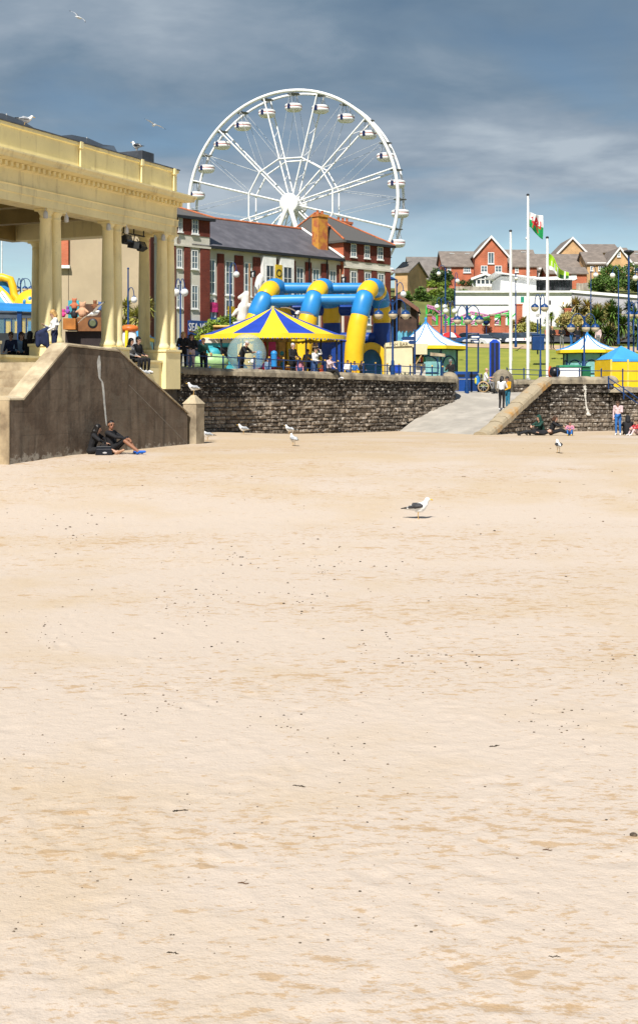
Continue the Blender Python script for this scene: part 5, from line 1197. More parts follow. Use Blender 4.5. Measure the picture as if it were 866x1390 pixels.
# ------------------------------------------------------------------ inflatable arches
def make_inflatable():
    Y0 = 74.0; s = FPX/Y0; zf = lz(0, Y0) + .03
    base = W(440, 500, Y0 + 2); t = thing('inflatable_course', 'giant blue and yellow inflatable obstacle course with three tube arches', 'inflatable', (base.x, base.y, zf))
    off = {2: 0, 1: -68, 0: -133}; rad = .54
    def arch(dx, lean):
        pf = [(480 + dx - lean*1.3, 512, 73.5), (480.5 + dx - lean*1.15, 480, 73.5), (484 + dx - lean*.8, 450, 73.5), (489 + dx - lean*.45, 424, 73.6), (494 + dx - lean*.15, 405, 73.8), (500 + dx, 393.5, 74.4), (507 + dx, 390, 75.2), (513 + dx, 396, 76.2), (516.5 + dx, 410, 76.8), (518 + dx, 432, 77), (518.5 + dx, 465, 77), (518 + dx, 508, 77)]
        return [W(*p) for p in pf]
    def resample(P, n):
        d = [0]
        for a, b in zip(P[:-1], P[1:]): d.append(d[-1] + (b - a).length)
        out = []
        for i in range(n + 1):
            x = d[-1]*i/n
            for k in range(len(P) - 1):
                if x <= d[k + 1] + 1e-9:
                    f = (x - d[k])/max(d[k+1] - d[k], 1e-9); p0 = P[max(k-1, 0)]; p1 = P[k]; p2 = P[k+1]; p3 = P[min(k+2, len(P)-1)]
                    out.append(.5*((2*p1) + (p2 - p0)*f + (2*p0 - 5*p1 + 4*p2 - p3)*f*f + (3*p1 - p0 - 3*p2 + p3)*f**3)); break
        return out
    bands = [(0, .335, IYEL), (.335, .475, IBLUE), (.475, .575, IYEL), (.575, .665, IBLUE), (.665, .715, IYEL), (.715, .80, INAVY), (.80, .86, IYEL), (.86, 1.0, INAVY)]
    bands = [(0, .28, IYEL), (.28, .385, IBLUE), (.385, .465, IYEL), (.465, .56, IBLUE), (.56, .60, IYEL), (.60, .68, IBLUE), (.68, .76, IYEL), (.76, .88, INAVY), (.88, 1.0, IYEL)]
    tops = {}
    for k in (0, 1, 2):
        P = resample(arch(off[k], {2: 0, 1: 2, 0: 14}[k]), 100); tops[k] = P
        for f0, f1, m in bands:
            i0, i1 = int(f0*100), int(f1*100); seg = P[i0:i1 + 1]; n = len(seg)
            rr = [rad*(1 - .09*(abs(2*i/(n - 1) - 1))**6) for i in range(n)]; mb = MB(); mb.tube(seg, rr, 18); mb.build('arch_tube', m, t)
    def beam(k0, f0, k1, f1, r=.36, m=IBLUE, dz=0):
        a = tops[k0][int(f0*100)] + Vector((0, 0, dz)); b = tops[k1][int(f1*100)] + Vector((0, 0, dz)); d = (b - a).normalized()
        mb = MB(); mb.tube([a + (b - a)*q for q in (.0, .12, .3, .5, .7, .88, 1)], [r*.92, r, r, r*1.01, r, r, r*.92], 14); mb.build('beam_tube', m, t)
    for a, b in ((0, 1), (1, 2)):
        beam(a, .535, b, .535, .31); beam(a, .36, b, .36, .30); beam(a, .70, b, .70, .33, INAVY); beam(a, .83, b, .83, .33, INAVY)
    # low walls, the slide panel and the entrance arch
    p0, p1 = W(432, 506, 76.0), W(478, 506, 75.0); mb = MB(); mb.prism([p0, p1, p1 + Vector((0, 0, 1.9)), p0 + Vector((0, 0, 2.2))], (0, .35, 0)); mb.build('side_panel', INAVY, t, bev=.1)
    c = W(504, 508, 75.6); zt = 1.55; mb = MB()
    ring = [(c.x + (.62 if q else .62)*math.cos(a), c.y, c.z + .55 + .95*max(0, math.sin(a))) for q in (1,) for a in np.linspace(math.pi, 0, 13)]
    outer = [(c.x - 1.0, c.y, c.z)] + [(c.x - 1.0, c.y, c.z + .6)] + [(c.x + 1.0*math.cos(a), c.y, c.z + .6 + 1.25*math.sin(a)) for a in np.linspace(math.pi, 0, 13)] + [(c.x + 1.0, c.y, c.z)]
    inner = [(c.x - .62, c.y, c.z)] + [(c.x - .62, c.y, c.z + .5)] + [(c.x + .62*math.cos(a), c.y, c.z + .5 + .95*math.sin(a)) for a in np.linspace(math.pi, 0, 13)] + [(c.x + .62, c.y, c.z)]
    k = len(outer); vs = outer + inner + [(x, y + .5, z) for x, y, z in outer] + [(x, y + .5, z) for x, y, z in inner]
    fs = []
    for i in range(k - 1): fs += [(i, i+1, k+i+1, k+i), (2*k+i, 2*k+i+1, 3*k+i+1, 3*k+i), (i, i+1, 2*k+i+1, 2*k+i), (k+i, k+i+1, 3*k+i+1, 3*k+i)]
    mb.raw(vs, fs, 0, False); mb.build('door_arch', IYEL, t, bev=.05)
    mb = MB(); mb.prism([(x, y + .52, z) for x, y, z in inner], (0, .2, 0)); mb.build('door_panel', mat('inflatable_mid_blue', (.02, .16, .40), .4), t)
    mb = MB(); a, b = W(345, 508, 76.5), W(522, 508, 77.8); mb.prism([a, b, b + Vector((0, 0, .55)), a + Vector((0, 0, .55))], (0, 2.0, 0)); mb.build('base_cushion', INAVY, t, bev=.12)
make_inflatable()
# ------------------------------------------------------------------ street lamps
GLOBE_W = mat('lamp_globe_white', (.72, .72, .70), .15, .03, 2); GLOBE_C = mat('lamp_globe_cream', (.62, .52, .36), .2, .08, 2)
def lamp_proto(kind):
    """local frame: base at the origin, arms along x"""
    pass
def street_lamp(label, px, ybase, Y, ytop, arms, ry, gr=.23, capped=True, yaw=0, group='blue street lamps', pr=.055, extra=None):
    """arms: px offsets of the globes from the pole; ry: pixel row of the globe centres"""
    b = W(px, ybase, Y); s = FPX/Y; H = (ybase - ytop)/s; hz = (ybase - ry)/s
    t = thing('street_lamp', label, 'street lamp', b, yaw, group, local=True)
    mb = MB(); mb.tube([(0, 0, -.3), (0, 0, .5), (0, 0, .55), (0, 0, H - .2), (0, 0, H)], [pr*1.6, pr*1.5, pr, pr*.8, pr*.7], 8); mb.ball((0, 0, H), pr*1.3, 8); mb.lathe([(pr*2.2, -.3), (pr*2.2, .1), (pr*1.5, .25)], 10); mb.build('pole', BLUEP, t)
    for d in arms:
        x = d/s; mb = MB()
        if abs(x) > .05:
            pts = [(x*(.5 - .5*math.cos(a)), 0, hz + gr*1.25 + .50*math.sin(a)) for a in np.linspace(0, math.pi, 11)]; mb.tube(pts + [(x, 0, hz + gr*1.0)], .028, 6)
            mb.tube([(0, 0, hz + gr*1.25), (x, 0, hz + gr*1.25 + .0)], .012, 5) if False else None
        else: mb.tube([(0, -.10, hz + gr), (0, -.10, hz + gr*1.5), (0, 0, hz + gr*1.6)], .03, 6)
        y = 0 if abs(x) > .05 else -.28
        if y: mb.tube([(0, y, hz + gr*1.0), (0, y*.6, hz + gr*1.7), (0, 0, hz + gr*1.6)], .03, 6)
        arm = mb.build('arm', BLUEP, t)
        mb = MB(); mb.ball((x, y, hz), gr, 18, 0, -90, 12 if capped else 90); mb.build('globe', GLOBE_C if capped else GLOBE_W, arm)
        if capped: mb = MB(); mb.ball((x, y, hz), gr*1.04, 18, 0, 8, 90); mb.ball((x, y, hz + gr*1.1), gr*.2, 8); mb.build('globe_cap', BLUEP, arm)
        else: mb = MB(); mb.lathe([(gr*.5, gr*.86), (gr*.5, gr*1.1), (.03, gr*1.25)], 10, (x, y, hz)); mb.build('globe_cap', BLUEP, arm)
    return t
street_lamp('blue lamp with three capped globes rising from the sea wall end of the inflatable', 533, 503, 67.5, 408, (-19, 0, 17.5), 427)
street_lamp('taller blue lamp post directly behind the inflatable\'s right leg lamp', 538.5, 480, 84, 381, (9,), 399, gr=.2, capped=False)
street_lamp('blue three globe lamp standing behind the blue bins', 633.5, 530, 71, 416, (-12.5, 1.5, 17), 434.5)
street_lamp('blue three globe lamp in front of the white roofed teal kiosk', 793, 507, 72, 430, (-18, 1, 15), 445)
street_lamp('blue lamp with loudspeaker beside the shortest flagpole', 733.5, 515, 78, 405, (-7.5, 5.5), 417.5, extra=1)
street_lamp('blue globe lamp at the right edge behind the yellow tent', 860, 490, 80, 414, (-5, 7), 427)
street_lamp('blue lamp with twin white globes beside the brick terrace corner', 245, 470, 76, 383, (-6, 5.5), 396.5, gr=.23, capped=False)
street_lamp('tall blue lamp with one white globe before the terrace windows', 312.5, 470, 88, 362, (8.5,), 372, gr=.21, capped=False)
street_lamp('blue lamp with one white globe seen between the pavilion columns', 174, 470, 80, 364, (8, ), 406.5, gr=.2, capped=False)
street_lamp('blue lamp behind the blue roofed shelter at the far left', 28, 440, 92, 384, (-4, 6, 14), 392, gr=.2)
street_lamp('slim blue lamp with white globe left of the kiosk roof', 599, 455, 112, 407, (-6, 5), 416, gr=.22, capped=False)
street_lamp('very tall blue mast beside the white building end with one globe', 604.5, 458, 118, 365, (-9,), 371, gr=.2, capped=False, pr=.075)
street_lamp('tall blue mast at the left end of the white building', 617.5, 455, 122, 377, (3.5,), 381, gr=.22, capped=False)
street_lamp('blue mast with white globe standing behind the first flagpole', 700, 466, 112, 372, (0,), 378, gr=.15, capped=False)
street_lamp('blue lamp mast with globe below the grey roofed houses', 802, 466, 120, 369, (6.5,), 373, gr=.24, capped=False) 
street_lamp('blue lamp mast with left facing globe beside the leafy tree', 839.5, 462, 116, 369, (-8,), 373.5, gr=.24, capped=False)
street_lamp('slim blue lamp with globe at the far right edge', 866, 470, 112, 365, (-3.5,), 377, gr=.24, capped=False)
street_lamp('blue double globe lamp to the left of the blue mast cluster', 611, 470, 100, 413, (-6, 6), 422, gr=.22, capped=False)
def flood_mast():
    b = W(853, 520, 76); t = thing('light_mast', 'tall blue mast with flat black lantern head at the right edge', 'light mast', b)
    top = W(853.5, 344, 76); mb = MB(); mb.tube([b, top], [.075, .055], 8); mb.build('pole', BLUEP, t)
    mb = MB(); mb.lathe([(.06, -.1), (.16, .0), (.30, .10), (.30, .16), (.10, .22)], 14, top); mb.build('lantern_head', [BLACK], t)
def speaker():
    p = W(730, 429, 77.6); t = thing('loudspeaker', 'white horn loudspeaker clamped to the lamp beside the flagpoles', 'loudspeaker', p)
    mb = MB(Matrix.Translation(p) @ Matrix.Rotation(R(90), 4, 'X')); mb.lathe([(.06, -.25), (.08, -.1), (.15, .12), (.17, .14), (.15, .13), (.07, -.05), (0, -.05)], 16); mb.build('horn', [WHITE], t)
    mb = MB(); mb.box(p.x - .03, p.x + .17, p.y + .1, p.y + .35, p.z - .05, p.z + .05); mb.build('bracket', BLUEP, t)
flood_mast(); speaker()
# ------------------------------------------------------------------ flagpoles and flags
def flagpole(label, px, ybase, ytop, Y):
    b, tp = W(px, ybase, Y), W(px, ytop, Y); t = thing('flagpole', label, 'flagpole', b); H = tp.z - b.z
    mb = MB(); mb.tube([b - Vector((0, 0, .3)), b + Vector((0, 0, H*.6)), tp], [.095, .085, .06], 10); mb.build('pole', WHITE, t)
    mb = MB(); mb.ball(tp + Vector((0, 0, .05)), (.10, .10, .08), 10); mb.build('finial', BLACK, t)
    mb = MB(); mb.tube([b + Vector((.11, -.02, 1)), b + Vector((.10, -.02, H*.6)), tp + Vector((.06, -.02, -.15))], .008, 4); mb.build('halyard', WHITE2, t)
    mb = MB(); mb.box(b.x - .12, b.x + .12, b.y - .12, b.y + .12, b.z - .3, b.z + .12); mb.build('base_plate', mat('galvanised', (.4, .41, .42), .5), t)
    if px > 712 and px < 720: mb = MB(); q = W(px - 1.6, 323, Y); mb.ball(q, .09, 8); mb.build('cleat', WHITE, t)
    return t
flagpole('white flagpole on the left beside the blue striped board', 693, 512, 314, 80)
flagpole('tallest white flagpole in the middle flying the dragon flag', 716.5, 515, 265, 79)
flagpole('shortest white flagpole on the right flying the lime green flag', 742.8, 515, 323, 78)
def flag(name, label, px, py, Y, rows, cols, shape, mfun, mats, parts=None):
    """shape(u, v) -> pixel offset and depth offset; u along the fly, v down the hoist"""
    o = W(px, py, Y); t = thing(name, label, 'flag', o); mb = MB(); vs = []
    for j in range(rows + 1):
        for i in range(cols + 1):
            dx, dy, dd = shape(i/cols, j/rows); p = W(px + dx, py + dy, Y + dd); vs.append(p)
    k = cols + 1
    for j in range(rows):
        for i in range(cols): mb.raw([], [], 0)
    base = [(j*k + i, j*k + i + 1, (j+1)*k + i + 1, (j+1)*k + i) for j in range(rows) for i in range(cols)]
    mb.add(vs, [], 0); 
    for q, f in enumerate(base): mb.f.append(f); mb.m.append(mfun((q % cols + .5)/cols, (q//cols + .5)/rows)); mb.sm.append(True)
    o_ = mb.build('cloth', mats, t); md = o_.modifiers.new('s', 'SOLIDIFY'); md.thickness = .012; return t
FW = mat('flag_white', (.72, .72, .72), .8, .05, 3); FG = mat('flag_green', (.01, .32, .09), .8, .08, 3); FR = mat('flag_red', (.60, .02, .03), .8, .08, 3); FL = mat('flag_lime', (.32, .55, .02), .8, .08, 3); FK = mat('flag_dark_green', (.03, .12, .03), .8)
def dragon(u, v):
    # heraldic dragon, reduced to body, neck, head, wing, tail and legs
    def e(cx, cy, rx, ry): return ((u - cx)/rx)**2 + ((v - cy)/ry)**2 < 1
    def ln(x0, y0, x1, y1, w):
        dx, dy = x1 - x0, y1 - y0; q = max(0, min(1, ((u - x0)*dx + (v - y0)*dy)/(dx*dx + dy*dy))); return math.hypot(u - x0 - q*dx, v - y0 - q*dy) < w
    return e(.5, .52, .2, .11) or ln(.36, .48, .27, .28, .05) or ln(.27, .28, .16, .32, .045) or ln(.5, .45, .62, .18, .06) or ln(.62, .18, .7, .42, .05) or ln(.68, .55, .82, .6, .035) or ln(.82, .6, .86, .3, .03) or ln(.36, .56, .22, .6, .03) or ln(.42, .58, .36, .84, .035) or ln(.6, .58, .66, .84, .035)
flag('dragon_flag', 'white and green flag with red dragon flying from the tallest flagpole', 717.3, 287, 79, 26, 34,
     lambda u, v: (u*19 + 1.2*math.sin(u*7 + v*2), v*20 + u*(8 + 8*v) - 2*math.sin(u*6)*v + u*u*(-3 + 4*v), .25*math.sin(u*9 + v*2)), lambda u, v: 2 if dragon(u, v) else (0 if v < .5 else 1), [FW, FG, FR])
flag('green_flag', 'drooping lime green and white flag on the shortest flagpole', 743.6, 343, 78, 22, 30,
     lambda u, v: (u*27 + 1.5*math.sin(u*8), v*(23 - 15*u) + u*(32 - 4*u) - 2*math.sin(u*7), .3*math.sin(u*9 + v)), lambda u, v: (1 if (v > .72 and u < .55) or (.30 < u < .36 and v > .3) or (.5 < u < .58 and v > .2) or .80 < u < .86 or (.12 < u < .16 and .35 < v < .7) else (2 if u > .62 and v > .55 else 0)), [FL, FW, FK])
def pirate_flag(label, px, py, Y):
    flag('pirate_flag', label, px, py, Y, 12, 14, lambda u, v: (u*8, v*9 + u*2 + math.sin(u*6), .15*math.sin(u*8)), lambda u, v: 1 if ((u - .5)**2 + (v - .4)**2 < .035 or (abs(abs(u - .5) - .3*abs(v - .75)*3) < .05 and v > .6)) else 0, [BLACK, FW])
    q = W(px, py, Y); mb = MB(); mb.tube([W(px - .3, py - 9, Y), W(px - .3, py + 45, Y)], .05, 6); o = mb.build('flag_staff', mat('staff_wood', (.35, .2, .1), .7), None, W(px, py + 45, Y)); tag(o, 'thin wooden staff carrying the ' + ('left' if px < 400 else 'right') + ' pirate flag', 'flag staff')
pirate_flag('black pirate flag with white skull above the white figures', 339, 366, 78)
pirate_flag('black pirate flag above the right part of the inflatable', 462, 374, 80)
# pale sculpted figures of the ride behind the carousel
def make_figures():
    STAT = mat('statue_white', (.72, .69, .63), .6, .08, 2)
    for lab, px, py, Y, sc, blobs in (('tall white sculpted horse head figure left of the inflatable', 352, 383, 79, 1, [((-.12, 0, -1.1), .22, (-.08, 0, -.3), .27), ((-.08, 0, -.3), .27, (.05, 0, .25), .24), ((.05, 0, .3), .2, (.22, 0, .12), .12), ((.02, 0, .42), .06, (.03, 0, .56), .03)]),
                                      ('lower white sculpted figure below the tall horse head figure', 330, 410, 79, 1, [((-.05, 0, -1.0), .34, (.0, 0, -.3), .33), ((.12, 0, -.1), .27, (.2, 0, .45), .25), ((.12, 0, .45), .18, (-.22, 0, .28), .12), ((.4, -.1, -.2), .15, (.62, -.1, -.5), .09), ((-.35, -.2, -.5), .14, (-.6, -.2, -.8), .1)])):
        o = W(px, py, Y); t = thing('sculpted_figure', lab, 'figure', o, local=True); blob('body', [(*b, 0) for b in blobs], [STAT], .05, t)
    pts = [W(316, 437, 78), W(338, 433, 78.5), W(347, 452, 78), W(322, 455, 78)]
    mb = MB(); mb.prism(pts, (0, .12, 0)); o = mb.build('sail_cloth', WHITE, None, pts[3]); tag(o, 'white canvas sail panel behind the left side of the striped canopy', 'sail')
    b = W(350, 470, 80); zf = lz(b.x, 80); t = thing('ride_base', 'dark wooden ride platform carrying the white sculpted figures', 'ride', (b.x - .8, 80, zf)); mb = MB(); mb.box(b.x - 2.6, b.x + .6, 79, 82, zf - .2, zf + 3.1); mb.build('hull', [mat('ride_wood', (.14, .07, .035), .6, .2, 2)], t); mb = MB(); mb.tube([(b.x - 2.6, 78.95, zf + 3.1), (b.x + .6, 78.95, zf + 3.1)], .08, 6); mb.build('rail', GOLD, t)
make_figures()
# ------------------------------------------------------------------ kiosks
def kiosk(label, px, Y, yap, yev, hw, wallm, name='kiosk', fas=YPVC, yb=None, arch=True, yaw=R(45)):
    s = FPX/Y; x = XP(px, Y); zf = lz(x, Y) if yb is None else ZP(yb, Y); za, ze = ZP(yap, Y), ZP(yev, Y); r = hw/s
    t = thing(name, label, 'kiosk', (x, Y, zf)); c = Vector((x, Y, 0)); yawr = yaw; n = 8
    # concave tented roof, eight sided
    mb = MB(); mh = MB(); prof = [(0.02, za), (r*.18, ze + (za - ze)*.70), (r*.42, ze + (za - ze)*.38), (r*.70, ze + (za - ze)*.145), (r, ze)]
    ph = R(22.5)
    rings = [[c + Vector((q*math.cos(ph + 2*math.pi*i/n)/math.cos(R(22.5)), q*math.sin(ph + 2*math.pi*i/n)/math.cos(R(22.5)), z)) for i in range(n)] for q, z in prof]
    vs = [p for rg in rings for p in rg]; mb.raw(vs, [(k*n + i, k*n + (i+1) % n, (k+1)*n + (i+1) % n, (k+1)*n + i) for k in range(len(prof) - 1) for i in range(n)], 0, False); mb.build('roof', WHITE, t)
    mb = MB()
    for i in range(n): mb.tube([rg[i] + Vector((0, 0, .02)) for rg in rings], .035, 5)
    mb.build('hip_trim', IBLUE, t)
    mb = MB(); mb.lathe([(r/math.cos(R(22.5))*1.0, ze - .001), (r/math.cos(R(22.5))*1.0, ze - .20), (r*.97/math.cos(R(22.5)), ze - .20)], n, c, 0, False, False, ph); mb.build('fascia', fas, t)
    mb = MB(); mb.lathe([(0, ze - .22), (r*1.04, ze - .22), (r*1.04, ze - .24), (0, ze - .24)], n, c, 0, False, False, ph); mb.build('soffit', BLACK, t)
    mb = MB(); mb.lathe([(.12, za - .18), (.10, za), (.05, za + .1), (.09, za + .18), (.07, za + .27), (0, za + .30)], 10, c); mb.build('finial', IBLUE, t)
    w = r*.80; mb = MB(); mb.lathe([(w, zf - .3), (w, ze - .24)], n, c, 0, False, True, ph); mb.build('wall', wallm, t)
    for i in range(n):
        a = ph + 2*math.pi*i/n; p = c + Vector((w*1.02*math.cos(a), w*1.02*math.sin(a), 0)); mb = MB(); mb.tube([(p.x, p.y, zf), (p.x, p.y, ze - .24)], .05, 6); mb.build('post', NAVY, t)
        am = a + R(22.5); M = frame((c.x + w*math.cos(R(22.5))*math.cos(am), c.y + w*math.cos(R(22.5))*math.sin(am), zf), (-math.sin(am), math.cos(am))); hw_ = w*.30; mb = MB(M)
        H = ze - .24 - zf; pts = [(-hw_, H*.42), (-hw_, H*.62)] + [(hw_*math.cos(q), H*.62 + hw_*.9*math.sin(q)) for q in np.linspace(math.pi, 0, 9)] + [(hw_, H*.42)]
        mb.tube([(p_[0], .03, p_[1]) for p_ in pts] + [(-hw_, .03, H*.42)], .04, 6); mb.prism([(p_[0], .015, p_[1]) for p_ in pts], (0, .01, 0), 1); mb.build('arched_shutter', [NAVY, mat('shutter_teal', (.22, .48, .50), .5)], t)
    return t
TEALW = mat('pale_teal_boards', (.25, .52, .54), .6, .08, 2)
kiosk('white tented roof kiosk with blue ridges and yellow fascia beside the fish bar', 578, 80, 437, 470, 54, TEALW)
kiosk('white tented roof kiosk with teal arched shutters behind the white bin store', 797, 84, 453, 475, 39.5, TEALW)
def make_gazebo():
    Y = 72.5; s = FPX/Y; x = XP(843, Y); zf = lz(x, Y) + .03; za, ze = ZP(469, Y), ZP(488, Y); r = 28/s; t = thing('gazebo', 'yellow walled gazebo tent with pointed blue roof at the right edge', 'tent', (x, Y, zf)); a = R(12)
    M = Matrix.Translation((x, Y, 0)) @ Matrix.Rotation(a, 4, 'Z'); rr = r*.97; mb = MB(M); mb.raw([(-rr, -rr, ze), (rr, -rr, ze), (rr, rr, ze), (-rr, rr, ze), (0, 0, za)], [(0, 1, 4), (1, 2, 4), (2, 3, 4), (3, 0, 4)]); mb.build('roof', mat('gazebo_blue', (.05, .30, .62), .6, .06, 1), t)
    mb = MB(M); w = rr*.985; mb.box(-w, w, -w, w, zf, ze - .002); mb.build('wall', [mat('gazebo_yellow', (.80, .52, .01), .6, .06, 1.2)], t)
    for px in (-w, -w*.1, w):
        for py in (-w,): mb = MB(M); mb.box(px - .05, px + .05, py - .035, py - .002, zf, ze - .01); mb.build('pole_sleeve', [mat('sleeve_pale', (.85, .62, .10), .6)], t)
    mb = MB(M); mb.raw([(-rr, -rr, ze), (rr, -rr, ze), (rr, -rr - .012, ze - .12), (-rr, -rr - .012, ze - .12)], [(0, 1, 2, 3)]); mb.build('valance', [MATS['gazebo_blue']], t)
make_gazebo()
def make_fishbar():
    Y = 70.5; X = lambda p: XP(p, Y); zf = lz(X(540), Y) + .03; h = lambda y: ZP(y, Y); t = thing('fish_bar', 'cream fish bar stall with open serving hatch beside the lamp', 'food stall', (X(541), Y, zf)); cr = mat('stall_cream', (.70, .62, .40), .6, .05, 1.5)
    mb = MB(); mb.box(X(524), X(560), Y, Y + 2.2, zf, h(466)); w = mb.build('wall', cr, t)
    mb = MB(); mb.prism([(X(523), Y - .03, h(470.5)), (X(561), Y - .03, h(469)), (X(561), Y - .03, h(465.5)), (X(542), Y - .03, h(462.2)), (X(523), Y - .03, h(465.5))], (0, -.05, 0)); sg = mb.build('sign_board', cr, t)
    text_part('FISH BAR', .27, Matrix.Translation((X(541), Y - .085, h(467.2))), mat('sign_dark_gold', (.12, .08, .03), .6), sg, ext=.005, sx=.92)
    mb = MB(); mb.box(X(560) + .003, X(578), Y + .3, Y + 2.0, zf, h(493)); mb.build('counter', CREAM, t)
    mb = MB(); mb.box(X(560) + .003, X(579), Y + 1.9, Y + 2.05, h(493), h(470)); mb.build('back_wall', [mat('hatch_dark', (.05, .03, .02), .7)], t)
    mb = MB(); mb.box(X(559), X(580), Y - .35, Y + 2.1, h(471), h(466.3)); mb.box(X(561), X(579), Y - .36, Y - .3, h(481), h(466.4), 0); mb.build('awning', cr, t)
    mb = MB(); mb.tube([W(562, 498, Y - .3), W(572, 482, Y - .3)], .04, 6); mb.build('prop', [mat('prop_wood', (.5, .32, .14), .7)], t)
    for i in range(7):
        q = W(563 + i*2.2, 491, Y + .6); mb = MB(); mb.lathe([(.06, 0), (.08, .1), (.05, .22), (.03, .28)], 8, q); mb.build('jar', [cols_[i % 4]], t)
    p = thing('menu_board', 'small tilted menu board on the kiosk corner beside the fish bar', 'sign', W(593, 482, Y + 3)); mb = MB(); mb.prism([W(584, 478, Y + 2.2), W(604, 480, Y + 2.2), W(604, 484, Y + 2.2), W(584, 482.5, Y + 2.2)], (0, .06, 0)); mb.build('board', CONCL, p); mb = MB(); mb.tube([W(594, 483, Y + 2.25), W(594, 512, Y + 2.25)], .03, 6); mb.build('post', NAVY, p)
    sp = thing('finger_post', 'blue finger signpost with pointing arms in front of the fish bar', 'signpost', W(563, 508, 68)); mb = MB(); mb.tube([W(563, 508, 68), W(563, 449, 68)], .05, 8); mb.ball(W(563, 448.5, 68), .07, 8); mb.build('post', BLUEP, sp)
    for x0, x1, y, m in ((546.5, 562.5, 459, NAVY), (556, 563.5, 464.3, NAVY)):
        mb = MB(); a, b = W(x0, y, 67.9), W(x1, y, 67.9); mb.prism([a + Vector((0, 0, .09)), a + Vector((-.08, 0, 0)), a - Vector((0, 0, .09)), b - Vector((0, 0, .09)), b + Vector((0, 0, .09))], (0, .03, 0)); mb.build('finger_arm', m, sp)
    for k, (px, m_, lb) in enumerate(((533.0, BLACK, 'black sack leaning under the fish bar sign'), (540, ROYAL, 'blue crate under the fish bar wall'))):
        q = W(px, 506, 69.2); mb = MB(); mb.box(q.x - .17, q.x + .17, q.y - .2, q.y + .2, q.z, q.z + .42) if k else mb.ball(q + Vector((0, 0, .22)), (.22, .2, .24), 10); o = mb.build('crate' if k else 'sack', m_, None, q, bev=.02); tag(o, lb, 'crate' if k else 'sack')
    wv = thing('wave_screen', 'pale blue wave topped screen behind the fish bar', 'screen', W(548, 462, 86)); mb = MB(); ps = [W(538, 466, 86)] + [W(538 + i*1.0, 450 + 1.6*math.sin(i*1.25), 86) for i in range(28)] + [W(565, 466, 86)]; mb.prism(ps, (0, .1, 0)); mb.build('panel', [mat('wave_blue', (.12, .40, .55), .5)], wv)
cols_ = [RED, GOLD, GREENP, WHITE]
make_fishbar()
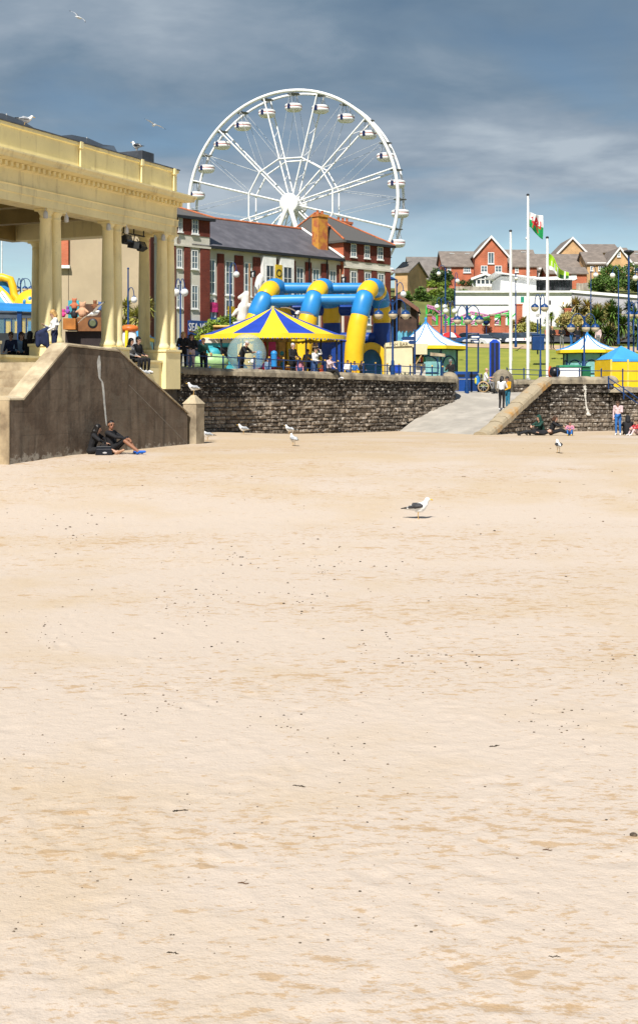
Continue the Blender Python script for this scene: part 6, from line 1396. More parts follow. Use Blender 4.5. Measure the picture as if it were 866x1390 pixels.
# ------------------------------------------------------------------ things at the head of the ramp
def make_rampstuff():
    Y = 72.6; g = 'blue litter bins at the head of the ramp'
    for lb, p0, p1, dk in (('royal blue litter bin nearer the man in the flat cap', 618.2, 633.6, BLUEP), ('darker blue litter bin behind the lamp post', 634.6, 649.5, NAVY)):
        a, b = XP(p0, Y), XP(p1, Y); zf, zt = ZP(532, Y), ZP(504, Y); t = thing('litter_bin', lb, 'litter bin', ((a + b)/2, Y, zf), group=g); m = mat('bin_blue', (.012, .07, .30), .4, .1, 2) if dk is BLUEP else mat('bin_dark_blue', (.01, .045, .17), .4, .1, 2)
        mb = MB(); mb.box(a, b, Y, Y + .6, zf, zf + .70); mb.build('body', m, t, bev=.02); mb = MB(); mb.box(a - .01, b + .01, Y - .015, Y + .62, zf + .72, zt); mb.box(a + .1, b - .1, Y - .022, Y - .016, zf + .82, zf + .98, 1); mb.build('hood', [m, BLACK], t, bev=.02); mb = MB(); mb.box(a - .005, b + .005, Y - .02, Y + .61, zf + .69, zf + .73); mb.box(a - .005, b + .005, Y - .02, Y + .61, zf, zf + .05); mb.build('band', [MATS['galvanised']], t)
    Y = 75; b = W(671.5, 516, Y); t = thing('notice_board', 'tall navy board with pointed top and bright blue edges by the wheelchair', 'notice board', b); x0, x1 = XP(664.5, Y), XP(678.6, Y); z0, z1, z2 = ZP(518, Y), ZP(464.5, Y), ZP(460.5, Y); xm = (x0 + x1)/2
    mb = MB(); mb.prism([(x0, Y, z0), (x1, Y, z0), (x1, Y, z1), (xm + .1, Y, z2), (xm - .1, Y, z2), (x0, Y, z1)], (0, .12, 0)); mb.build('panel', [ROYAL], t)
    for q0, q1 in ((.14, .46), (.54, .86)): mb = MB(); a, c = x0 + (x1 - x0)*q0, x0 + (x1 - x0)*q1; mb.box(a, c, Y - .02, Y - .002, z0 + .1, z1 - .02); mb.build('dark_strip', [mat('board_navy', (.015, .02, .05), .5)], t)
    sgn = thing('information_sign', 'blue rounded sign on a thin post beside the bins', 'sign', W(649, 532, 72.2)); mb = MB(); mb.tube([W(649, 532, 72.2), W(649, 452, 72.2)], .045, 8); mb.build('post', BLUEP, sgn)
    for y, w in ((457, 7), (463.5, 6)): mb = MB(); c = W(644.5, y, 72.1); mb.box(c.x - w/25, c.x + w/25, c.y - .02, c.y + .02, c.z - .10, c.z + .10); mb.box(c.x - w/25 + .05, c.x + w/25 - .05, c.y - .026, c.y - .021, c.z - .04, c.z + .04, 1); mb.build('sign_plate', [BLUEP, WHITE], sgn, bev=.03)
    b = W(730, 477, 98); t = thing('litter_bin', 'dark blue post bin beside the flagpoles on the lawn', 'litter bin', b); mb = MB(); mb.box(b.x - .45, b.x + .45, b.y - .3, b.y + .3, b.z + .1, b.z + 1.15); mb.build('body', [MATS['bin_dark_blue']], t, bev=.05); mb = MB(); mb.box(b.x - .48, b.x + .48, b.y - .33, b.y + .33, b.z + 1.16, b.z + 1.3); mb.build('lid', BLUEP, t, bev=.03); mb = MB(); mb.tube([b + Vector((0, .1, -.2)), b + Vector((0, .1, 2.4))], .06, 6); mb.build('post', BLUEP, t)
    # store boxes behind the right wall
    Y = 68.5; b = W(775, 512, Y); t = thing('bin_store', 'white box store with green lid behind the level stone wall', 'storage box', b); mb = MB(); mb.box(XP(759.5, Y), XP(788.5, Y), Y, Y + .9, ZP(525, Y), ZP(498.5, Y)); mb.build('body', WHITE2, t); mb = MB(); mb.box(XP(759, Y), XP(789, Y), Y - .04, Y + .95, ZP(498.4, Y), ZP(495.3, Y)); mb.build('lid', [mat('lid_green', (.03, .26, .14), .5)], t, bev=.02)
    t = thing('wheelie_bin', 'dark green bin standing right of the white box store', 'bin', W(797, 512, Y)); mb = MB(); mb.box(XP(791.2, Y), XP(802.5, Y), Y + .1, Y + .6, ZP(525, Y), ZP(498.5, Y)); mb.build('body', [mat('bin_green', (.015, .14, .06), .45)], t, bev=.03); mb = MB(); mb.box(XP(790.8, Y), XP(803, Y), Y + .05, Y + .65, ZP(498.3, Y), ZP(496.6, Y)); mb.build('lid', [MATS['bin_green']], t, bev=.02)
    c = W(753, 505, 66.5); t = thing('mooring_buoy', 'black round buoy on a post where the ramp wall turns', 'buoy', c - Vector((0, 0, .8))); mb = MB(); mb.ball(c, .28, 18); mb.build('ball', [mat('buoy_black', (.012, .013, .018), .35)], t); mb = MB(); mb.tube([c - Vector((0, 0, .95)), c - Vector((0, 0, .2))], .07, 8); mb.build('post', BLACK, t)
    q = W(745.5, 505, 67); mb = MB(); mb.tube([q + Vector((.05, 0, 0)) + Vector((.17*math.cos(a)*.5, .17*math.cos(a), .27*math.sin(a))) for a in np.linspace(0, 2*math.pi, 25)], .05, 8, caps=False); o = mb.build('lifebuoy', [mat('lifebuoy_orange', (.62, .10, .02), .5)], None, q); tag(o, 'orange lifebuoy ring hung beside the black buoy', 'lifebuoy')
make_rampstuff()
# ------------------------------------------------------------------ brick pier wall, coaster and hut
def make_pierwall():
    Y = 148.0; u = Y/FPX; t = thing('brick_pier_wall', 'red brick boundary wall with tall piers in front of the coaster', 'wall', (XP(640, Y), Y, lz(XP(640, Y), Y))); zb = lz(XP(640, Y), Y)
    mb = MB(); mb.box(XP(545, Y), XP(697, Y), Y, Y + .3, zb - 1, ZP(442, Y)); mb.build('wall', BRICKO, t); mb = MB(); mb.box(XP(545, Y), XP(697, Y), Y - .05, Y + .35, ZP(442, Y), ZP(440.6, Y)); mb.build('coping', CONCL, t)
    for px in (541, 566, 583, 598, 636, 651.5, 668, 683): 
        mb = MB(); mb.box(XP(px - 3, Y), XP(px + 3, Y), Y - .12, Y + .40, zb - 1, ZP(428, Y)); p = mb.build('pier', BRICKO, t); mb = MB(); mb.box(XP(px - 4, Y), XP(px + 4, Y), Y - .2, Y + .48, ZP(428, Y), ZP(426, Y)); mb.build('pier_cap', CONCL, p)
    for i, px in enumerate((704.5, 770.5)):
        z1 = ZP(414 + i*6, Y); c = thing('brick_pier', ('broad red brick pillar left of the tall flagpole top' if i == 0 else 'red brick pillar behind the people on the lawn'), 'pillar', (XP(px, Y), Y, zb)); mb = MB(); mb.box(XP(px - 4.3, Y), XP(px + 4.3, Y), Y - .2, Y + .5, zb - 1, z1); mb.build('shaft', BRICKO, c); mb = MB(); mb.box(XP(px - 4.8, Y), XP(px + 4.8, Y), Y - .25, Y + .55, z1, z1 + .15); mb.build('pier_cap', BRICKO, c)
    mb = MB(); mb.box(XP(740, Y), XP(808, Y), Y + .2, Y + .5, zb - 1, ZP(447, Y)); o = mb.build('brick_wall', BRICKO, None, (XP(775, Y), Y, zb)); tag(o, 'low red brick wall behind the standing people and palms', 'wall')
    # flower baskets
    for i, (px, py) in enumerate(((552, 443), (566.5, 442), (660, 436))):
        q = W(px, py, Y - 1); b = thing('flower_basket', 'hanging flower basket ' + ('under the wooden hut eaves', 'beside the second brick pier', 'on a blue post before the coaster')[i], 'flower basket', q); mb = MB(); mb.ball(q, (.42, .42, .4), 10, 0, -90, 10); mb.build('basket', NAVY, b)
        leaves([((q.x, q.y, q.z + .15), (.5, .45, .3))], 160, .12, i).build('flowers', (LEAF2, LEAF3, LEAF1)[i], b, norm=False); mb = MB(); mb.tube([q - Vector((0, -.05, 3)), q], .05, 6); mb.build('post', BLUEP, b)
make_pierwall()
def make_coaster():
    Y = 156.0; G = mat('coaster_green', (.05, .55, .08), .45, .08, 2); Pk = mat('coaster_pink', (.50, .20, .36), .5, .1, 2); zb = lz(XP(640, Y), Y)
    t = thing('roller_coaster', 'small roller coaster with pink track on lime green supports behind the brick piers', 'roller coaster', (XP(630, Y), Y, zb))
    tr = [(580, 417, 0), (590, 420, 0), (600, 428, 1), (612, 436, 1), (624, 433, 1), (640, 426, 1), (652, 428, 0), (664, 431, 0), (676, 428, 0), (690, 424, 0)]; tr2 = [(582, 428, 3), (592, 436, 3), (604, 440, 3), (618, 437, 3), (636, 440, 3), (656, 436, 3), (680, 439, 3)]
    for T in (tr, tr2):
        for dz in (0, .55):
            mb = MB(); P = [W(a, b, Y + d) + Vector((0, dz*.6, dz*.5)) for a, b, d in T]; mb.tube(P, .13, 6); mb.build('track_rail', Pk, t)
        for k in range(len(T) - 1):
            for f in (0, .33, .66): a = W(*[T[k][i] + (T[k+1][i] - T[k][i])*f + (Y if i == 2 else 0) for i in range(3)]); mb = MB(); mb.tube([a, a + Vector((0, .4, .28))], .07, 4); mb.build('cross_tie', Pk, t)
    for i, px in enumerate((579, 585, 593, 601, 609, 617, 627, 637, 646, 657, 668, 679, 690)):
        ys = [p[1] for p in tr]; xs = [p[0] for p in tr]; y = float(np.interp(px, xs, ys)); a = W(px, y - 3, Y + .5); mb = MB(); mb.tube([a, (a.x, a.y, zb - .5)], .13, 6)
        mb.tube([(a.x, a.y, a.z - 1.2), (a.x + 1.0, a.y, a.z - .2)], .08, 5); mb.build('support', G, t)
    mb = MB(); mb.tube([W(655, 431.5, Y - 2), W(690, 424.5, Y - 2)], .10, 6); mb.tube([W(655, 434, Y - 2), W(690, 427, Y - 2)], .10, 6); mb.build('guard_rail', G, t)
make_coaster()
def make_hut():
    Y = 135.0; u = Y/FPX; x0 = XP(519, Y); z = ZP(452, Y); h = lambda y: ZP(y, Y) - z; w = 50*u; M = frame((x0 - .2, Y, z), (1, .0)); dk = mat('dark_timber', (.075, .042, .030), .75, .2, 1.5, bump=.3); t = thing('wooden_hut', 'dark brown timber hut with low gable roof behind the fish bar', 'hut', (x0 + w/2, Y, z))
    M = frame((XP(519, Y), Y, z), (1, -.1)); mb = MB(M); mb.prism([(0, 0, -2), (w*.62*1.5, 0, -2), (w*.93, 0, h(418)), (w*.46, 0, h(402.5)), (0, 0, h(417))], (0, -8, 0)); mb.build('wall', dk, t)
    mb = MB(M); e = .4
    for (a0, z0, a1, z1) in ((-.5, h(419), w*.46, h(402)), (w*.46, h(402), w*.99, h(421))): mb.prism([(a0, .7, z0), (a1, .7, z1), (a1, .7, z1 + .22), (a0, .7, z0 + .22)], (0, -9.3, 0))
    mb.build('roof', SLATE, t); mb = MB(M)
    for (a0, z0, a1, z1) in ((-.5, h(419.5), w*.46, h(402.5)), (w*.46, h(402.5), w*.99, h(421.5))): mb.prism([(a0, .71, z0 - .2), (a1, .71, z1 - .2), (a1, .71, z1 + .22), (a0, .71, z0 + .22)], (0, .06, 0))
    mb.build('bargeboard', [mat('barge_brown', (.20, .09, .06), .6)], t); window(M, w*.5, h(428), 1.0, 1.4, t, b=.02, bars=(2, 2), fr=mat('hut_frame', (.25, .2, .17), .6))
    q = W(526.5, 405, 128); sg = thing('cartoonless_sign', 'white and orange bird shaped sign above the hut roof', 'sign', q) if False else None
    p = W(528, 378, 150); um = thing('parasol', 'small dark blue parasol on the terrace above the wooden hut', 'parasol', W(528, 391, 150)); mb = MB(); mb.lathe([(1.0, -.12), (.55, .12), (.03, .35)], 10, p, 0, True, False); mb.build('canopy', NAVY, um); mb = MB(); mb.tube([p + Vector((0, 0, .3)), W(528, 405, 150)], .04, 6); mb.build('pole', BLUEP, um)
    p = W(610.5, 458, 118); um = thing('parasol', 'red and white parasol beside the parked cars', 'parasol', W(610.5, 475, 118)); mb = MB(); n = 12; 
    for i in range(n):
        a0, a1 = 2*math.pi*i/n, 2*math.pi*(i+1)/n; mb.raw([p + Vector((0, 0, .55)), p + Vector((1.0*math.cos(a0)*.6, 1.0*math.sin(a0)*.6, .38)), p + Vector((.6*math.cos(a1), .6*math.sin(a1), .38)), p + Vector((1.05*math.cos(a0), 1.05*math.sin(a0), 0)), p + Vector((1.05*math.cos(a1), 1.05*math.sin(a1), 0))], [(0, 1, 2), (1, 3, 4, 2)], i % 3 == 0)
    mb.build('canopy', [RED, WHITE], um); mb = MB(); mb.tube([p + Vector((0, 0, .5)), p - Vector((0, 0, 1.6))], .04, 6); mb.build('pole', WHITE, um)
make_hut()
# ------------------------------------------------------------------ parked cars
def make_car():
    t = thing('parked_car', 'x', 'car', (0, 0, 0), local=True, group='cars parked behind the lawn')
    prof = [(-2.05, .35), (-2.1, .62), (-2.0, .88), (-1.75, .95), (-.95, 1.0), (-.75, 1.02), (.95, 1.02), (1.2, .98), (1.85, .86), (2.1, .70), (2.15, .45), (2.05, .3)]
    def loft(sect, half, m, inset):
        mb = MB(); n = len(sect); rows = [(-half, inset), (-half*.96, 0), (half*.96, 0), (half, inset)]; vs = []
        for y, ins in rows:
            for x, z in sect: vs.append((x*(1 - ins*.02), y, z - (ins*.05 if z > .6 else -ins*.05)))
        mb.raw(vs, [(r*n + i, r*n + (i+1) % n, (r+1)*n + (i+1) % n, (r+1)*n + i) for r in range(3) for i in range(n)] + [tuple(range(n)), tuple(range(3*n, 4*n))], 0, False); return mb
    body = loft(prof, .88, None, 1).build('body', MATS['car_silver'], t, bev=.05)
    mb = MB(); lo = [(-1.75, .95), (1.15, .99)]; vs = []
    for y, k in ((-.84, 0), (.84, 0)): vs += [(-1.70, y, .96), (-1.35, y*.86, 1.42), (-.6, y*.82, 1.48), (.35, y*.84, 1.44), (1.10, y, .99)]
    mb.raw(vs, [(0, 1, 2, 3, 4), (5, 6, 7, 8, 9)] + [(i, (i+1) % 5, 5 + (i+1) % 5, 5 + i) for i in range(5)]); mb.build('windows', MATS['window_glass'], t, bev=.03)
    mb = MB(); mb.raw([(-1.36, -.70, 1.425), (-.6, -.66, 1.485), (.36, -.69, 1.445), (.36, .69, 1.445), (-.6, .66, 1.485), (-1.36, .70, 1.425), (-1.3, -.70, 1.45), (-.6, -.66, 1.51), (.30, -.69, 1.47), (.30, .69, 1.47), (-.6, .66, 1.51), (-1.3, .70, 1.45)], [(6, 7, 10, 11), (7, 8, 9, 10), (0, 1, 7, 6), (1, 2, 8, 7), (2, 3, 9, 8), (3, 4, 10, 9), (4, 5, 11, 10), (5, 0, 6, 11)]); mb.build('roof', MATS['car_silver'], t)
    for x in (-1.3, 1.32):
        for y in (-.80, .80):
            mb = MB(Matrix.Translation((x, y, .32)) @ Matrix.Rotation(R(90), 4, 'X')); mb.lathe([(.2, -.1), (.31, -.1), (.32, -.05), (.32, .05), (.31, .1), (.2, .1)], 16); w = mb.build('wheel', MATS['tyre'], t)
            mb = MB(Matrix.Translation((x, y, .32)) @ Matrix.Rotation(R(90), 4, 'X')); mb.lathe([(0, -.09), (.2, -.095), (.2, .095), (0, .09)], 12); mb.build('rim', MATS['galvanised'], w)
    for y in (-.6, .6):
        mb = MB(); mb.ball((2.04, y, .68), (.1, .18, .09), 8); mb.build('headlight', MATS['white_paint'], t); mb = MB(); mb.ball((-2.03, y, .74), (.07, .14, .10), 8); mb.build('tail_light', MATS['red_paint'], t)
    return t
mat('tyre', (.02, .02, .02), .8)
for n_, c in (('car_silver', (.55, .57, .60)), ('car_white', (.75, .75, .75)), ('car_dark', (.03, .035, .04)), ('car_blue', (.05, .16, .40)), ('car_red', (.40, .03, .03))): mat(n_, c, .25, .03, 1, spec=.6)
car0 = make_car()
def place_car(first, label, px, py, Y, yaw, cm):
    x = XP(px, Y); loc = (x, Y, ZP(py, Y)); o = car0 if first else dup(car0, loc, R(yaw), label)
    o.location = loc; o.rotation_euler = (0, 0, R(yaw)); o['label'] = label
    if cm:
        for c in kids(o):
            if c.name.split('.')[0] in ('body', 'roof'):
                c.data = c.data.copy(); c.data.materials[0] = MATS[cm]
    return o
cars = [('silver blue car parked nearest the red parasol', 640, 471, 136, -70, 'car_blue'), ('white car parked in front of the brick piers', 653, 473, 134, -60, 'car_white'), ('black car parked behind the navy notice board', 676, 470.5, 137, -75, 'car_dark'), ('silver car parked left of the first flagpole', 689, 471, 137, -95, 'car_silver'), ('dark car with red lights parked between the two left flagpoles', 704, 471, 136, 80, 'car_dark'), ('white car parked furthest right beside the blue post bin', 720, 470, 138, -80, 'car_white')]
for i, (lb, px, py, Y, yw, cm) in reversed(list(enumerate(cars))): place_car(i == 0, lb, px, py, Y, yw, None if i == 0 else cm)
for c in kids(car0):
    if c.name.split('.')[0] in ('body', 'roof'): c.data = c.data.copy(); c.data.materials[0] = MATS['car_blue']
# ------------------------------------------------------------------ far left: slide, shelter and stall behind the pavilion
def make_leftstuff():
    Y = 92.0; s = FPX/Y; zf = lz(XP(10, Y), Y)
    t = thing('inflatable_slide', 'tall blue and yellow inflatable slide at the far left behind the shelter', 'inflatable', W(5, 480, Y)); 
    mb = MB(); mb.prism([W(-30, 480, Y), W(14, 480, Y), W(14, 392, Y), W(4, 376.5, Y), W(-30, 376.5, Y)], (0, 2, 0)); mb.build('tower', IBLUE, t, bev=.2)
    mb = MB(); mb.tube([W(-30, 376, Y - .1), W(4, 376, Y - .1), W(14, 379, Y - .1), W(18, 390, Y - .1), W(19, 400, Y - .2), W(27, 410, Y - .3)], .28, 10); mb.tube([W(-30, 391, Y - .3), W(0, 392, Y - .4), W(8, 400, Y - .6), W(20, 416, Y - 1)], .22, 10); mb.build('side_tube', IYEL, t)
    mb = MB(); mb.prism([W(-30, 393, Y - .3), W(-3, 393, Y - .3), W(14, 414, Y - 2), W(-30, 414, Y - 2)], (0, .3, 0)); mb.build('slide_bed', [mat('slide_pale', (.12, .36, .58), .4)], t)
    for px in (-4, 1): mb = MB(); mb.tube([W(px, 393, Y - .45), W(px + 15, 414, Y - 1.9)], .09, 8); mb.build('lane_tube', WHITE, t)
    f = thing('inflatable_dome', 'yellow rounded inflatable with blue patches behind the leftmost columns', 'inflatable', W(45, 440, 90)); c = W(45, 418, 90); mb = MB(); mb.ball(c, (1.35, 1.2, 1.3), 20); mb.build('body', IYEL, f)
    for dx, dz in ((.0, .55), (.42, .7), (-.35, .35), (.1, .1)): mb = MB(); mb.ball(c + Vector((dx, -1.08 + abs(dz - .3)*.25, dz)), (.13, .12, .20), 8); mb.build('patch', IBLUE, f)
    Y = 66.0; zf = lz(XP(20, Y), Y); sh = thing('promenade_shelter', 'glazed shelter with bright blue roof and navy posts left of the columns', 'shelter', W(20, 500, Y)); x0, x1 = XP(-20, Y), XP(62, Y); z = lambda y: ZP(y, Y)
    mb = MB(); mb.prism([(x0, Y - .4, z(421)), (x1, Y - .4, z(424)), (x1, Y - .4, z(421)), (x0, Y - .4, z(418))], (0, 2.6, 0)); mb.prism([(x0, Y - .4, z(418)), (x1, Y - .4, z(421)), (x1, Y + 1, z(412)), (x0, Y + 1, z(409))], (0, 0, .03)); mb.build('roof', IBLUE, sh)
    for px in (-6, 28, 60): mb = MB(); mb.box(XP(px - 3, Y), XP(px + 3, Y), Y - .3, Y - .1, zf, z(422)); mb.build('post', NAVY, sh)
    mb = MB(); mb.box(x0, x1, Y - .25, Y - .15, z(432), z(424)); mb.build('header', [mat('shelter_header', (.06, .08, .11), .6)], sh)
    mb = MB(); mb.box(x0, x1, Y - .22, Y - .18, zf, z(452)); mb.build('lower_panel', [mat('shelter_dark', (.025, .03, .035), .5)], sh)
    mb = MB(); mb.box(x0, x1, Y - .20, Y - .19, z(452), z(432)); mb.build('glazing', [clear_mat('shelter_glass', (.15, .25, .25), .35, .05)], sh)
    for px in (-12, 8, 17, 37, 46, 55): mb = MB(); mb.box(XP(px, Y) - .025, XP(px, Y) + .025, Y - .24, Y - .16, z(452), z(432)); mb.build('glazing_bar', NAVY, sh)
    b = thing('bouncy_castle', 'yellow and blue bouncy castle seen through the shelter glass', 'inflatable', W(35, 480, 86)); 
    for i, (p0, p1, m) in enumerate(((8, 16, IYEL), (20, 27, IYEL), (28, 36, IYEL), (38, 44, IBLUE), (45, 53, IYEL), (54, 62, IYEL))): mb = MB(); mb.tube([W((p0 + p1)/2, 478, 86), W((p0 + p1)/2, 436, 86)], (p1 - p0)/2/21, 10); mb.build('wall_tube', m, b)
    # wooden stall with plush prizes
    Y = 68; zf = lz(XP(115, Y), Y); z = lambda y: ZP(y, Y); X = lambda p: XP(p, Y); wd = mat('stall_orange_wood', (.46, .17, .035), .55, .15, 2); wd2 = mat('stall_brown_wood', (.24, .10, .035), .6, .15, 2)
    st = thing('game_stall', 'orange wooden prize stall with round dark emblem behind the columns', 'stall', W(115, 500, Y))
    mb = MB(); mb.box(X(87), X(104), Y - .3, Y + 1.6, z(447), z(432)); mb.build('counter_side', wd, st); mb = MB(); mb.box(X(104.1), X(142), Y, Y + 1.5, z(449), z(430.5)); mb.build('counter_front', wd2, st)
    mb = MB(); mb.box(X(87), X(142), Y + .3, Y + 1.4, zf, z(449)); mb.build('plinth', [mat('stall_dark', (.03, .02, .02), .7)], st)
    c = W(126, 438.5, Y); mb = MB(Matrix.Translation(c) @ Matrix.Rotation(R(90), 4, 'X')); mb.lathe([(0, .03), (.24, .03), (.26, .0), (.24, -.0)], 18); mb.lathe([(.14, .045), (.17, .045), (.17, .03), (.14, .03)], 18, (0, 0, 0), 1); mb.build('emblem', [BLACK, mat('emblem_green', (.12, .14, .07), .6)], st)
    mb = MB(); mb.box(X(83), X(98), Y + 1.9, Y + 2.0, z(435), z(404)); mb.build('back_panel', TEAL, st); mb = MB(); mb.box(X(98.1), X(142), Y + 1.9, Y + 2.0, z(435), z(409)); mb.build('back_panel', [mat('stall_back', (.10, .05, .03), .7)], st)
    for k, (dx, y, r, m, lb) in enumerate(((86, 425, .16, PINK, 'purple pink plush prize on the stall end'), (101, 413, .22, mat('plush_orange', (.5, .16, .08), .9), 'orange plush prize at the top of the stall'), (101, 424, .24, BLACK, 'black plush prize on the stall counter'), (112, 421, .30, mat('plush_peach', (.62, .36, .22), .9), 'large peach plush prize in the stall middle'), (111, 430, .2, mat('plush_tan', (.40, .30, .18), .9), 'tan plush prize at the front of the counter'), (92, 421, .15, mat('plush_violet', (.25, .08, .35), .9), 'violet plush prize against the teal panel'), (136, 416, .18, mat('plush_blue', (.08, .15, .35), .9), 'blue plush prize at the right of the stall'), (129, 414, .18, mat('plush_brown', (.22, .09, .04), .9), 'brown plush prize hanging at the stall back'))):
        q = W(dx, y, Y + .6); t2 = thing('plush_toy', lb, 'plush toy', q, local=True); blob('body', [((0, 0, -r*.6), r*.75, (0, 0, 0), r*.7, 0), ((0, -.02, r*.8), r*.55, (0, -.02, r*.9), r*.55, 0), ((-r*.45, 0, r*1.35), r*.2, (-r*.45, 0, r*1.4), r*.2, 0), ((r*.45, 0, r*1.35), r*.2, (r*.45, 0, r*1.4), r*.2, 0), ((-r*.6, -.05, 0), r*.25, (-r*1.0, -.1, -r*.3), r*.2, 0), ((r*.6, -.05, 0), r*.25, (r*1.0, -.1, -r*.3), r*.2, 0)], [m], .03, t2)
    Y = 71; k2 = thing('game_kiosk', 'small blue roofed kiosk with yellow band between the pavilion columns', 'kiosk', W(190, 500, Y)); X = lambda p: XP(p, Y); z = lambda y: ZP(y, Y); mb = MB(); mb.prism([(X(178), Y - .5, z(458)), (X(206), Y - .5, z(458)), (X(200), Y + .4, z(446)), (X(190), Y + .4, z(446))], (0, .0, .06)); mb.prism([(X(178), Y - .5, z(458)), (X(206), Y - .5, z(458)), (X(206), Y + 1.5, z(458)), (X(178), Y + 1.5, z(458))], (0, 0, .05)); mb.build('roof', MATS['gazebo_blue'], k2); mb = MB(); mb.box(X(180), X(205), Y - .4, Y + 1.4, z(463), z(458.1)); mb.build('band', YPVC, k2); mb = MB(); mb.box(X(181), X(204), Y - .3, Y + 1.3, lz(X(190), Y), z(463)); mb.build('wall', TEALW, k2)
    rd = thing('kiddie_ride', 'white and orange child ride below the yellow green palm', 'child ride', W(176, 490, 69)); q = W(176, 462, 69); mb = MB(); mb.ball(q, (.42, .35, .75), 12); mb.build('body', WHITE, rd); mb = MB(); mb.ball(q + Vector((0, -.02, .62)), (.5, .4, .22), 12); mb.build('cap', [mat('ride_orange', (.65, .16, .03), .4)], rd); mb = MB(); mb.tube([q + Vector((-.1, -.36, .5)), q + Vector((-.12, -.40, -.5))], .09, 8); mb.build('stripe', YPVC, rd); mb = MB(); mb.tube([q - Vector((0, 0, 1.4)), q - Vector((0, 0, .6))], .2, 8); mb.build('stand', NAVY, rd)
    fl = thing('funnel_mast', 'thin white mast left of the first pavilion column', 'mast', W(2, 440, 120)); mb = MB(); mb.tube([W(2.5, 440, 120), W(2.5, 322, 120)], [.09, .05], 6); mb.build('pole', WHITE, fl)
make_leftstuff()
# ------------------------------------------------------------------ people
SKIN = mat('skin_fair', (.52, .31, .22), .6, .05, 6); SKIND = mat('skin_brown', (.28, .13, .075), .55, .05, 6)
HAIRB = mat('hair_black', (.012, .010, .010), .5, .2, 8); HAIRY = mat('hair_blonde', (.55, .33, .12), .6, .15, 8); HAIRG = mat('hair_grey', (.5, .5, .5), .7, .1, 8); HAIRN = mat('hair_brown', (.07, .035, .02), .6, .2, 8)
EYE = mat('eye_dark', (.02, .015, .012), .3); LIP = mat('lip', (.36, .13, .11), .6)
def cloth(name, c, var=.15): return mat('cloth_' + name, c, .85, var, 5, bump=.3, bscale=12)
CK = cloth('black', (.013, .013, .016)); CW = cloth('white', (.70, .70, .70), .06); CN = cloth('navy', (.015, .025, .075)); CJ = cloth('denim', (.05, .10, .24)); CJL = cloth('bright_denim', (.03, .15, .45)); CM = cloth('mustard', (.62, .32, .01)); CP = cloth('pink', (.60, .24, .32)); CPK = cloth('pale_pink', (.66, .50, .52)); CG = cloth('bottle_green', (.015, .06, .045)); CO = cloth('orange', (.65, .09, .03)); CLB = cloth('light_blue', (.18, .28, .42)); CGY = cloth('grey', (.2, .2, .21)); CR = cloth('red', (.5, .04, .05)); CT = cloth('teal_jean', (.03, .20, .32)); SHW = mat('shoe_white', (.7, .7, .7), .5); SHB = mat('shoe_blue', (.01, .12, .55), .5); SHK = mat('shoe_black', (.02, .02, .02), .5)
def sym(d):
    out = {}
    for k, v in d.items():
        if k in ('sh', 'el', 'wr', 'ha', 'hip', 'kn', 'an', 'toe'):
            out[k + 'L'] = v; out[k + 'R'] = (-v[0], v[1], v[2])
        else: out[k] = v
    return out
# joints in metres for a figure 1.72 m tall, facing -y; +x is the figure's left
def P_stand(): return sym(dict(pel=(0, 0, .95), wai=(0, .005, 1.10), che=(0, .01, 1.33), nec=(0, 0, 1.47), hea=(0, -.02, 1.60), sh=(.175, .01, 1.41), el=(.225, .03, 1.13), wr=(.225, -.05, .89), ha=(.22, -.08, .80), hip=(.085, 0, .92), kn=(.095, -.02, .50), an=(.10, .03, .09), toe=(.12, -.13, .035)))
def P_lean():
    p = P_stand(); p.update(che=(0, -.16, 1.28), nec=(0, -.24, 1.40), hea=(0, -.30, 1.52), wai=(0, -.06, 1.09), shL=(.175, -.20, 1.34), shR=(-.175, -.20, 1.34), elL=(.25, -.42, 1.14), elR=(-.25, -.42, 1.14), wrL=(.16, -.62, 1.16), wrR=(-.12, -.62, 1.15), haL=(.10, -.70, 1.17), haR=(-.05, -.70, 1.16)); return p
def P_rail():
    p = P_stand(); p.update(elL=(.26, -.06, 1.14), elR=(-.26, -.06, 1.14), wrL=(.17, -.28, 1.10), wrR=(-.17, -.28, 1.10), haL=(.12, -.36, 1.11), haR=(-.12, -.36, 1.11)); return p
def P_phone():
    p = P_stand(); p.update(elR=(-.25, -.10, 1.16), wrR=(-.12, -.30, 1.22), haR=(-.09, -.37, 1.27), elL=(.25, -.06, 1.15), wrL=(.10, -.24, 1.05), haL=(.04, -.28, 1.05), hea=(0, -.05, 1.59)); return p
def P_chair(): return sym(dict(pel=(0, 0, .50), wai=(0, .01, .66), che=(0, -.01, .90), nec=(0, -.03, 1.04), hea=(0, -.06, 1.17), sh=(.175, -.02, .98), el=(.225, -.08, .72), wr=(.13, -.28, .64), ha=(.09, -.36, .63), hip=(.085, -.02, .48), kn=(.11, -.44, .50), an=(.11, -.42, .09), toe=(.12, -.58, .04)))
def P_knees(): return sym(dict(pel=(0, 0, .12), wai=(0, -.03, .27), che=(0, -.12, .48), nec=(0, -.17, .61), hea=(0, -.20, .74), sh=(.175, -.14, .56), el=(.24, -.34, .43), wr=(.12, -.52, .42), ha=(.05, -.58, .38), hip=(.085, -.03, .12), kn=(.13, -.40, .44), an=(.11, -.64, .09), toe=(.12, -.80, .04)))
def P_legsout():
    p = P_knees(); p.update(knL=(.12, -.43, .27), knR=(-.10, -.44, .22), anL=(.11, -.80, .08), anR=(-.10, -.82, .08), toeL=(.13, -.92, .14), toeR=(-.12, -.95, .13)); return p
def P_lie(): return sym(dict(pel=(0, 0, .13), wai=(0, .14, .13), che=(0, .36, .14), nec=(0, .50, .15), hea=(0, .62, .17), sh=(.175, .42, .14), el=(.30, .25, .10), wr=(.22, .05, .12), ha=(.17, -.02, .16), hip=(.085, -.03, .12), kn=(.10, -.42, .20), an=(.10, -.80, .08), toe=(.13, -.86, .19)))
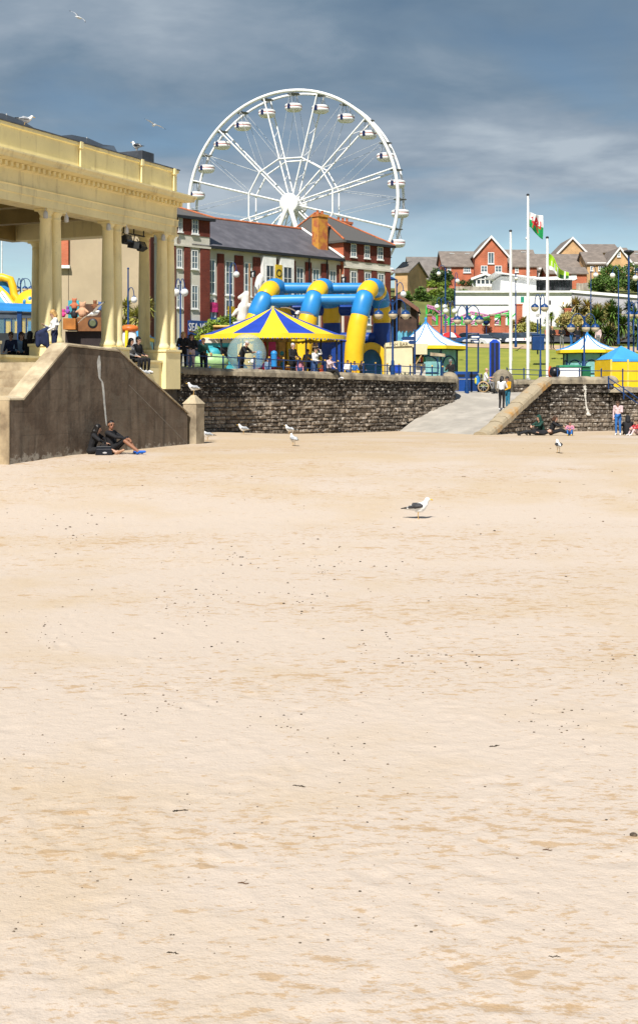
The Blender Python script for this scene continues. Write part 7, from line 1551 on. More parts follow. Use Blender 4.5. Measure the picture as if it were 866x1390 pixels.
NPEOPLE = [0]
def person(label, loc, face, pose, h=1.72, top=CK, low=CK, shoe=SHK, skin=SKIN, hair=HAIRB, hstyle='short', sleeve=True, shorts=False, coat=0.0, vox=.014, group=None, look=0.0, female=False, hood=None, fingers=True, bulk=1.14):
    NPEOPLE[0] += 1; k = h/1.72; J = {a: Vector(b) for a, b in pose.items()}
    t = thing('person', label, 'person', loc, R(face), group, local=True, scale=k)
    # materials: 0 top, 1 lower, 2 skin, 3 shoes, 4 eyes, 5 lips, 6 brows
    C = []; A = lambda p, r, q, s, m: C.append((J[p] if isinstance(p, str) else Vector(p), r*(bulk if m == 0 else 1.05 if m == 1 else 1), J[q] if isinstance(q, str) else Vector(q), s*(bulk if m == 0 else 1.05 if m == 1 else 1), m))
    up = (J['nec'] - J['pel']).normalized(); side = (J['shL'] - J['shR']).normalized(); fr = up.cross(side); fr = fr if fr.y < 0.3 or True else -fr; fr = -side.cross(up) if False else side.cross(up)
    if fr.dot(Vector((0, -1, 0))) < 0 and pose.get('pel')[2] > .3: fr = -fr
    sw = .052 if not female else .048; ww = .058 if not female else .045
    for s in (-1, 1):
        A(J['pel'] + side*s*.058, .108, J['wai'] + side*s*ww, .092, 1 if not coat else 0); A(J['wai'] + side*s*ww, .092, J['che'] + side*s*.068, .098, 0)
        A(J['che'] + side*s*.07, .098, J['nec'] + side*s*.06 - up*.06, .06, 0)
    A('wai', .100, 'che', .105, 0); A('shL', .062, 'shR', .062, 0)
    if female: 
        for s in (-1, 1): A(J['che'] + side*s*.07 + fr*.075 - up*.01, .055, J['che'] + side*s*.07 + fr*.07 - up*.03, .055, 0)
    A(J['nec'] - up*.05, .058, J['hea'] - (J['hea'] - J['nec']).normalized()*.06, .050, 2)
    hd = (J['hea'] - J['nec']).normalized(); ang = R(look)
    hs = side*math.cos(ang) + fr*math.sin(ang); hf = hd.cross(hs); hf = hf if hf.dot(fr*math.cos(ang) - side*math.sin(ang)) > 0 else -hf
    hs = hd.cross(hf); H = J['hea']
    A(H + hd*.045 - hf*.018, .086, H + hd*.035 + hf*.006, .083, 2); A(H - hd*.035 + hf*.022, .064, H - hd*.065 + hf*.040, .046, 2)   # skull, jaw
    A(H + hf*.088 + hd*.02, .010, H + hf*.104 - hd*.018, .014, 2)                                               # nose
    for s in (-1, 1):
        A(H + hf*.086 + hs*s*.032 + hd*.022, .010, H + hf*.086 + hs*s*.036 + hd*.022, .010, 4)
        A(H + hs*s*.084 + hd*.01, .014, H + hs*s*.086 - hd*.025, .011, 2)
        A(H + hf*.087 + hs*s*.018 + hd*.043, .006, H + hf*.080 + hs*s*.046 + hd*.042, .006, 6)
    A(H + hf*.083 - hs*.018 - hd*.044, .009, H + hf*.083 + hs*.018 - hd*.044, .009, 5)
    for s in 'LR':
        A('sh' + s, .058, 'el' + s, .043, 0); A('el' + s, .042, 'wr' + s, .030, 0 if sleeve else 2)
        w, a = J['wr' + s], J['ha' + s]; d = (a - w).normalized(); A(w, .029, w + d*.03, .028, 2)
        x = d.cross(Vector((0, 0, 1))); x = x.normalized() if x.length > .2 else Vector((1, 0, 0)); z = x.cross(d)
        for q in (-.022, 0, .022): A(w + d*.02 + x*q, .017, w + d*.085 + x*q*1.1, .015, 2)
        if fingers:
            for i, (q, l) in enumerate(((-.031, .055), (-.010, .072), (.011, .068), (.031, .050))):
                b = w + d*.088 + x*q; m_ = b + d*l*.55 - z*.012; A(b, .0095, m_, .0085, 2); A(m_, .0085, m_ + d*l*.4 - z*.022, .0072, 2)
            sg = 1 if (s == 'L') == (x.x < 0) else -1
            b = w + d*.03 + x*sg*.028; A(b, .013, b + d*.03 + x*sg*.022, .011, 2); A(b + d*.03 + x*sg*.022, .011, b + d*.06 + x*sg*.024 - z*.01, .009, 2)
        A('hip' + s, .088, J['hip' + s] + (J['kn' + s] - J['hip' + s])*.5, .072, 1); A(J['hip' + s] + (J['kn' + s] - J['hip' + s])*.5, .072, 'kn' + s, .056, 1)
        A('kn' + s, .055, J['kn' + s] + (J['an' + s] - J['kn' + s])*.35, .054, 2 if shorts else 1); A(J['kn' + s] + (J['an' + s] - J['kn' + s])*.35, .054, 'an' + s, .038, 2 if shorts else 1)
        f = (J['toe' + s] - J['an' + s]).normalized(); A(J['an' + s] - f*.05 - Vector((0, 0, .03)), .040, J['an' + s] - f*.0, .042, 3); A(J['an' + s], .042, J['toe' + s], .034, 3)
        if coat: A('hip' + s, .105, J['hip' + s] + (J['kn' + s] - J['hip' + s])*coat, .10, 0)
    blob('body', C, [top, low, skin, shoe, EYE, LIP, hair], vox, t)
    B = []; hb = lambda p, r, q, s: B.append((H + p, r, H + q, s, 0))
    if hstyle != 'bald':
        hb(hd*.062 - hf*.030, .090, hd*.055 - hf*.004, .090); hb(hd*.02 - hf*.045, .080, -hd*.03 - hf*.048, .058)
        if hstyle == 'crop': B = [(p - hd*.006, r - .006, q - hd*.006, s - .006, m_) for p, r, q, s, m_ in B]
        if hstyle in ('long', 'bob', 'tail'):
            for s in (-1, 1): hb(hd*.05 + hs*s*.052 - hf*.02, .058, -hd*(.10 if hstyle != 'tail' else .0) + hs*s*.074 - hf*.03, .036)
            e = {'long': .30, 'bob': .13, 'tail': .10}[hstyle]; hb(hd*.02 - hf*.06, .070, -up*e*.6 - hf*.085, .075)
            if e > .12:
                for s in (-.5, .5): hb(-up*.08 - hf*.085 + hs*s*.07, .055, -up*e - hf*.09 + hs*s*.06, .035)
        if hstyle == 'cap': B = []; hb(hd*.075 - hf*.02, .088, hd*.07 + hf*.012, .086); hb(hd*.055 + hf*.07, .035, hd*.05 + hf*.11, .022)
        if hood or hstyle == 'hood':
            hb(hd*.06 - hf*.035, .105, hd*.02 - hf*.045, .10); hb(hd*.0 - hf*.06, .09, -hd*.12 - hf*.06, .10)
            for s in (-1, 1): hb(hd*.05 + hs*s*.05 - hf*.01, .062, -hd*.10 + hs*s*.075 - hf*.01, .05)
        blob('hat' if hstyle == 'cap' else 'hair', B, [hood or hair], vox, t)
    return t
def gp(px, Y, zf): return (XP(px, Y), Y, zf)
# the couple against the stair wall
Yc = 39.55
zc = sandz(XP(128, Yc), Yc)
p_ = P_legsout(); p_.update(wrL=(.16, -.40, .33), haL=(.10, -.48, .30), wrR=(-.06, -.45, .34), haR=(.0, -.52, .33))
person('seated woman in black clothes with long black hair beside the handbag at the stair wall', (XP(124, Yc), Yc, zc - .02), 78, p_, 1.80, CK, CK, mat('shoe_tan', (.45, .25, .15), .6), SKIN, HAIRB, 'long', True, True, vox=.009, look=-25, female=True)
p_ = P_knees(); p_.update(che=(0, .02, .50), nec=(0, .02, .64), hea=(0, .0, .78), shL=(.18, .0, .58), shR=(-.18, .02, .58), knR=(-.12, -.42, .40), anR=(-.10, -.86, .09), toeR=(-.10, -1.02, .10), anL=(.13, -.66, .09), toeL=(.15, -.83, .06), elR=(-.25, -.26, .48), wrR=(-.12, -.47, .44), haR=(-.06, -.55, .40), elL=(.27, -.22, .42), wrL=(.14, -.44, .42), haL=(.08, -.52, .38))
person('seated man in black hoodie and shorts with bright blue trainers at the stair wall', (XP(151, Yc + .1), Yc + .1, zc - .02), 72, p_, 1.95, CK, CK, SHB, SKIND, HAIRB, 'crop', True, True, vox=.009, look=35)
# handbag
def handbag():
    q = Vector((XP(141, 39.1), 39.1, sandz(XP(141, 39.1), 39.1))); t = thing('handbag', 'black shiny handbag with pale label standing on the sand by the seated woman', 'bag', q, R(8), local=True)
    m = mat('bag_leather', (.012, .013, .018), .3); mb = MB(); mb.raw([(-.25, -.09, 0), (.25, -.09, 0), (.25, .09, 0), (-.25, .09, 0), (-.22, -.05, .27), (.22, -.05, .27), (.22, .05, .27), (-.22, .05, .27)], [(0, 3, 2, 1), (4, 5, 6, 7), (0, 1, 5, 4), (1, 2, 6, 5), (2, 3, 7, 6), (3, 0, 4, 7)]); mb.build('body', m, t, bev=.02)
    mb = MB(); mb.tube([(-.13 + .26*i/8, 0, .26 + .10*math.sin(math.pi*i/8)) for i in range(9)], .012, 6); mb.build('handle', m, t); mb = MB(); mb.ball((.03, -.085, .07), (.07, .015, .03), 10); mb.build('label', [mat('bag_label', (.4, .4, .42), .5)], t)
    mb = MB(); mb.box(-.21, .21, -.075, -.066, .17, .185); mb.build('seam', [mat('bag_seam', (.1, .1, .12), .4)], t)
handbag()
# pavilion floor
pw = gp(74, 41.2, .80); t_ = P_phone()
person('blonde woman in a white top looking at her phone above the stair wall', pw, -70, t_, 1.66, CW, CN, SHK, SKIN, HAIRY, 'bob', vox=.012, female=True)
def held(name, label, cat, loc, fn, m):
    t = thing(name, label, cat, loc, local=True); fn(t, m); return t
q = Vector(pw); blobc = [((.12, 0, .02), .07, (-.10, -.02, -.12), .10, 0), ((-.02, 0, -.1), .11, (.05, .02, -.42), .10, 0), ((-.14, 0, -.15), .10, (-.16, 0, -.48), .08, 0), ((.10, .02, -.15), .08, (.14, .02, -.55), .06, 0)]
t = thing('coat', 'dark navy coat draped over the arm of the blonde woman', 'coat', (q.x - .32, q.y - .16, q.z + 1.05), local=True); blob('cloth', blobc, [CN], .025, t)
t = thing('phone', 'pale mobile phone held by the blonde woman', 'phone', (q.x + .13, q.y - .25, q.z + 1.22), local=True); mb = MB(); mb.box(-.07, .07, -.006, .006, -.04, .04); mb.build('case', [SHW], t, bev=.004)
t = thing('shoulder_bag', 'thin dark bag strap crossing the white top of the blonde woman', 'bag strap', (q.x, q.y, q.z + 1.1), local=True); mb = MB(); mb.tube([(.20, -.0, .26), (.16, -.17, .12), (.10, -.20, -.05), (.02, -.17, -.22)], .016, 6); mb.build('strap', CN, t)
for lb, px, tp, hr, hst, fc in (('seated man in dark navy jacket furthest left under the pavilion', 16, CN, HAIRN, 'short', -20), ('seated woman in light blue denim between the navy man and the black haired woman', 29, CLB, HAIRN, 'bob', 15), ('seated woman with long black hair under the pavilion', 40, CK, HAIRB, 'long', 175), ('seated person with brown hair and grey jacket beside the leftmost column', 50, CGY, HAIRN, 'bob', 150)):
    Y = 44.6 if px < 35 else 43.9; person(lb, gp(px, Y, .62), fc, P_chair(), 1.72, tp, CK, SHK, SKIN, hr, hst)
    if px in (16, 40):
        o = Vector(gp(px + 6, Y + .1, .62)); b = thing('bench', 'dark bench under the ' + ('navy jacketed man' if px == 16 else 'black haired woman') + ' in the pavilion', 'bench', o); mb = MB(); mb.box(o.x - .7, o.x + .8, o.y - .18, o.y + .26, .98, 1.04); mb.build('seat', [mat('bench_dark', (.03, .025, .02), .6)], b)
        for dx in (-.6, .7): mb = MB(); mb.box(o.x + dx - .03, o.x + dx + .03, o.y - .15, o.y + .22, .3, .98); mb.build('leg', [MATS['bench_dark']], b)
# pair sitting on the steps
ps_ = MBU @ Vector((-3.35, -.95, .0))
person('dark haired woman in grey jacket sitting on the pavilion parapet', MP @ Vector((-2.95, .02, .55)), 68, P_chair(), 1.68, CGY, CK, SHK, SKIN, HAIRB, 'long', female=True)
person('person in black top sitting on the parapet right of the grey jacketed woman', MP @ Vector((-2.45, .0, .57)), 62, P_chair(), 1.74, CK, CK, SHW, SKIN, HAIRB, 'short')
# along the railing
def onprom(px, off=-.75):
    # a point off metres inland of the wall line under pixel column px
    for i in range(400):
        a = -3 + i*.06; p = MS @ Vector((a, off, 0))
        if CX + p.x/p.y*FPX >= px: break
    return Vector((p.x, p.y, lz(p.x, p.y) + .03))
person('long haired blonde woman behind the railing against the pavilion pedestal', onprom(247.5), 10, P_rail(), 1.66, CK, CK, SHK, SKIN, HAIRY, 'long', female=True)
person('woman in black jacket and sunglasses at the left end of the railing', onprom(259), 20, P_rail(), 1.68, CK, CPK, SHK, SKIN, HAIRN, 'bob', female=True)
person('person in dark green top leaning by the left end of the railing', onprom(275), 35, P_rail(), 1.60, CG, CK, SHK, SKIND, HAIRB, 'short')
person('grey haired man in black coat leaning far over the railing', onprom(326, -1.0), 62, P_lean(), 1.74, CK, CK, SHK, SKIN, HAIRG, 'crop', coat=.3)
person('small child in pale blue hood behind the railing', onprom(363), 20, P_stand(), .98, CLB, CJ, SHK, SKIN, HAIRN, 'short')
person('grey haired man in black standing upright at the railing', onprom(397, -.9), 50, P_rail(), 1.78, CK, CK, SHK, SKIN, HAIRG, 'crop', coat=.25)
t_ = P_rail(); t_.update(elL=(.30, -.18, 1.44), wrL=(.16, -.20, 1.62), haL=(.11, -.12, 1.68))
person('woman in white jacket with hand raised to her head at the railing', onprom(427), 60, t_, 1.66, CW, CJ, SHK, SKIN, HAIRB, 'short', female=True)
t = thing('carrier_bag', 'bright orange carrier bag hanging beside the white jacketed woman', 'bag', onprom(435, -.62) + Vector((0, 0, .72)), local=True); blob('bag_body', [((0, 0, -.1), .10, (0, 0, -.32), .16, 0), ((.05, 0, -.2), .1, (.08, 0, -.36), .13, 0)], [CO], .03, t)
mb = MB(); mb.tube([(-.05, 0, 0), (-.03, 0, .14), (.05, 0, .14), (.06, 0, 0)], .012, 6); mb.build('handle', CO, t)
sg = onprom(447, -.1); sg.z = capS(14) + .02
t_ = P_chair(); t_.update(knL=(.10, -.46, .48), knR=(-.07, -.46, .52), anL=(.06, -.62, .10), anR=(-.0, -.72, .16), toeL=(.06, -.78, .06), toeR=(.0, -.88, .12), elR=(-.28, -.18, .82), wrR=(-.12, -.38, .92), haR=(-.04, -.44, .93))
person('girl with white shoes sitting on the sea wall with her legs hanging over', (sg.x, sg.y, sg.z - .40), 52, t_, 1.58, CPK, CK, SHW, SKIN, HAIRB, 'tail', female=True)
person('child in white top behind the railing near the yellow inflatable leg', onprom(471, -.9), 15, P_rail(), 1.22, CW, CJ, SHK, SKIN, HAIRN, 'short')
person('child in blue and yellow clothes behind the railing', onprom(480.5, -.9), 5, P_rail(), 1.20, CJL, CM, SHK, SKIN, HAIRB, 'short')
person('child in black jacket at the right of the three behind the railing', onprom(491, -.9), 30, P_rail(), 1.24, CK, CK, SHK, SKIN, HAIRB, 'bob')
person('child in bright pink top under the canopy right of the tall man in black', onprom(406, -1.8), 10, P_stand(), 1.18, CP, CJ, SHW, SKIN, HAIRN, 'bob')
person('small child in pale top under the left part of the striped canopy', onprom(286, -1.6), 30, P_stand(), 1.05, CPK, CJL, SHW, SKIN, HAIRY, 'short')
person('person in light blue shirt under the canopy behind the white jacketed woman', onprom(417, -2.2), -20, P_rail(), 1.62, CLB, CN, SHK, SKIN, HAIRN, 'short')
# head of the ramp
person('man in black jacket and flat cap standing by the end of the sea wall', gp(612, 70.6, lz(XP(612, 70.6), 70.6) + .03), -35, P_phone(), 1.74, CK, CK, SHK, SKIN, CGY, 'cap', coat=.25)
Yw = 71.8; zw = rampz(XP(660, Yw), Yw) if False else -.17
def wheelchair():
    o = Vector((XP(659, Yw), Yw, -.17)); t = thing('wheelchair', 'wheelchair with blue and yellow bag at the head of the ramp', 'wheelchair', o, R(75), local=True)
    fm = mat('chair_frame', (.05, .05, .06), .4); mb = MB(); mb.box(-.24, .24, -.26, .22, .44, .50); mb.build('seat', fm, t); mb = MB(); mb.box(-.24, .24, .20, .25, .50, .98); mb.build('backrest', fm, t)
    for s in (-1, 1):
        M = Matrix.Translation((s*.30, .08, .30)) @ Matrix.Rotation(R(90), 4, 'Y'); mb = MB(M); mb.lathe([(.25, -.03), (.30, -.03), (.31, 0), (.30, .03), (.25, .03), (.24, 0)], 24, caps=False); w = mb.build('wheel', [mat('tan_tyre', (.48, .33, .17), .7)], t)
        mb = MB(M); [mb.tube([(0, 0, 0), (.25*math.cos(a), .25*math.sin(a), 0)], .012, 5) for a in np.linspace(0, 2*math.pi, 9)[:-1]]; mb.tube([(0, 0, -.05), (0, 0, .05)], .05, 8); mb.build('spokes', [MATS['galvanised']], w)
        M = Matrix.Translation((s*.25, -.42, .11)) @ Matrix.Rotation(R(90), 4, 'Y'); mb = MB(M); mb.lathe([(.05, -.02), (.10, -.02), (.11, 0), (.10, .02), (.05, .02)], 14); mb.build('caster', [MATS['tyre']], t)
        mb = MB(); mb.tube([(s*.25, .24, .98), (s*.25, .38, 1.0)], .02, 6); mb.tube([(s*.27, .2, .72), (s*.27, -.22, .72), (s*.27, -.26, .5), (s*.25, -.42, .14)], .018, 6); mb.build('side_frame', [MATS['galvanised']], t)
    mb = MB(); mb.box(-.18, .18, -.66, -.44, .12, .15); mb.build('footrest', fm, t)
    b = thing('backpack', 'blue and yellow backpack hung on the back of the wheelchair', 'bag', (o.x - .42, o.y + .05, o.z + .62), local=True); blob('bag_body', [((0, 0, -.15), .15, (0, 0, .15), .14, 0), ((-.1, -.05, -.1), .08, (-.1, -.05, .1), .08, 1)], [mat('bag_blue', (.02, .2, .55), .5), mat('bag_yellow', (.6, .55, .05), .5)], .025, b)
    return o
ow = wheelchair()
t_ = P_chair(); t_.update(wrR=(-.16, -.40, .80), haR=(-.12, -.50, .82), elR=(-.24, -.14, .78))
person('bald man in white shirt sitting in the wheelchair', ow + Vector((0, 0, .0)), 75, t_, 1.74, CW, CGY, SHK, SKIN, HAIRG, 'bald', sleeve=False)
Y1 = 66.2
person('dark haired woman in white top and black trousers standing on the ramp', gp(681, Y1, rampz(XP(681, Y1), Y1)), 150, P_phone(), 1.72, CW, CK, SHW, SKIN, HAIRB, 'long', female=True, look=20)
person('young woman in mustard jacket and blue jeans standing on the ramp', gp(689.3, Y1 + .15, rampz(XP(689.3, Y1 + .15), Y1 + .15)), -60, P_phone(), 1.70, CM, CT, SHW, SKIN, HAIRB, 'short', female=True)
# the beach by the right hand wall
def onsand(px, Y): return (XP(px, Y), Y, sandz(XP(px, Y), Y) - .015)
person('person in bottle green hooded jacket lounging on the sand by the ramp wall', onsand(736, 58.0), -60, P_legsout(), 1.72, CG, CK, SHK, SKIN, HAIRN, 'short', hood=CG)
person('person in black lying back on the sand in front of the green hooded person', onsand(728, 57.2), -80, P_lie(), 1.70, CK, CK, SHK, SKIN, HAIRN, 'short')
person('seated person in black with legs stretched out right on the sand by the ramp wall', onsand(748, 57.6), 70, P_legsout(), 1.70, CK, CK, SHK, SKIN, HAIRN, 'bob')
person('small child in pink and white top crouched on the sand by the stone wall', onsand(774, 57.2), -15, P_knees(), 1.22, CP, CJL, mat('shoe_yellow', (.65, .45, .1), .6), SKIN, HAIRN, 'short')
t_ = P_stand(); t_.update(hea=(0, -.12, 1.56), nec=(0, -.05, 1.46), elL=(.2, -.05, 1.16), wrL=(.12, -.25, 1.16), haL=(.08, -.32, 1.17))
person('girl in pale pink top and blue jeans standing on the sand looking down', onsand(839, 57.6), -20, t_, 1.52, CPK, CJL, SHW, SKIN, HAIRN, 'tail', female=True)
person('hooded person in black sitting on the sand near the standing girl', onsand(853, 57.3), 175, P_knees(), 1.68, CK, CK, SHK, SKIN, HAIRB, 'hood', hood=CK)
person('child in red and white sitting on the sand at the right edge', onsand(867, 57.0), -60, P_knees(), 1.35, CR, CPK, SHW, SKIN, HAIRN, 'short')
# on the lawn behind the kiosk
for lb, px, tp, lw, hr, fc, po in (('person in black jacket standing left among the group beyond the lawn', 749.5, CK, CK, HAIRY, 20, P_rail), ('person in black with grey trousers and cap in the middle of the lawn group', 762.5, CK, CGY, HAIRB, 0, P_phone), ('person in navy and blue jeans at the right of the lawn group', 775.5, CN, CJL, HAIRN, 60, P_rail), ('person in pink top beside the white kiosk roof', 812, CPK, CGY, HAIRN, -40, P_stand), ('person in dark jacket behind the white kiosk roof', 784, CK, CN, HAIRB, 10, P_stand)):
    Y = 103; person(lb, gp(px, Y, ZP(473.5, Y)), fc, po(), 1.76, tp, lw, SHK, SKIN, hr, 'short', vox=.02, fingers=False)
# ------------------------------------------------------------------ gulls
GW = mat('gull_white', (.80, .80, .79), .7, .04, 8); GG = mat('gull_grey', (.34, .36, .39), .7, .1, 10); GD = mat('gull_dark', (.045, .045, .05), .65, .2, 12); GK = mat('gull_black', (.012, .012, .012), .6); GY = mat('gull_beak', (.70, .42, .04), .4); GLEG = mat('gull_leg', (.62, .40, .15), .6)
def gull_proto(wing, kind='stand'):
    """faces +x, 0.58 m long"""
    t = thing('seagull', 'x', 'gull', (0, 0, 0), local=True)
    if kind == 'stand':
        C = [((-.10, 0, .245), .072, (.06, 0, .265), .092, 0), ((.06, 0, .265), .092, (.125, 0, .315), .064, 0), ((.125, 0, .315), .058, (.165, 0, .395), .046, 0), ((.168, 0, .405), .044, (.180, 0, .408), .041, 0), ((.215, 0, .404), .022, (.222, 0, .402), .018, 0), ((-.10, 0, .24), .065, (-.24, 0, .225), .026, 0), ((-.2, 0, .23), .03, (-.27, 0, .222), .018, 0), ((-.02, 0, .21), .066, (.05, 0, .215), .068, 0)]
        blob('body', C, [GW], .011, t)
        for s in (-1, 1):
            W_ = [((.06, s*.072, .285), .038, (-.06, s*.082, .272), .046, 0), ((-.06, s*.080, .275), .042, (-.18, s*.048, .25), .026, 0), ((.03, s*.06, .31), .03, (-.1, s*.055, .305), .032, 0), ((-.16, s*.045, .25), .022, (-.34, s*.018, .222), .009, 1), ((-.19, s*.05, .235), .014, (-.21, s*.05, .232), .014, 2)]
            blob('wing', W_, [wing, GK, GW], .009, t, smooth=1)
        mb = MB(); mb.tube([(.215, 0, .405), (.25, 0, .402), (.272, 0, .396), (.280, 0, .384)], [.016, .013, .010, .003], 8); mb.build('beak', GY, t)
        for s in (-1, 1):
            mb = MB(); mb.ball((.196, s*.036, .415), .007, 6); mb.build('eye', GK, t)
            mb = MB(); mb.tube([(.0, s*.035, .19), (-.01, s*.036, .10), (.005, s*.036, .008)], [.012, .008, .007], 6); 
            for a in (-.45, 0, .45): mb.tube([(.0, s*.036, .007), (.06*math.cos(a), s*.036 + .06*math.sin(a), .004)], [.007, .004], 5)
            mb.raw([(.0, s*.036, .005), (.055, s*.036 - .024, .004), (.06, s*.036, .004), (.055, s*.036 + .024, .004)], [(0, 1, 2, 3)]); mb.build('leg', GLEG, t)
    else:
        C = [((-.12, 0, 0), .06, (.08, 0, 0), .075, 0), ((.08, 0, .0), .07, (.20, 0, .02), .042, 0), ((.20, 0, .02), .042, (.235, 0, .02), .036, 0), ((-.12, 0, 0), .055, (-.28, 0, .0), .016, 0), ((-.2, .04, 0), .016, (-.30, .05, 0), .01, 0), ((-.2, -.04, 0), .016, (-.30, -.05, 0), .01, 0)]
        blob('body', C, [GW], .012, t)
        for s in (-1, 1):
            pts = [(0, .04), (.06, .18), (.10, .34), (.02, .50), (-.10, .66), (-.155, .72)]; tr = [(-.14, .04), (-.13, .18), (-.11, .34), (-.10, .48), (-.13, .62), (-.165, .70)]
            z = [0.03, .075, .10, .09, .055, .03]; vs = []; n = len(pts)
            for (x, y), q in zip(pts, z): vs += [(x, s*y, q + .012), (x, s*y, q - .006)]
            for (x, y), q in zip(tr, z): vs += [(x, s*y, q - .004), (x, s*y, q - .008)]
            mb = MB()
            for i in range(n - 1):
                a, b, c, d = 2*i, 2*i + 2, 2*n + 2*i, 2*n + 2*i + 2; m = 1 if i >= 4 else 0
                mb.raw(vs, [(a, b, d, c)], m, True); mb.raw(vs, [(a + 1, b + 1, d + 1, c + 1)], 2 if i < 4 else 1, True); mb.raw(vs, [(a, b, b + 1, a + 1), (c, d, d + 1, c + 1)], m, True)
            mb.build('wing', [wing, GK, GW], t)
        mb = MB(); mb.tube([(.26, 0, .018), (.30, 0, .014), (.315, 0, .004)], [.015, .010, .004], 8); mb.build('beak', GY, t)
        for s in (-1, 1): mb = MB(); mb.ball((.25, s*.03, .028), .007, 6); mb.build('eye', GK, t)
    return t
g_dark = gull_proto(GD); g_grey = gull_proto(GG); g_fly = gull_proto(GG, 'fly'); g_flyd = gull_proto(mat('gull_brown', (.22, .17, .13), .7, .15, 10), 'fly')
used = {}
def gull(proto, label, loc, yaw, sc=1.0, tilt=(0, 0), group=None):
    o = proto if proto.name not in used else dup(proto, loc, None, label); used[proto.name] = 1
    o.location = loc; o.rotation_euler = (R(tilt[0]), R(tilt[1]), R(yaw)); o.scale = (sc,)*3; o['label'] = label
    if group: o['group'] = group
    return o
Yg = 27.3; gs = 'gulls standing on the beach and walls'; gf = 'gulls in flight'
gull(g_dark, 'dark backed gull standing alone on the open sand', (XP(568, Yg), Yg, sandz(XP(568, Yg), Yg) - .005), -8, 1.06, group=gs)
Yb = 40.5; gull(g_dark, 'gull facing away, alone on the sand below the seated people at the right wall', (XP(758, Yb), Yb, sandz(XP(758, Yb), Yb) - .005), 95, .92, group=gs)
gull(g_grey, 'grey backed gull on the pyramid cap of the stone pier', MBU @ Vector((.31, -.04, -.20)), 172, .98, group=gs)
gull(g_grey, 'grey gull low on the sloping shoulder of the stair wall', MBU @ Vector((-2.35, -.32, .32)), 175, .85, (0, 0), group=gs)
for px, py, Y, yw, lb in ((281.5, 589, 48, 178, 'grey gull on the sand just right of the stone pier'), (330.5, 588.5, 53, 172, 'grey gull on the sand at the foot of the sea wall'), (393, 589.5, 56, 150, 'grey gull on the sand below the seated girl with white shoes'), (398.5, 607, 44, 118, 'gull on the sand set forward from the one below the wall, showing its back')):
    gull(g_grey, lb, (XP(px, Y), Y, sandz(XP(px, Y), Y) - .005), yw, .98, group=gs)
gull(g_grey, 'gull crouched on the pavilion roof edge by the netting', MP @ Vector((-9.15, .15, 8.235)), 25, 1.0, (0, 12), group=gs)
gull(g_dark, 'gull standing on the dark roof vent of the pavilion', MP @ Vector((-1.55, -.6, 8.72)), 150, 1.0, group=gs)
def fly(proto, lb, px, py, Y, yaw, tilt, sc=1.0): return gull(proto, lb, W(px, py, Y), yaw, sc, tilt, gf)
fly(g_fly, 'white gull gliding with wings spread in front of the pavilion columns', 128, 425, 40.5, 60, (-28, -14), 1.0)
fly(g_flyd, 'brown winged gull gliding just above the canopy tip of the carousel', 404, 424, 52, 80, (14, -10), 1.05)
fly(g_fly, 'tiny gull high in the cloudy sky at top left', 107, 23, 75, 60, (35, 0), 1.0)
fly(g_fly, 'small gull flying just above the pavilion roof vent', 209, 169, 70, 120, (20, 0), .9)
fly(g_fly, 'distant gull gliding low between the wheel and the terrace ridge', 276, 245, 95, 70, (15, 0), .9) if False else None
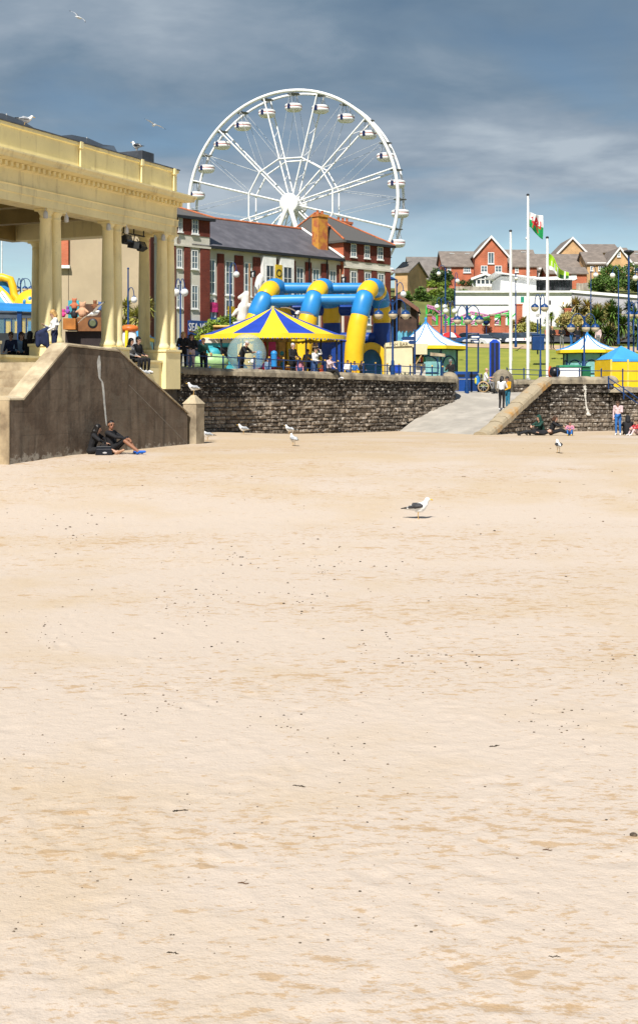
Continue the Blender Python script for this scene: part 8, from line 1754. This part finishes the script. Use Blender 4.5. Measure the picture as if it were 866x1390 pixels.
# ------------------------------------------------------------------ things washed up on the sand
WEED = mat('dry_seaweed', (.055, .04, .022), .8, .3, 20); TWIG = mat('driftwood', (.16, .09, .05), .85, .2, 20); PEB = mat('pebble', (.16, .12, .085), .8, .3, 30, island=.6)
def yz_at(py):
    ys = np.linspace(5, 60, 4000); pp = HOR - sand_z(0*ys, ys)*FPX/ys; return float(np.interp(-py, -pp, ys))
SAND = bpy.data.objects['sand']
sv = np.empty(len(SAND.data.vertices)*3); SAND.data.vertices.foreach_get('co', sv); sv = sv.reshape(-1, 3)
from mathutils.bvhtree import BVHTree
_b = bmesh.new(); _b.from_mesh(SAND.data); BV = BVHTree.FromBMesh(_b); _b.free()
def sand_hit(x, y):
    h = BV.ray_cast(Vector((x, y, 3)), Vector((0, 0, -1))); return h[0] if h[0] else Vector((x, y, sandz(x, y)))
def scrap(label, px, py, ln, kind, seed, group=None):
    Y = yz_at(py); p = sand_hit(XP(px, Y), Y); g = random.Random(seed); mb = MB(); L_ = ln*Y/FPX
    if kind == 'weed':
        for k in range(5):
            a = g.uniform(-.5, .5); x = -L_/2 + L_*k/5; pts = [(x + L_*.30*i/4, g.uniform(-.3, .3)*L_*.3 + a*L_*.1, .004 + L_*.08*abs(math.sin(i*.8 + k))*g.random()) for i in range(5)]; mb.tube(pts, [L_*r_ for r_ in (.025, .045, .05, .04, .02)], 6)
    elif kind == 'twig': mb.tube([(-L_/2, 0, .006), (-L_*.1, L_*.1, .01), (L_*.25, -L_*.06, .008), (L_/2, L_*.12, .008)], [L_*.05, L_*.06, L_*.05, L_*.03], 7); mb.tube([(0, 0, .012), (L_*.2, L_*.15, .02)], [L_*.03, L_*.015], 5)
    else: mb.ball((0, 0, .012), (L_*.5, L_*.4, L_*.28), 10)
    o = mb.build({'weed': 'seaweed', 'twig': 'twig', 'stone': 'stone'}[kind], {'weed': WEED, 'twig': TWIG, 'stone': PEB}[kind]); o.location = p - Vector((0, 0, .004)); o.rotation_euler = (0, 0, g.uniform(-.5, .5)); tag(o, label, {'weed': 'seaweed', 'twig': 'twig', 'stone': 'stone'}[kind], group); return o
scrap('curled black seaweed strand lying at left in the near sand', 244, 1101, 19, 'weed', 1)
scrap('short dark seaweed strip lying right of centre in the sand', 671, 1012.5, 15, 'weed', 2)
scrap('reddish brown driftwood twig left of centre in the near sand', 330, 1200, 15, 'twig', 3)
scrap('dark seaweed clump lowest on the left of the near sand', 234, 1294, 16, 'weed', 4)
scrap('dark seaweed clump lowest on the right of the near sand', 752, 1298, 15, 'weed', 5)
scrap('thin dark seaweed strand near the middle of the near sand', 405, 1067, 18, 'weed', 6)
scrap('small brown twig at the right edge of the near sand', 743, 1155, 13, 'twig', 7)
scrap('pale brown stone at the far right of the near sand', 860, 1135, 11, 'stone', 8)
g_ = random.Random(12)
for i in range(30):
    py = 640 + 640*g_.random()**1.3; px = 866*g_.random()
    scrap('small dark scrap of dried seaweed on the bare sand', px, py, g_.uniform(2.5, 5.5), 'weed', 100 + i, 'dark seaweed scraps strewn over the sand')
def pebbles():
    g = np.random.default_rng(3); mb = MB(); n = 620
    for i in range(n):
        if i < 320: py = 600 + 700*g.random(); px = -20 + 900*g.random()
        else: k = g.integers(0, 14); c = [(420, 815), (300, 800), (440, 770), (60, 860), (330, 760), (520, 880), (100, 720), (640, 900), (760, 980), (380, 980), (200, 960), (820, 900), (470, 1010), (250, 830)][k]; px = c[0] + g.normal()*26; py = c[1] + g.normal()*14
        if py < 600: continue
        Y = yz_at(py); p = sand_hit(XP(px, Y), Y); s = (.004 + .007*g.random()**2)*min(2.2, max(.8, Y/12)); mb.ball(p + Vector((0, 0, s*.25)), (s*1.3, s, s*.7), 5)
    o = mb.build('pebbles', PEB, norm=False); struct(o, 'stuff')
pebbles()
